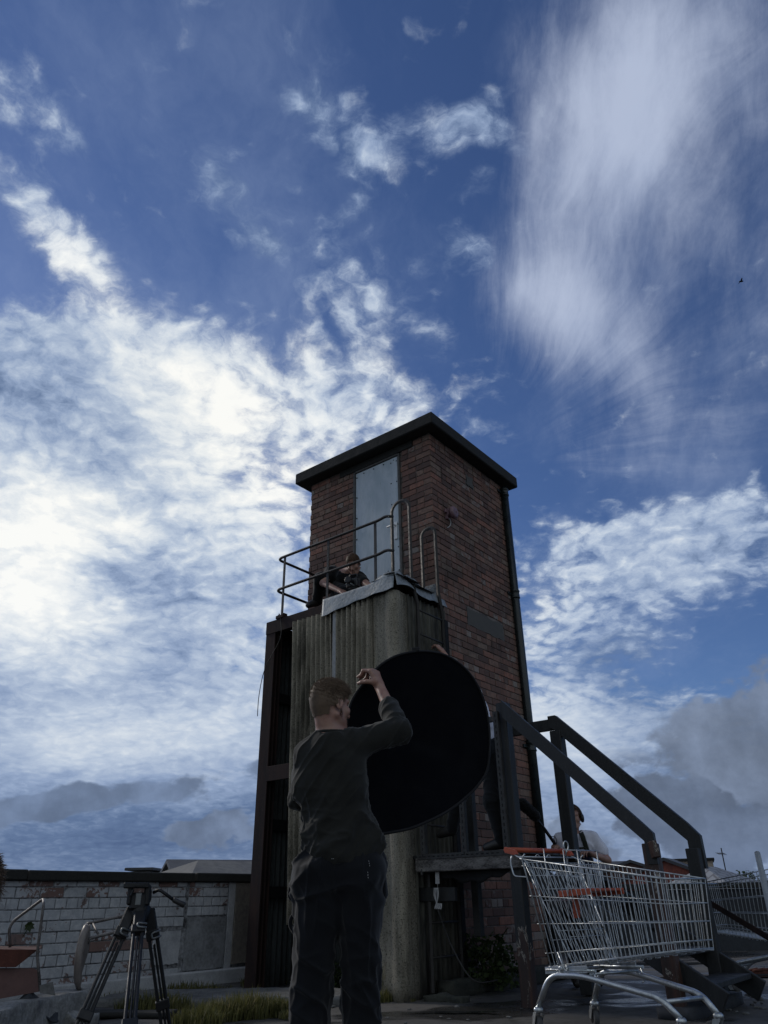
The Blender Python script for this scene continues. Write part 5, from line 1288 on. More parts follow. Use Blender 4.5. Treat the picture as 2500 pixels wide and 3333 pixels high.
mb = MB(); P = [q(-200, 3155, .05), q(105, 3153, .05), q(124, 3160, .05), q(127, 3230, .05), q(-200, 3290, .05)]; mb.prism(P, awy, .03)
MT['board'] = simple('red_brown_board', (.13, .07, .062), .7, scale=5); tag(mb.build('board', MT['board']), 'reddish brown board propped under the rusty tray at the left edge', 'board')
mb = MB()
def sheet(a, b_):
    x = -80 + 270 * a; y0 = 3295 - 72 * max(0, 1 - abs(x - 100) / (75 if x > 100 else 110)) ** 1.1; p = at_d(x, y0 + 30 * b_, 6.3 - .1 * b_)
    return p + Z * (.010 * math.sin(9 * a + 5 * b_) + .03 * float(fbm([p], 9, 3, 4)[0]))
mb.grid(sheet, 26, 10, 0, True, th=V(0, 0, .012)); tag(mb.build('roof_felt', MT['dark']), 'folded dark roofing felt draped over rubble in front of the reddish board', 'felt')
mb = MB(); P = [at_d(128, 3208, 6.05), at_d(172, 3196, 6.05), at_d(180, 3240, 6.05), at_d(130, 3232, 6.05)]; mb.prism(P, awy, .02); tag(mb.build('card', MT['conc']), 'pale torn piece of board sticking up behind the dark felt', 'board')
# ================================================================ bird
bp = at_d(2413, 916, 60)
t = thing('bird', bp, 'tiny dark bird high in the sky at the right', 'bird')
mb = MB(); mb.tube([bp + V(-.22, 0, -.02), bp + V(-.1, 0, 0), bp + V(.05, 0, .02), bp + V(.16, 0, .03), bp + V(.22, 0, .03)], [.02, .07, .085, .05, .01], 8)
for s_ in (-1, 1): mb.add([bp + V(-.08, 0, .02), bp + V(.08, 0, .03), bp + V(.02, s_ * .28, .14), bp + V(-.12, s_ * .42, .05), bp + V(-.1, s_ * .2, .08)], [(0, 1, 2, 4), (4, 2, 3)])
mb.build('body', MT['hole'], t)

# ================================================================ figures: signed-distance bodies meshed by surface nets
class SDF:
    def __init__(s, lo, hi, h):
        s.h = h; s.lo = np.array(lo, float); s.n = np.ceil((np.array(hi) - s.lo) / h).astype(int) + 1
        s.a = np.full(s.n, 0.2, np.float32)
    def _reg(s, lo, hi):
        i0 = np.maximum(np.floor((np.array(lo) - s.lo) / s.h).astype(int), 0); i1 = np.minimum(np.ceil((np.array(hi) - s.lo) / s.h).astype(int) + 1, s.n)
        if (i1 <= i0).any(): return None
        sl_ = tuple(slice(a, b) for a, b in zip(i0, i1))
        g_ = np.meshgrid(*[s.lo[k] + s.h * np.arange(i0[k], i1[k]) for k in range(3)], indexing='ij')
        return sl_, np.stack(g_, -1)
    def _mix(s, sl_, d, k, sub=False):
        a = s.a[sl_]; d = d.astype(np.float32)
        if sub:
            d = -d
            if k: h = np.clip(.5 - .5 * (d - a) / -k, 0, 1) if False else np.clip(.5 + .5 * (d - a) / k, 0, 1); s.a[sl_] = a * (1 - h) + d * h + k * h * (1 - h)
            else: s.a[sl_] = np.maximum(a, d)
        else:
            h = np.clip(.5 + .5 * (a - d) / k, 0, 1); s.a[sl_] = a * (1 - h) + d * h - k * h * (1 - h)
    def cap(s, p, q, r0, r1, k=.02, ax=None, fl=1.0, sub=False):
        """tapered capsule; ax, fl: flattened by fl along direction ax"""
        p = np.array(p, float); q = np.array(q, float); m = max(r0, r1) + k + .015
        R = s._reg(np.minimum(p, q) - m, np.maximum(p, q) + m)
        if R is None: return s
        sl_, P = R; d = q - p; L2 = max(d.dot(d), 1e-9); w = P - p
        if ax is not None:
            ax = unit(ax); dd = unit(d); ax = unit(ax - dd * ax.dot(dd) * (1 if L2 > 1e-6 else 0))
        t = np.clip((w @ d) / L2, 0, 1); e = w - t[..., None] * d
        if ax is not None:
            c = e @ ax; e = e + (c * (1 / fl - 1))[..., None] * ax
        dist = np.sqrt((e ** 2).sum(-1)) - (r0 + (r1 - r0) * t)
        if ax is not None: dist = dist * (0.5 + 0.5 * fl)
        s._mix(sl_, dist, k, sub); return s
    def ell(s, c, A, r, k=.015, sub=False):
        c = np.array(c, float); r = np.array(r, float); m = max(r) + k + .015; R = s._reg(c - m, c + m)
        if R is None: return s
        sl_, P = R; A = np.array([np.array(a, float) for a in A]); w = (P - c) @ A.T; q = w / r
        l = np.sqrt((q ** 2).sum(-1)); g_ = np.sqrt(((w / r ** 2) ** 2).sum(-1)) + 1e-6
        s._mix(sl_, l * (l - 1) / g_, k, sub); return s
    def mesh(s):
        a = s.a; n = a.shape; ins = a < 0
        c = [ins[i:n[0] - 1 + i, j:n[1] - 1 + j, k:n[2] - 1 + k] for i in (0, 1) for j in (0, 1) for k in (0, 1)]
        su = sum(x.astype(np.int8) for x in c); act = (su > 0) & (su < 8); idx = np.full(act.shape, -1, np.int64); I = np.argwhere(act); idx[act] = np.arange(len(I))
        acc = np.zeros((len(I), 3)); cnt = np.zeros(len(I))
        corners = [(i, j, k) for i in (0, 1) for j in (0, 1) for k in (0, 1)]
        for x in range(8):
            for y in range(x + 1, 8):
                A_, B_ = corners[x], corners[y]
                if sum(abs(p - q) for p, q in zip(A_, B_)) != 1: continue
                va = a[I[:, 0] + A_[0], I[:, 1] + A_[1], I[:, 2] + A_[2]]; vb = a[I[:, 0] + B_[0], I[:, 1] + B_[1], I[:, 2] + B_[2]]
                m = (va < 0) != (vb < 0); t = va[m] / (va[m] - vb[m])
                acc[m] += np.array(A_) + t[:, None] * (np.array(B_) - np.array(A_)); cnt[m] += 1
        vs = s.lo + s.h * (I + acc / cnt[:, None]); fs = []
        for ax in range(3):
            o = [0, 0, 0]; o[ax] = 1; b1, b2 = [(1, 2), (2, 0), (0, 1)][ax]
            lo = [1, 1, 1]; lo[ax] = 0
            sl0 = tuple(slice(lo[k], n[k] - 1) for k in range(3)); sl1 = tuple(slice(lo[k] + o[k], n[k] - 1 + o[k]) for k in range(3))
            A_ = ins[sl0]; B_ = ins[sl1]; m = A_ != B_; J = np.argwhere(m) + np.array(lo); dirn = A_[m]
            e1 = np.zeros(3, int); e1[b1] = 1; e2 = np.zeros(3, int); e2[b2] = 1
            q = [idx[tuple((J - d).T)] for d in (np.zeros(3, int), e1, e1 + e2, e2)]; q = np.stack(q, 1)
            q[~dirn] = q[~dirn][:, ::-1]; fs.append(q[:, ::-1] if False else q)
        F = np.concatenate(fs); F = F[(F >= 0).all(1)]
        return vs, F
def ring_normals(vs, F):
    n = np.zeros_like(vs); a = vs[F[:, 1]] - vs[F[:, 0]]; b = vs[F[:, 3]] - vs[F[:, 0]]; fn = np.cross(a, b)
    for k in range(4): np.add.at(n, F[:, k], fn)
    return n / (np.linalg.norm(n, axis=1, keepdims=True) + 1e-12)
def smooth(vs, F, it=1, lam=.5):
    E = np.concatenate([F[:, [0, 1]], F[:, [1, 2]], F[:, [2, 3]], F[:, [3, 0]]])
    for _ in range(it):
        acc = np.zeros_like(vs); cnt = np.zeros(len(vs)); np.add.at(acc, E[:, 0], vs[E[:, 1]]); np.add.at(cnt, E[:, 0], 1); np.add.at(acc, E[:, 1], vs[E[:, 0]]); np.add.at(cnt, E[:, 1], 1)
        vs = vs * (1 - lam) + lam * acc / np.maximum(cnt, 1)[:, None]
    return vs
def emit(name, S, m, parent=None, disp=None, sm=1):
    vs, F = S.mesh(); vs = smooth(vs, F, sm)
    if disp is not None:
        N = ring_normals(vs, F); vs = vs + N * disp(vs, N)[:, None]
    return meshobj(name, vs, F, m, parent, True)
def rot(v, ax, ang):
    v = np.array(v, float); ax = unit(ax); return v * math.cos(ang) + np.cross(ax, v) * math.sin(ang) + ax * ax.dot(v) * (1 - math.cos(ang))
def hand(S, w, d, n, right, curls, thumb=(0.5, 0.5), sc=1.0, k=.006, spread=0.06):
    """w wrist, d fingers' direction, n palm facing direction; right: thumb side sign. curls: per finger angles (mcp, pip, dip)"""
    d = unit(d); n = unit(np.array(n) - d * np.dot(n, d)); s_ = np.cross(d, n) * (1 if right else -1)      # towards the thumb side
    w = np.array(w, float); L = .088 * sc
    S.cap(w - d * .03, w + d * .02, .026 * sc, .027 * sc, .012, ax=n, fl=.72)
    kn = []
    for i, o in enumerate((.030, .010, -.011, -.031)):
        b = w + d * (.012 * sc) + s_ * o * .55 * sc; e = w + d * (L - abs(o - .008) * .25) + s_ * o * sc; S.cap(b, e, .0155 * sc, .0115 * sc, .012); kn.append(e)
    for i, (e, c) in enumerate(zip(kn, curls)):
        ln = ((.044, .026, .021), (.048, .029, .023), (.044, .027, .022), (.034, .021, .019))[i]; r_ = (.0098, .0098, .0094, .0084)[i] * sc
        dd = rot(d, n, -(1 if right else -1) * (1.5 - i) * spread * .6); p = e
        for j in range(3):
            dd = rot(dd, np.cross(dd, n), c[j]); q = p + dd * ln[j] * sc; S.cap(p, q, r_ * (1.06 - .08 * j), r_ * (.98 - .10 * j), .004 if j else .007); p = q
    tb_ = w + d * .022 * sc + s_ * .026 * sc; td = unit(d * .62 + s_ * .72 + n * thumb[0]); t1 = tb_ + td * .042 * sc
    S.cap(w + s_ * .008, tb_, .019 * sc, .0165 * sc, .012); S.cap(tb_, t1, .0155 * sc, .0115 * sc, .010)
    td2 = rot(td, np.cross(td, n * .6 - s_ * .8), thumb[1]); t2_ = t1 + td2 * .031 * sc; S.cap(t1, t2_, .0112 * sc, .0098 * sc, .005)
    td3 = rot(td2, np.cross(td2, n * .6 - s_ * .8), thumb[1] * .6); S.cap(t2_, t2_ + td3 * .024 * sc, .0100 * sc, .0082 * sc, .005)
def head(S, c, f, u, sc=1.0):
    """c: centre at eye height; f facing, u up"""
    f = unit(f); u = unit(np.array(u) - f * np.dot(u, f)); r = np.cross(f, u); A = (r, f, u)
    P = lambda x, y, z: c + sc * (x * r + y * f + z * u)
    S.ell(P(0, -.018, .030), A, V(.077, .096, .086) * sc, .01); S.ell(P(0, -.045, -.010), A, V(.066, .062, .070) * sc, .02)
    S.ell(P(0, .030, -.040), A, V(.058, .060, .082) * sc, .02); S.ell(P(0, .045, -.090), A, V(.043, .042, .030) * sc, .02)
    S.cap(P(0, .078, -.104), P(0, .080, -.100), .018 * sc, .018 * sc, .015)
    for s_ in (-1, 1):
        S.cap(P(s_ * .058, -.004, -.065), P(s_ * .020, .068, -.102), .016 * sc, .014 * sc, .018)
        S.ell(P(s_ * .040, .062, -.030), A, V(.024, .022, .024) * sc, .015)
        S.cap(P(s_ * .012, .084, .018), P(s_ * .042, .070, .020), .010 * sc, .009 * sc, .010)
        S.ell(P(s_ * .032, .094, -.002), A, V(.017, .014, .012) * sc, .008, sub=True)
        S.ell(P(s_ * .078, -.006, -.012), (unit(r * s_ + f * -.35), unit(f + r * s_ * .35), u), V(.008, .019, .033) * sc, .004)
        S.ell(P(s_ * .086, -.002, -.006), (unit(r * s_ + f * -.35), unit(f + r * s_ * .35), u), V(.005, .010, .018) * sc, .003, sub=True)
    S.cap(P(0, .085, .006), P(0, .106, -.036), .008 * sc, .0125 * sc, .008)
    for s_ in (-1, 1): S.cap(P(s_ * .010, .098, -.042), P(s_ * .012, .094, -.043), .008 * sc, .007 * sc, .005)
    S.cap(P(-.018, .086, -.068), P(.018, .086, -.068), .007 * sc, .007 * sc, .006, ax=u, fl=.8); S.cap(P(-.015, .085, -.080), P(.015, .085, -.080), .0075 * sc, .0075 * sc, .006)
    return A, P
MTskin = {}
def skin_mat(name, c, c2):
    m, g, b = mat(name); co = coords(g); n = g.noise(co, 18, 5, .6); n2 = g.noise(co, 260, 3, .6)
    g.put(b, 'Base Color', g.mix(g.ramp(n, .35, .7), c, c2)); g.put(b, 'Roughness', .5); g.put(b, 'Subsurface Weight', .08); g.put(b, 'Subsurface Scale', .01)
    bump(g, b, n2, .12, .001); return m
MT['skin'] = skin_mat('fair_skin', (.34, .20, .15, 1), (.27, .135, .10, 1))
def cloth(name, c, c2=None, rough=.9, sc=9):
    m, g, b = mat(name); co = coords(g); n = g.noise(co, sc, 5, .6); w = g.noise(g.mapping(co, (1, 1, 1)), 420, 2, .6); n3 = g.noise(co, 38, 4, .6)
    c2 = c2 or tuple(x * .7 for x in c)
    g.put(b, 'Base Color', g.mix(g.ramp(n, .35, .7), c2, c)); g.put(b, 'Roughness', rough); g.put(b, 'Sheen Weight', .18); g.put(b, 'Specular IOR Level', .2)
    bump(g, b, g.mad(w, .25, n3), .25, .003); return m
MT['tee'] = cloth('washed_olive_black_cotton', (.020, .020, .0175, 1)); MT['trou'] = cloth('navy_black_workwear', (.0040, .0048, .0075, 1), rough=.85)
MT['blk'] = cloth('black_cotton', (.0045, .0048, .006, 1)); MT['wht'] = cloth('white_cotton', (.72, .73, .82, 1), (.60, .61, .70, 1))
MT['boot'] = simple('dark_leather', (.02, .018, .016), .5)
def hair_mat(name, a, b2):
    m, g, b = mat(name); t = g.n('ShaderNodeAttribute', attribute_name='tone').outputs['Fac']; co = coords(g)
    g.put(b, 'Base Color', g.mix(g.m('MULTIPLY', g.add(t, g.noise(co, 30, 3, .6)), .6), a, b2)); g.put(b, 'Roughness', .62); g.put(b, 'Specular IOR Level', .2); return m
MT['hair'] = hair_mat('short_brown_hair', (.050, .034, .024, 1), (.22, .155, .105, 1)); MT['hairb'] = hair_mat('brown_hair', (.035, .02, .012, 1), (.10, .055, .03, 1))
MT['beard'] = hair_mat('stubble', (.06, .032, .018, 1), (.14, .08, .05, 1)); MT['hairg'] = hair_mat('ginger_hair', (.12, .088, .068, 1), (.27, .205, .16, 1))
def hair(name, m, parent, A, P, sc, n, length, seed=1, test=None, S=None, comb=(0, -1, -.4), w=.0007, side=.030, cap_r=1.0):
    """short strands over the skull; test(x,y,z) in head coordinates keeps a root"""
    r = random.Random(seed); mb = MB(); R_, F_, U_ = A
    C0 = V(0, -.018, .030); rad = V(.078, .097, .087) * cap_r; k = 0; tries = 0
    NA, NB = 72, 48; tb = None
    if S is not None:
        aa, bb = np.meshgrid(np.arange(NA) * 2 * math.pi / NA, np.arange(NB + 1) * math.pi / NB, indexing='ij'); dd = np.stack([np.sin(bb) * np.cos(aa), np.sin(bb) * np.sin(aa), np.cos(bb)], -1)
        ts = np.arange(.055, .150, .0008); L_ = C0 + dd[..., None, :] * ts[:, None]; c_w = np.array(P(0, 0, 0)); Mx = np.array([R_, F_, U_]) * sc; Wp = c_w + L_ @ Mx
        I = np.clip(np.round((Wp - S.lo) / S.h).astype(int), 0, S.n - 1); va = S.a[I[..., 0], I[..., 1], I[..., 2]] > 0; tb = np.where(va.any(-1), ts[va.argmax(-1)], .15)
    def surf(d):
        """root on the real skull surface along direction d"""
        if tb is None: return C0 + d * rad
        fa = (math.atan2(d[1], d[0]) % (2 * math.pi)) / (2 * math.pi) * NA; fb_ = math.acos(max(-1, min(1, d[2]))) / math.pi * NB; i0 = int(fa); j0 = min(int(fb_), NB - 1); u_ = fa - i0; w_ = fb_ - j0
        t_ = (tb[i0 % NA, j0] * (1 - u_) + tb[(i0 + 1) % NA, j0] * u_) * (1 - w_) + (tb[i0 % NA, j0 + 1] * (1 - u_) + tb[(i0 + 1) % NA, j0 + 1] * u_) * w_
        return C0 + d * t_
    # cap
    nu, nv = 40, 26; vs = []; ok = []
    for j in range(nv + 1):
        for i in range(nu):
            a = 2 * math.pi * i / nu; b_ = math.pi * (j / nv) * .86 ; d = V(math.sin(b_) * math.cos(a), math.sin(b_) * math.sin(a), math.cos(b_)); q = surf(d)
            ok.append(test(*q, pad=.004)); nn = .0028 + .0018 * math.sin(9 * a + 3 * j) * math.sin(b_); vs.append(P(*(q + d * nn)))
    fs = [(j * nu + i, j * nu + (i + 1) % nu, (j + 1) * nu + (i + 1) % nu, (j + 1) * nu + i) for j in range(nv) for i in range(nu) if all(ok[t] for t in (j * nu + i, j * nu + (i + 1) % nu, (j + 1) * nu + (i + 1) % nu, (j + 1) * nu + i))]
    mb.add(vs, fs, 0, True, tone=.15)
    cv = unit(V(*comb))
    while k < n and tries < n * 8:
        tries += 1; d = unit(V(r.gauss(0, 1), r.gauss(0, 1), r.gauss(0, 1))); q0 = C0 + d * rad
        if q0[2] < -.11 or (q0[1] > .07 and q0[2] < .04): continue
        q = surf(d)
        if not test(*q, pad=0): continue
        k += 1; l = length(*q) * r.uniform(.7, 1.25); cm = unit(cv + V(r.gauss(0, .22), r.gauss(0, .22), r.gauss(0, .22))); t1 = unit(d * .9 + cm * .75); t2_ = unit(d * .35 + cm)
        s_ = unit(np.cross(t1, V(r.gauss(0, 1), r.gauss(0, 1), r.gauss(0, 1)))) * w
        a_ = q - d * .002; b_ = a_ + t1 * l * .5; c_ = b_ + t2_ * l * .5; mb.add([P(*(a_ - s_)), P(*(a_ + s_)), P(*(b_ + s_ * .8)), P(*(b_ - s_ * .8)), P(*c_)], [(0, 1, 2, 3), (3, 2, 4)], tone=r.random())
    return mb.build(name, m, parent)
def short_test(x, y, z, pad=0):
    if y > .062 + (z - .08) * -.25: return z > .062 - pad and False if y > .075 else z > .055
    if y > .025: return z > .035 - pad
    if y > -.035: return z > -.005 - pad + (.03 if abs(x) > .075 and y > -.02 else 0)
    return z > -.050 - pad * 2
def folds(vs, N, A, d1, sc_along, sc_across, seed, amp, mask=None):
    """ridged creases running along d1"""
    d1 = unit(d1); P = vs.copy(); al = P @ d1; rest = P - al[:, None] * d1; Q = rest * sc_across + (al * sc_along)[:, None] * d1
    Q = Q + 0.35 * np.stack([vnoise(P, 5, seed + 7), vnoise(P, 5, seed + 8), vnoise(P, 5, seed + 9)], 1)
    v = 1 - 4 * np.abs(vnoise(Q, 1, seed)) ; r_ = (np.clip(v, 0, 1) ** 2.2 - .22) * amp * 1.15
    return r_ * (mask(vs) if mask else 1)

# ---------------------------------------------------------------- generic smaller figure
def person(loc, label, J, h, topm, botm, hairm, sleeve=.5, hands=None, hair_n=900, hair_len=.02, test=short_test, beard=False, shoe=True, bulk=1.0, skinh=None, hem=.06):
    t = thing('person', loc, label, 'person')
    pts = np.array([J[k] for k in J if k not in ('face', 'up')]); lo = pts.min(0) - .22; hi = pts.max(0) + .22
    S = SDF(lo, hi, skinh or h); A, P = head(S, J['head'], J['face'], J['up'])
    fwd = J.get('chestf', J['face'])
    nk = J['neck']; b = bulk
    S.cap(P(0, -.025, -.07), nk, .050, .056, .02); side = unit(J['shR'] - J['shL'])
    dep = unit(np.cross(side, nk - J['pelvis']))
    S.cap(nk - unit(nk - J['pelvis']) * .02, (J['shL'] + J['shR']) / 2, .055, .06, .03)
    ch = (J['shL'] + J['shR']) / 2 * .72 + J['pelvis'] * .28; ws = (J['shL'] + J['shR']) / 2 * .38 + J['pelvis'] * .62
    for k, s_ in (('L', -1), ('R', 1)):
        S.cap(ch + side * s_ * .07, ws + side * s_ * .055, .095 * b, .085 * b, .03, ax=dep, fl=.85); S.cap(ws + side * s_ * .055, J['hip' + k], .085 * b, .095 * b, .03, ax=dep, fl=.9)
        S.cap(J['sh' + k], ch + side * s_ * .06, .05 * b, .08, .03)
        S.cap(J['sh' + k], J['el' + k], .048 * b, .038 * b, .02); S.cap(J['el' + k], J['wr' + k], .038 * b, .026, .015)
        S.cap(J['hip' + k], J['kn' + k], .082 * b, .056 * b, .03); S.cap(J['kn' + k], J['an' + k], .055 * b, .038, .02)
        S.cap(J['an' + k], J['toe' + k], .036, .028, .02)
        d, n, cu, th = (hands or {}).get(k, (J['wr' + k] - J['el' + k], V(0, 0, -1), [(.5, .5, .3)] * 4, (.3, .3)))
        hand(S, J['wr' + k], d, n, k == 'R', cu, th)
    body = emit('body', S, MT['skin'], t, sm=1)
    # top
    T_ = SDF(lo, hi, h); e = .014
    for k, s_ in (('L', -1), ('R', 1)):
        T_.cap(ch + side * s_ * .07, ws + side * s_ * .06, .10 * b + e, .09 * b + e, .03, ax=dep, fl=.88); T_.cap(ws + side * s_ * .06, J['hip' + k] * (1 - hem) + ws * hem, .09 * b + e, .10 * b + e, .03, ax=dep, fl=.92)
        T_.cap(J['sh' + k], ch + side * s_ * .06, .058 * b + e, .085 + e, .03); T_.cap(nk * .35 + J['sh' + k] * .65, nk - unit(nk - J['pelvis']) * .03, .045 + e, .052 + e, .03)
        q = J['sh' + k] * (1 - min(1, sleeve)) + J['el' + k] * min(1, sleeve); T_.cap(J['sh' + k], q, .056 * b + e, .050 * b + e, .02)
        if sleeve > 1: q2 = J['el' + k] * (2 - sleeve) + J['wr' + k] * (sleeve - 1); T_.cap(J['el' + k], q2, .046 * b + e, .036 * b + e, .015)
    up_ = unit(nk - J['pelvis']); T_.cap(nk + up_ * .035, nk + up_ * .16, .075, .10, .006, sub=True)
    emit('shirt', T_, topm, t, lambda v_, n_: folds(v_, n_, None, side + up_ * .5, 5, 17, 3, .008) + folds(v_, n_, None, side - up_ * .7, 6, 22, 9, .005))
    B_ = SDF(lo, hi, h)
    for k in 'LR':
        B_.cap(J['pelvis'] + up_ * .06, J['hip' + k], .105 * b, .102 * b, .03, ax=dep, fl=.95); B_.cap(J['hip' + k], J['kn' + k], .098 * b, .074 * b, .03); B_.cap(J['kn' + k], J['an' + k] * .96 + J['kn' + k] * .04, .072 * b, .058 * b, .02)
    emit('trousers', B_, botm, t, lambda v_, n_: folds(v_, n_, None, side + up_ * .2, 6, 15, 5, .008))
    if shoe:
        for k in 'LR':
            s2 = SDF(np.minimum(J['an' + k], J['toe' + k]) - .12, np.maximum(J['an' + k], J['toe' + k]) + .12, .008); s2.cap(J['an' + k], J['toe' + k], .050, .036, .02); s2.cap(J['an' + k], J['an' + k] + unit(J['kn' + k] - J['an' + k]) * .05, .048, .045, .02); emit('shoe', s2, MT['boot'], t)
    if hair_n:
        hair('hair', hairm, t, A, P, 1, hair_n, (hair_len if callable(hair_len) else (lambda x, y, z: hair_len)), 5, test, S=S, w=.0016)
    return t, A, P, body
def legs_std(J, g, side, f, w=.09):
    """standing legs from the pelvis to the ground point g"""
    for k, s_ in (('L', -1), ('R', 1)):
        J['hip' + k] = J['pelvis'] + side * s_ * .085; J['an' + k] = g + side * s_ * w + Z * .07; J['kn' + k] = (J['hip' + k] + J['an' + k]) / 2 + f * .03; J['toe' + k] = J['an' + k] + f * .14 - Z * .035

# ================================================================ man holding the disc (foreground)
YM = 3.60
def q(x, y, dd=0.0): return at_y(x, y, YM + dd)
man = thing('person', (q(1100, 2850)[0], YM, 0), 'man in a dark long-sleeved top seen from behind, gripping the big black disc', 'person')
hc = q(1078, 2292, .00); hf = unit(V(.75, .65, -.10)); hu = unit(V(-.03, .02, 1))
lo = V(-.75, YM - .45, -.02); hi = V(.62, YM + .75, 1.95)
S = SDF(lo, hi, .0042); A, P = head(S, hc, hf, hu, 1.0)
nk = q(1072, 2385, .0); S.cap(P(0, -.030, -.06), nk, .054, .062, .02)
shL = q(1000, 2456, .02); shR = q(1158, 2420, .03); elR = q(1300, 2380, .06); wrR = q(1236, 2234, .24)
elL = q(972, 2600, .13); wrL = q(1075, 2640, .36); pel = q(1108, 2830, .02)
side = unit(V(1, .05, 0))
for s_, sh, el, wr, hp, kn, an in ((-1, shL, elL, wrL, q(1040, 2880, .02), q(1012, 3130, .0), V(q(1005, 3300)[0] - .0, YM + .0, .09)), (1, shR, elR, wrR, q(1175, 2880, .03), q(1175, 3130, .02), V(q(1172, 3300)[0], YM + .03, .09))):
    S.cap(nk - Z * .03, sh, .055, .05, .03); S.cap(sh, el, .046, .038, .02); S.cap(el, wr, .040, .0265, .015)
    S.cap(sh - Z * .06 - side * s_ * .035, pel + side * s_ * .03 + Z * .10, .058, .062, .03); S.cap(pel + side * s_ * .05, hp, .085, .085, .03)
    S.cap(hp, kn, .072, .052, .03); S.cap(kn, an, .055, .038, .02); S.cap(an, an + V(s_ * .02, .16, -.04), .036, .028, .02)
hd_ = unit(V(-.45, .55, .55)); hn_ = unit(V(-.15, .85, -.35))
hand(S, wrR, unit(V(-.34, .10, .92)), unit(V(-.80, .58, -.25)), True, [(1.0, 1.1, .6), (1.05, 1.25, .7), (1.1, 1.3, .7), (1.15, 1.35, .7)], (1.1, .45), 1.06, spread=.09)
hand(S, wrL, unit(V(.6, .6, -.2)), unit(V(-.3, .3, .9)), False, [(1.0, 1.2, .7)] * 4, (.6, .5), 1.0)
emit('body', S, MT['skin'], man, sm=1)
# ring
wd = unit(V(-.42, .30, .62))
def mtest(x, y, z, pad=0):
    if y > .060: return z > .068 - pad
    if y > .030: return z > .030 - pad
    if y > -.010: return z > .004 - pad
    if y > -.045: return z > -.030 - pad
    return z > -.078 - pad
hair('hair', MT['hair'], man, A, P, 1, 16000, lambda x, y, z: .007 + .020 * max(0, min(1, (z + .02) / .12)) + .022 * max(0, min(1, (y + .03) / .1)) * (z > .05), 3, mtest, S=S, comb=(0.15, .75, -.1), w=.0006, cap_r=1.0)
# beard along the jaw
mb = MB(); r = random.Random(8)
for _ in range(2600):
    s_ = r.choice((-1, 1)); t_ = r.random(); a_ = V(s_ * .064, .004, -.045) * (1 - t_) + V(s_ * .018, .086, -.100) * t_ + V(0, 0, r.uniform(-.020, .022)); d = unit(V(s_ * (1 - t_), .25 + t_, -.5)); a_ = a_ + V(s_ * .006 * (1 - t_), .006 * t_, 0)
    x_ = unit(V(r.gauss(0, 1), r.gauss(0, 1), r.gauss(0, 1))) * .0005; l = r.uniform(.006, .012); d = unit(d + V(r.gauss(0, .3), r.gauss(0, .3), r.gauss(0, .3))); mb.add([P(*(a_ - x_)), P(*(a_ + x_)), P(*(a_ + d * l))], [(0, 1, 2)], tone=r.random())
mb.build('beard', MT['beard'], man)
# top
T_ = SDF(lo, hi, .0058)
cr_ = 1.0
T_.cap(shL + V(.035, 0, -.035), q(1006, 2560, .02), .070, .082, .04); T_.cap(shR + V(-.03, 0, -.02), q(1136, 2560, .03), .076, .084, .04)
T_.cap(q(1070, 2460, .02), q(1080, 2600, .02), .118, .112, .05, ax=(0, 1, 0), fl=.95)
T_.cap(q(1040, 2560, .02), q(1054, 2680, .02), .086, .084, .04); T_.cap(q(1130, 2560, .03), q(1146, 2690, .03), .088, .086, .04)
T_.cap(q(1056, 2680, .02), q(1060, 2765, .01), .086, .104, .04); T_.cap(q(1150, 2680, .03), q(1176, 2750, .03), .088, .098, .04)
T_.cap(q(1100, 2700, .02), q(1108, 2790, .015), .108, .122, .04, ax=(0, 1, 0), fl=.98)
T_.cap(nk + V(-.02, 0, -.06), shL + V(0.01, 0, -.02), .050, .056, .035); T_.cap(nk + V(.03, 0, -.05), shR + V(0, 0, .0), .055, .060, .03)
T_.cap(nk + V(-.02, 0, -.045), nk + V(.02, 0, -.045), .070, .070, .02, ax=(0, 0, 1), fl=.8)
T_.cap(shR, elR, .070, .057, .03); T_.cap(elR, elR * .45 + wrR * .55, .056, .044, .02)
cuff = elR * .42 + wrR * .58
T_.cap(shL, elL, .062, .046, .03); T_.cap(elL, elL * .4 + wrL * .6, .048, .040, .02)
# neck opening, hem and cuff cut clean
T_.cap(nk + V(.0, .0, .040), nk + V(0, 0, .20), .064, .085, .004, sub=True)
hem0 = q(962, 2852, 0.02); hem1 = q(1262, 2786, .02); hn = unit(np.cross(hem1 - hem0, V(0, 1, 0))); hn = hn if hn[2] < 0 else -hn
for k in range(9):
    c_ = hem0 + (hem1 - hem0) * (k - 1) / 6 + hn * .30; T_.cap(c_ + V(0, -.2, 0), c_ + V(0, .2, 0), .30, .30, .001, sub=True)
cd = unit(wrR - elR); T_.cap(cuff + cd * .062, cuff + cd * .2, .060, .06, .003, sub=True)
def mdisp(v_, n_):
    zr = (v_[:, 2] - 1.0)
    low = np.clip((1.22 - v_[:, 2]) / .25, 0, 1); up2 = np.clip((v_[:, 2] - 1.3) / .15, 0, 1); sl = np.clip((v_[:, 0] - .02) / .12, 0, 1) * up2
    d = folds(v_, n_, None, V(.72, 0, .70), 2.0, 13, 31, .015) * (.22 + low) + folds(v_, n_, None, V(.62, 0, .78), 1.6, 26, 33, .005) + folds(v_, n_, None, V(.95, 0, .20), 4, 20, 41, .010) * low
    left = np.clip((-.20 - v_[:, 0]) / .08, 0, 1); d += folds(v_, n_, None, V(.9, .3, -.1), 5, 22, 51, .005) * left * np.clip((1.25 - v_[:, 2]) / .1, 0, 1)
    d += folds(v_, n_, None, V(.6, .1, .8), 3.5, 17, 61, .010) * up2 * (1 - sl) * .5 + folds(v_, n_, None, V(-.2, .3, .95), 5, 19, 71, .011) * sl
    return d + .004 * fbm(v_, 4, 3, 5)
emit('long_sleeved_top', T_, MT['tee'], man, mdisp, sm=2)
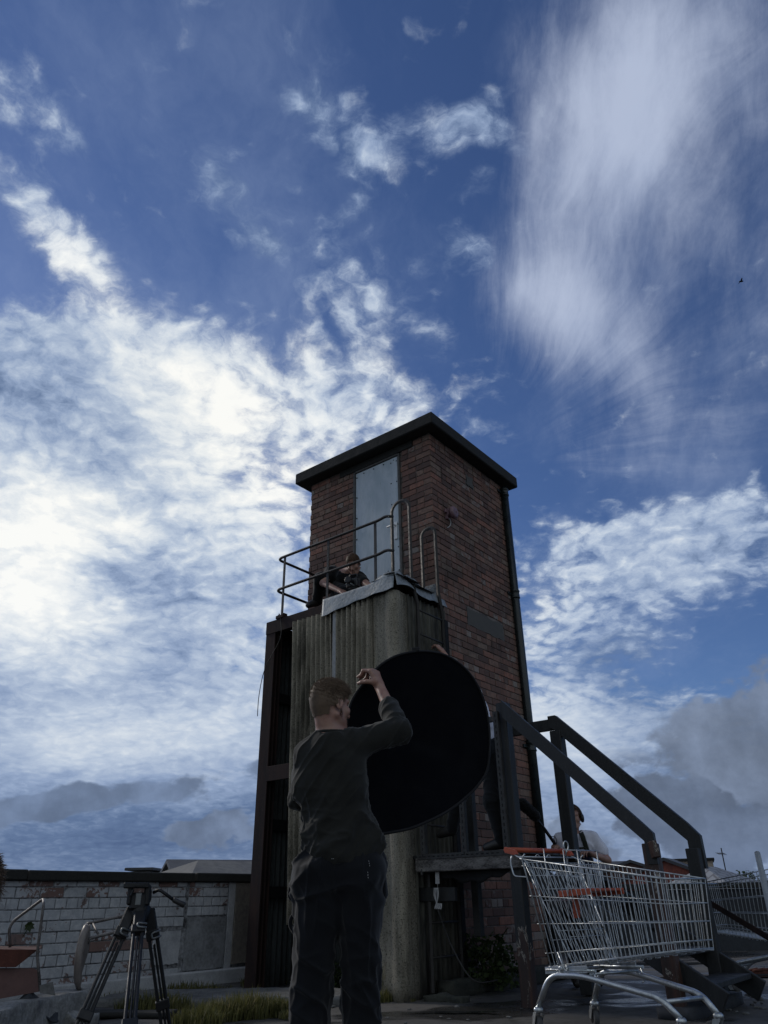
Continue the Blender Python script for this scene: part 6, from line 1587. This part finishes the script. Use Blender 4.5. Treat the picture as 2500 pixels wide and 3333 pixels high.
# neckband
mb = MB(); nb = []
for i in range(28):
    a = 2 * math.pi * i / 28; nb.append(nk + V(.066 * math.cos(a) + .002, .064 * math.sin(a), .004 + .010 * math.sin(a)))
mb.tube(nb, .0065, 8, closed=True, flat=1.5); mb.build('neckband', MT['tee'], man)
# trousers
B_ = SDF(lo, hi, .0062)
B_.cap(q(1035, 2850, .01), q(1175, 2835, .02), .118, .118, .04, ax=(0, 1, 0), fl=.98)
B_.cap(q(1042, 2900, .01), q(1036, 2990, .01), .108, .104, .03); B_.cap(q(1165, 2900, .02), q(1168, 2990, .02), .110, .104, .03)
B_.cap(q(1036, 2990, .01), q(1017, 3120, .0), .096, .084, .012); B_.cap(q(1168, 2990, .02), q(1174, 3120, .01), .096, .082, .006)
aL = V(q(1004, 3300)[0], YM, .0); aR = V(q(1174, 3300)[0], YM + .02, .0)
B_.cap(q(1017, 3120, .0), aL + Z * .06, .084, .078, .006); B_.cap(q(1174, 3120, .01), aR + Z * .06, .082, .080, .006)
B_.cap(q(968, 2915, .0), q(962, 2975, .0), .022, .020, .012, ax=(0, 1, 0), fl=1); B_.cap(q(962, 3020, .0), q(968, 3080, .0), .016, .014, .012)
B_.cap(q(1050, 2690, .02), q(1150, 2690, .02), .06, .06, .02)
for k in (-1, 1): pass
for aa in (aL, aR): B_.cap(aa + V(-.2, 0, -.16), aa + V(.2, 0, -.16), .18, .18, .002, sub=True)
def tdisp(v_, n_):
    kn = np.exp(-((v_[:, 2] - .42) / .16) ** 2); hip = np.clip((v_[:, 2] - .62) / .1, 0, 1)
    return folds(v_, n_, None, V(.92, 0, .38), 4, 15, 81, .012) * (.35 + .8 * hip) + folds(v_, n_, None, V(.75, 0, -.65), 4, 17, 91, .010) * (kn + .3) + folds(v_, n_, None, V(.1, 0, 1), 3, 18, 95, .008) * .8 + .004 * fbm(v_, 5, 3, 8)
trs = emit('trousers', B_, MT['trou'], man, tdisp, sm=2)
# holster pocket, patches and pale stitching
mb = MB(); ps = SDF(q(1250, 2830) - .15, q(1250, 2930) + V(.15, .25, .15), .005); ps.cap(q(1240, 2835, .02), q(1246, 2905, .03), .030, .034, .012, ax=(1, 0, 0), fl=.75); emit('holster_pocket', ps, MT['trou'], man, lambda v_, n_: folds(v_, n_, None, V(0, .2, 1), 5, 20, 3, .006))
def stitch(a, b_, n_, nm='stitching'):
    mb = MB()
    for i in range(n_):
        p0 = a + (b_ - a) * (i + .15) / n_; p1 = a + (b_ - a) * (i + .75) / n_; mb.tube([p0, p1], .0012, 4)
    return mb.build(nm, MT['white'], trs)
stitch(q(1200, 2800, -.082), q(1204, 2822, -.087), 3); stitch(q(1197, 2836, -.092), q(1199, 2862, -.096), 3); stitch(q(1078, 2796, -.108), q(1088, 2795, -.108), 2); stitch(q(978, 2982, -.065), q(978, 2992, -.065), 2)
mb = MB(); mb.cbox(q(1140, 3020, -.087), (V(1, 0, 0), V(0, 1, 0), Z), (.001, .001, .001), .0002)
# loose straps hanging at his left hip
mb = MB(); a_ = q(972, 2832, .0); mb.tube(spline([a_, q(950, 2880, -.0), q(943, 2915, .0), q(955, 2925, .01), q(966, 2905, .02)], 5), .010, 6, flat=.3, up=(0, 1, 0)); mb.tube(spline([q(975, 2960, 0), q(950, 2985, .0), q(945, 3010, .0), q(958, 3035, 0)], 5), .009, 6, flat=.3, up=(0, 1, 0)); mb.build('hanging_strap', MT['trou'], man)
for an in (aL, aR):
    s2 = SDF(an + V(-.12, -.2, -.02), an + V(.12, .3, .2), .008); s2.cap(an + V(0, -.03, .06), an + V(.0, .18, .045), .055, .048, .02); s2.cap(an + V(0, -.02, .06), an + V(0, -.01, .14), .055, .055, .02); emit('boot', s2, MT['boot'], man)

# ================================================================ the black disc
MT['disc'] = simple('matt_black_fabric', (.0016, .0020, .0042), .85, scale=5, bst=.12, spec=.12); MT['rim'] = simple('black_webbing', (.009, .009, .011), .7, spec=.3)
rimpx = [(1196, 2212), (1232, 2170), (1285, 2137), (1345, 2122), (1395, 2121), (1450, 2133), (1505, 2168), (1548, 2220), (1578, 2290), (1592, 2370), (1593, 2450), (1582, 2515), (1548, 2565), (1520, 2592), (1480, 2625), (1440, 2650), (1400, 2670), (1340, 2695), (1280, 2708), (1238, 2712), (1205, 2690), (1175, 2620), (1155, 2540), (1136, 2440), (1128, 2370), (1138, 2300), (1160, 2255)]
def discY(x): return 3.93 + .30 * (x - 1190) / 400 - .05 * math.sin(math.pi * (x - 1130) / 460)
rim = spline([at_y(x, y, discY(x)) for x, y in rimpx] + [at_y(*rimpx[0], discY(rimpx[0][0]))], 5)[:-1]
dsc = thing('light_disc', sum(rim) / len(rim), 'large collapsible black fabric disc held up between the man and the brick tower', 'light reflector')
cen = sum(rim) / len(rim) + V(0, .05, 0); n = len(rim); vs = [cen]; fs = []
K = 14
for k in range(1, K + 1):
    for i, p in enumerate(rim):
        t_ = k / K; b_ = cen * (1 - t_) + p * t_; b_ = b_ + V(0, -.004 * math.sin(2.2 * math.pi * t_ + 6.28 * 2 * i / n) * (1 - t_) * t_ * 4, 0); vs.append(b_)
for i in range(n): fs.append((0, 1 + (i + 1) % n, 1 + i))
for k in range(K - 1):
    for i in range(n):
        a_ = 1 + k * n + i; b_ = 1 + k * n + (i + 1) % n; fs.append((a_, b_, b_ + n, a_ + n))
N_ = len(vs); vs2 = [v_ + V(0, .004, 0) for v_ in vs]; fs2 = [tuple(N_ + t_ for t_ in f[::-1]) for f in fs]
mb = MB(); mb.add(vs + vs2, fs + fs2, 0, True); mb.build('fabric', MT['disc'], dsc)
mb = MB(); mb.tube(rim, .0075, 8, closed=True); mb.build('rim', MT['rim'], dsc)
mb = MB(); p_ = at_y(1352, 2120, discY(1352)); mb.cbox(p_ + Z * .01, (V(1, 0, .1), V(0, 1, 0), Z), (.022, .006, .012), .003); mb.build('loop_tab', MT['rim'], dsc)

# ================================================================ person behind the disc reaching for the ladder
J = {}
d0 = 6.95
J['head'] = at_d(1474, 2192, 7.15); J['face'] = unit(V(-.75, .62, .35)); J['up'] = unit(V(-.1, .1, 1))
J['pelvis'] = at_d(1588, 2440, 6.95); J['neck'] = at_d(1508, 2222, 7.08); sd = unit(V(.75, .62, 0))
J['shL'] = at_d(1478, 2250, 7.2); J['shR'] = at_d(1545, 2258, 7.0); J['elL'] = at_d(1482, 2180, 7.42); J['wrL'] = at_d(1440, 2120, 7.47)
J['elR'] = at_d(1560, 2340, 6.95); J['wrR'] = at_d(1500, 2330, 7.0)
J['hipL'] = J['pelvis'] + sd * -.07; J['hipR'] = J['pelvis'] + sd * .07
J['knR'] = at_d(1602, 2610, 6.82); J['anR'] = at_d(1638, 2765, 6.83); J['anR'][2] = DZ + .085; J['toeR'] = J['anR'] + V(-.13, .05, -.035)
J['knL'] = at_d(1505, 2560, 7.1); J['anL'] = at_d(1470, 2700, 7.15); J['toeL'] = J['anL'] + V(-.10, .10, -.03)
wl = unit(J['wrL'] - J['elL'])
person((J['anR'][0], J['anR'][1], DZ), 'person in black trousers and white top behind the disc, one hand up on the ladder', J, .012, MT['wht'], MT['blk'], MT['hairb'], sleeve=.6, skinh=.008,
       hands={'L': (unit(V(-.55, .2, .75)), unit(V(-.4, .5, -.5)), [(.6, .9, .6)] * 4, (.5, .4))}, hem=.35)
# ================================================================ crouching man on the landing
J = {}
pc_ = -.42
def w(x, y, p=pc_): return onp(x, y, p)
J['head'] = w(1150, 1835, -.52); J['face'] = unit(-U * .62 - VV * .30 - Z * .62); J['up'] = unit(Z * .75 - U * .55 - VV * .15)
J['neck'] = w(1118, 1862, -.42); J['shL'] = w(1168, 1880, -.40); J['shR'] = w(1078, 1862, -.47); J['pelvis'] = w(1066, 1905, -.34)
J['elR'] = w(1052, 1898, -.62); J['wrR'] = w(1112, 1926, -.70); J['elL'] = w(1205, 1912, -.50); J['wrL'] = w(1172, 1922, -.66)
sd = unit(VV); J['hipL'] = J['pelvis'] - VV * .09; J['hipR'] = J['pelvis'] + VV * .09
J['knR'] = w(1044, 1884, -.60); J['anR'] = w(1032, 1958, -.50); J['toeR'] = w(1004, 1970, -.62)
J['knL'] = w(1120, 1930, -.50); J['anL'] = w(1085, 1950, -.36); J['toeL'] = w(1075, 1958, -.46)
cm_, A2, P2_, _ = person((J['anR'][0], J['anR'][1], 3.73), 'man in black crouching on the high landing, bent over a small film camera', J, .010, MT['blk'], MT['blk'], MT['hairb'], sleeve=.45, skinh=.0065, hair_n=2500, hair_len=.014, bulk=1.08,
       hands={'R': (unit(J['wrR'] - J['elR']), unit(-Z * .7 + U * .3), [(.6, .7, .4)] * 4, (.4, .3)), 'L': (unit(J['wrL'] - J['elL']), unit(-Z * .7 + U * .3), [(.6, .7, .4)] * 4, (.4, .3))})
mb = MB()
for s_ in (-1, 1):
    mb.cap_ = None; mb.tube([P2_(s_ * .020, .093, .020), P2_(s_ * .045, .078, .022)], .0035, 5)
mb.build('eyebrows', MT['hairb'], cm_)
mb = MB(); r = random.Random(4)
for _ in range(700):
    s_ = r.choice((-1, 1)); t_ = r.random(); a_ = V(s_ * .060, .010, -.060) * (1 - t_) + V(s_ * .012, .094, -.100) * t_ + V(0, 0, r.uniform(-.014, .022)); x_ = unit(V(r.gauss(0, 1), r.gauss(0, 1), r.gauss(0, 1))) * .0013; mb.add([P2_(*(a_ - x_)), P2_(*(a_ + x_)), P2_(*(a_ + V(0, .006, -.008)))], [(0, 1, 2)], tone=r.random())
mb.build('beard', MT['beard'], cm_)
# film camera rig
cr0 = w(1150, 1905, -.66); cg = thing('film_camera', cr0, 'small black film camera rig lying between the hands of the crouching man', 'camera')
ax = (unit(VV * -.9 + U * .2), unit(-U * .9 - VV * .2), Z)
mb = MB(); mb.cbox(cr0 + Z * .02, ax, (.07, .045, .05), .008); mb.build('camera_body', MT['rub'], cg)
mb = MB(); mb.lathe(cr0 + Z * .02 + ax[1] * .045, ax[1], [(0, .036), (.06, .034), (.065, .042), (.09, .042), (.092, .030)], 16); mb.build('lens', MT['trp'], cg)
mb = MB(); mb.tube(rounded([cr0 + Z * .07 - ax[0] * .05, cr0 + Z * .13 - ax[0] * .05, cr0 + Z * .13 + ax[0] * .05, cr0 + Z * .07 + ax[0] * .05], .02), .009, 8); mb.build('top_handle', MT['rub'], cg)
mb = MB(); mb.beam(cr0 + Z * .05 - ax[0] * .09, cr0 + Z * .14 - ax[0] * .03, .03, .008); mb.build('monitor_arm', MT['alu'], cg)
mb = MB(); mb.tube([cr0 - Z * .025 + ax[1] * .12 + ax[0] * .03, cr0 - Z * .025 - ax[1] * .10 + ax[0] * .03], .0075, 8); mb.tube([cr0 - Z * .025 + ax[1] * .12 - ax[0] * .03, cr0 - Z * .025 - ax[1] * .10 - ax[0] * .03], .0075, 8); mb.cbox(cr0 - Z * .032, ax, (.05, .02, .008), .002); mb.build('rod_mount', MT['alu'], cg)

# ================================================================ boom operator
DB_ = 8.25; J = {}
def b(x, y, dd=0): return at_d(x, y, DB_ + dd)
J['head'] = b(1864, 2660); tc_ = unit(V(-J['head'][0], -J['head'][1], 0)); J['face'] = unit(tc_ + V(.06, 0, -.02)); J['up'] = Z
J['neck'] = b(1868, 2712); J['shL'] = b(1928, 2728, .02); J['shR'] = b(1826, 2735, .02); J['pelvis'] = V(*(b(1872, 2860))) ; J['pelvis'][2] = .92
J['elR'] = b(1815, 2790, .05); J['wrR'] = b(1822, 2768, -.20); J['elL'] = b(1978, 2800, .0); J['wrL'] = b(1922, 2778, -.24)
rt = unit(V(-tc_[1], tc_[0], 0)) * -1
sdv = unit(J['shR'] - J['shL']); g0 = V(J['pelvis'][0], J['pelvis'][1], 0)
for k, s_ in (('L', -1), ('R', 1)):
    J['hip' + k] = J['pelvis'] + sdv * s_ * .085; J['an' + k] = g0 + sdv * s_ * .1 + Z * .08; J['kn' + k] = (J['hip' + k] + J['an' + k]) / 2 + tc_ * .02; J['toe' + k] = J['an' + k] + tc_ * .14 - Z * .035
bo, A3, P3_, _ = person((g0[0], g0[1], 0), 'boom operator in a white T-shirt and headphones standing behind the deck post', J, .012, MT['wht'], MT['blk'], MT['hairb'], sleeve=.62, skinh=.0075, hair_n=1500, hair_len=.03,
       test=lambda x, y, z, pad=0: z > (.055 if y > .05 else .0 if y > 0 else -.07) - pad, bulk=.94,
       hands={'L': (unit(J['wrL'] - J['elL']), -Z, [(.5, .7, .4)] * 4, (.3, .3)), 'R': (unit(V(-.2, -.3, .2)), unit(V(-.5, .1, -.8)), [(1.1, 1.3, .7)] * 4, (.7, .5))})
for s_ in (1,):
    mb = MB(); mb.tube(spline([P3_(s_ * .075, -.03, -.02), P3_(s_ * .088, -.02, -.08), P3_(s_ * .09, .0, -.14), P3_(s_ * .085, .03, -.20)], 5), [.02] * 8 + [.018] * 6 + [.010, .004], 8)
    mb.build('long_hair', MT['hairb'], bo)
hp = thing('headphones', P3_(0, 0, .1), 'black over-ear headphones worn by the boom operator', 'headphones')
for s_ in (-1, 1):
    mb = MB(); mb.lathe(P3_(s_ * .078, 0, -.012), A3[0] * s_, [(0, .030), (.006, .040), (.020, .041), (.030, .034), (.034, .018)], 16); mb.build('ear_cup', MT['rub'], hp)
mb = MB(); mb.tube([P3_(.097 * math.cos(a_), -.005, -.005 + .125 * math.sin(a_)) for a_ in np.linspace(.05, math.pi - .05, 14)], .010, 8, flat=.5, up=A3[1]); mb.build('headband', MT['rub'], hp)
sg = MB(); s0_ = J['neck'] + tc_ * .03; sg.tube(spline([J['neck'] - sdv * .06 + Z * .02 - tc_ * .05, J['neck'] - sdv * .075 + tc_ * .075 - Z * .02, J['neck'] - sdv * .10 + tc_ * .135 - Z * .14, J['neck'] - sdv * .13 + tc_ * .14 - Z * .30], 6), .024, 6, flat=.18, up=tc_)
MT['strap'] = cloth('dark_green_webbing', (.018, .020, .014, 1)); sg.build('shoulder_strap', MT['strap'], bo)
bg_ = V(*(J['pelvis'] + tc_ * .17 + Z * .10 - sdv * .06)); mxr = thing('mixer_bag', bg_, 'dark navy sound bag hanging in front of the boom operator', 'bag')
MT['navy'] = cloth('navy_nylon', (.015, .02, .045, 1)); mb = MB(); mb.cbox(bg_, (sdv, tc_, Z), (.12, .07, .09), .02); mb.build('bag_body', MT['navy'], mxr)
mb = MB(); mb.tube(rounded([bg_ + Z * .09 - sdv * .08, bg_ + Z * .14 - sdv * .08, bg_ + Z * .14 + sdv * .08, bg_ + Z * .09 + sdv * .08], .03), .01, 6); mb.build('carry_handle', MT['strap'], mxr)
# boom pole with furry windshield
m0 = at_d(1700, 2616, 7.75); m1 = at_d(1742, 2656, 7.80); e_ = J['wrR'] + V(-.02, -.02, .02)
bp_ = thing('boom_microphone', m1, 'boom pole with a black furry microphone cover held up beside the brick tower', 'microphone')
d = unit(m1 - m0); s3 = SDF(np.minimum(m0, m1) - .1, np.maximum(m0, m1) + .1, .006); s3.cap(m0, m1, .050, .047, .02)
emit('furry_windshield', s3, MT['blk'], bp_, lambda v_, n_: .012 * (vnoise(v_, 130, 3) + .3) + .006 * vnoise(v_, 45, 5))
mb = MB(); mb.tube([m1, at_d(1748, 2668, 7.82), at_d(1775, 2700, 7.9), e_ + unit(e_ - at_d(1775, 2700, 7.9)) * .35], .012, 10); mb.tube([at_d(1770, 2695, 7.9), e_], .016, 10); mb.build('pole', MT['rub'], bp_)
mb = MB(); mb.tube(spline([at_d(1765, 2690, 7.88), at_d(1790, 2720, 7.92), at_d(1808, 2725, 7.95), at_d(1812, 2745, 7.97), at_d(1800, 2748, 7.97), at_d(1806, 2735, 7.95)], 6), .0035, 5); mb.build('cable_loop', MT['rub'], bp_)

# ================================================================ seated person whose hair just enters at the left edge
J = {}; Ds = 2.9
def s(x, y, dd=0): return at_d(x, y, Ds + dd)
J['head'] = s(-112, 2900); J['face'] = unit(V(-.5, .8, 0)); J['up'] = Z
sv = unit(V(.8, .5, 0)); fv = V(-.5, .8, 0)
J['neck'] = J['head'] - Z * .145 - V(.07, -.02, 0); J['shL'] = J['neck'] - sv * .17 - Z * .06; J['shR'] = J['neck'] + sv * .17 - Z * .06; J['pelvis'] = J['neck'] - Z * .48 - fv * .02 - V(.12, 0, 0); J['pelvis'][2] = .13
J['shR'] = J['neck'] + sv * .12 - Z * .10
for k, s_ in (('L', -1), ('R', 1)):
    J['hip' + k] = J['pelvis'] + sv * s_ * .09; J['kn' + k] = J['hip' + k] + fv * .38 + Z * .26; J['an' + k] = J['hip' + k] + fv * .62 - Z * .04; J['toe' + k] = J['an' + k] + fv * .14 - Z * .03
    J['el' + k] = J['sh' + k] - Z * .24 + fv * .10; J['wr' + k] = J['el' + k] + fv * .22 + Z * .10 - sv * s_ * .06
per_, A4, P4_, _ = person((J['pelvis'][0], J['pelvis'][1], 0), 'person with ginger-brown hair, only the hair showing at the left edge of the photo', J, .014, MT['blk'], MT['blk'], MT['hairg'], sleeve=1.8, skinh=.01, hair_n=5000, hair_len=.045,
    test=lambda x, y, z, pad=0: z > (.06 if y > .05 else .0 if y > 0 else -.08) - pad, hands={})
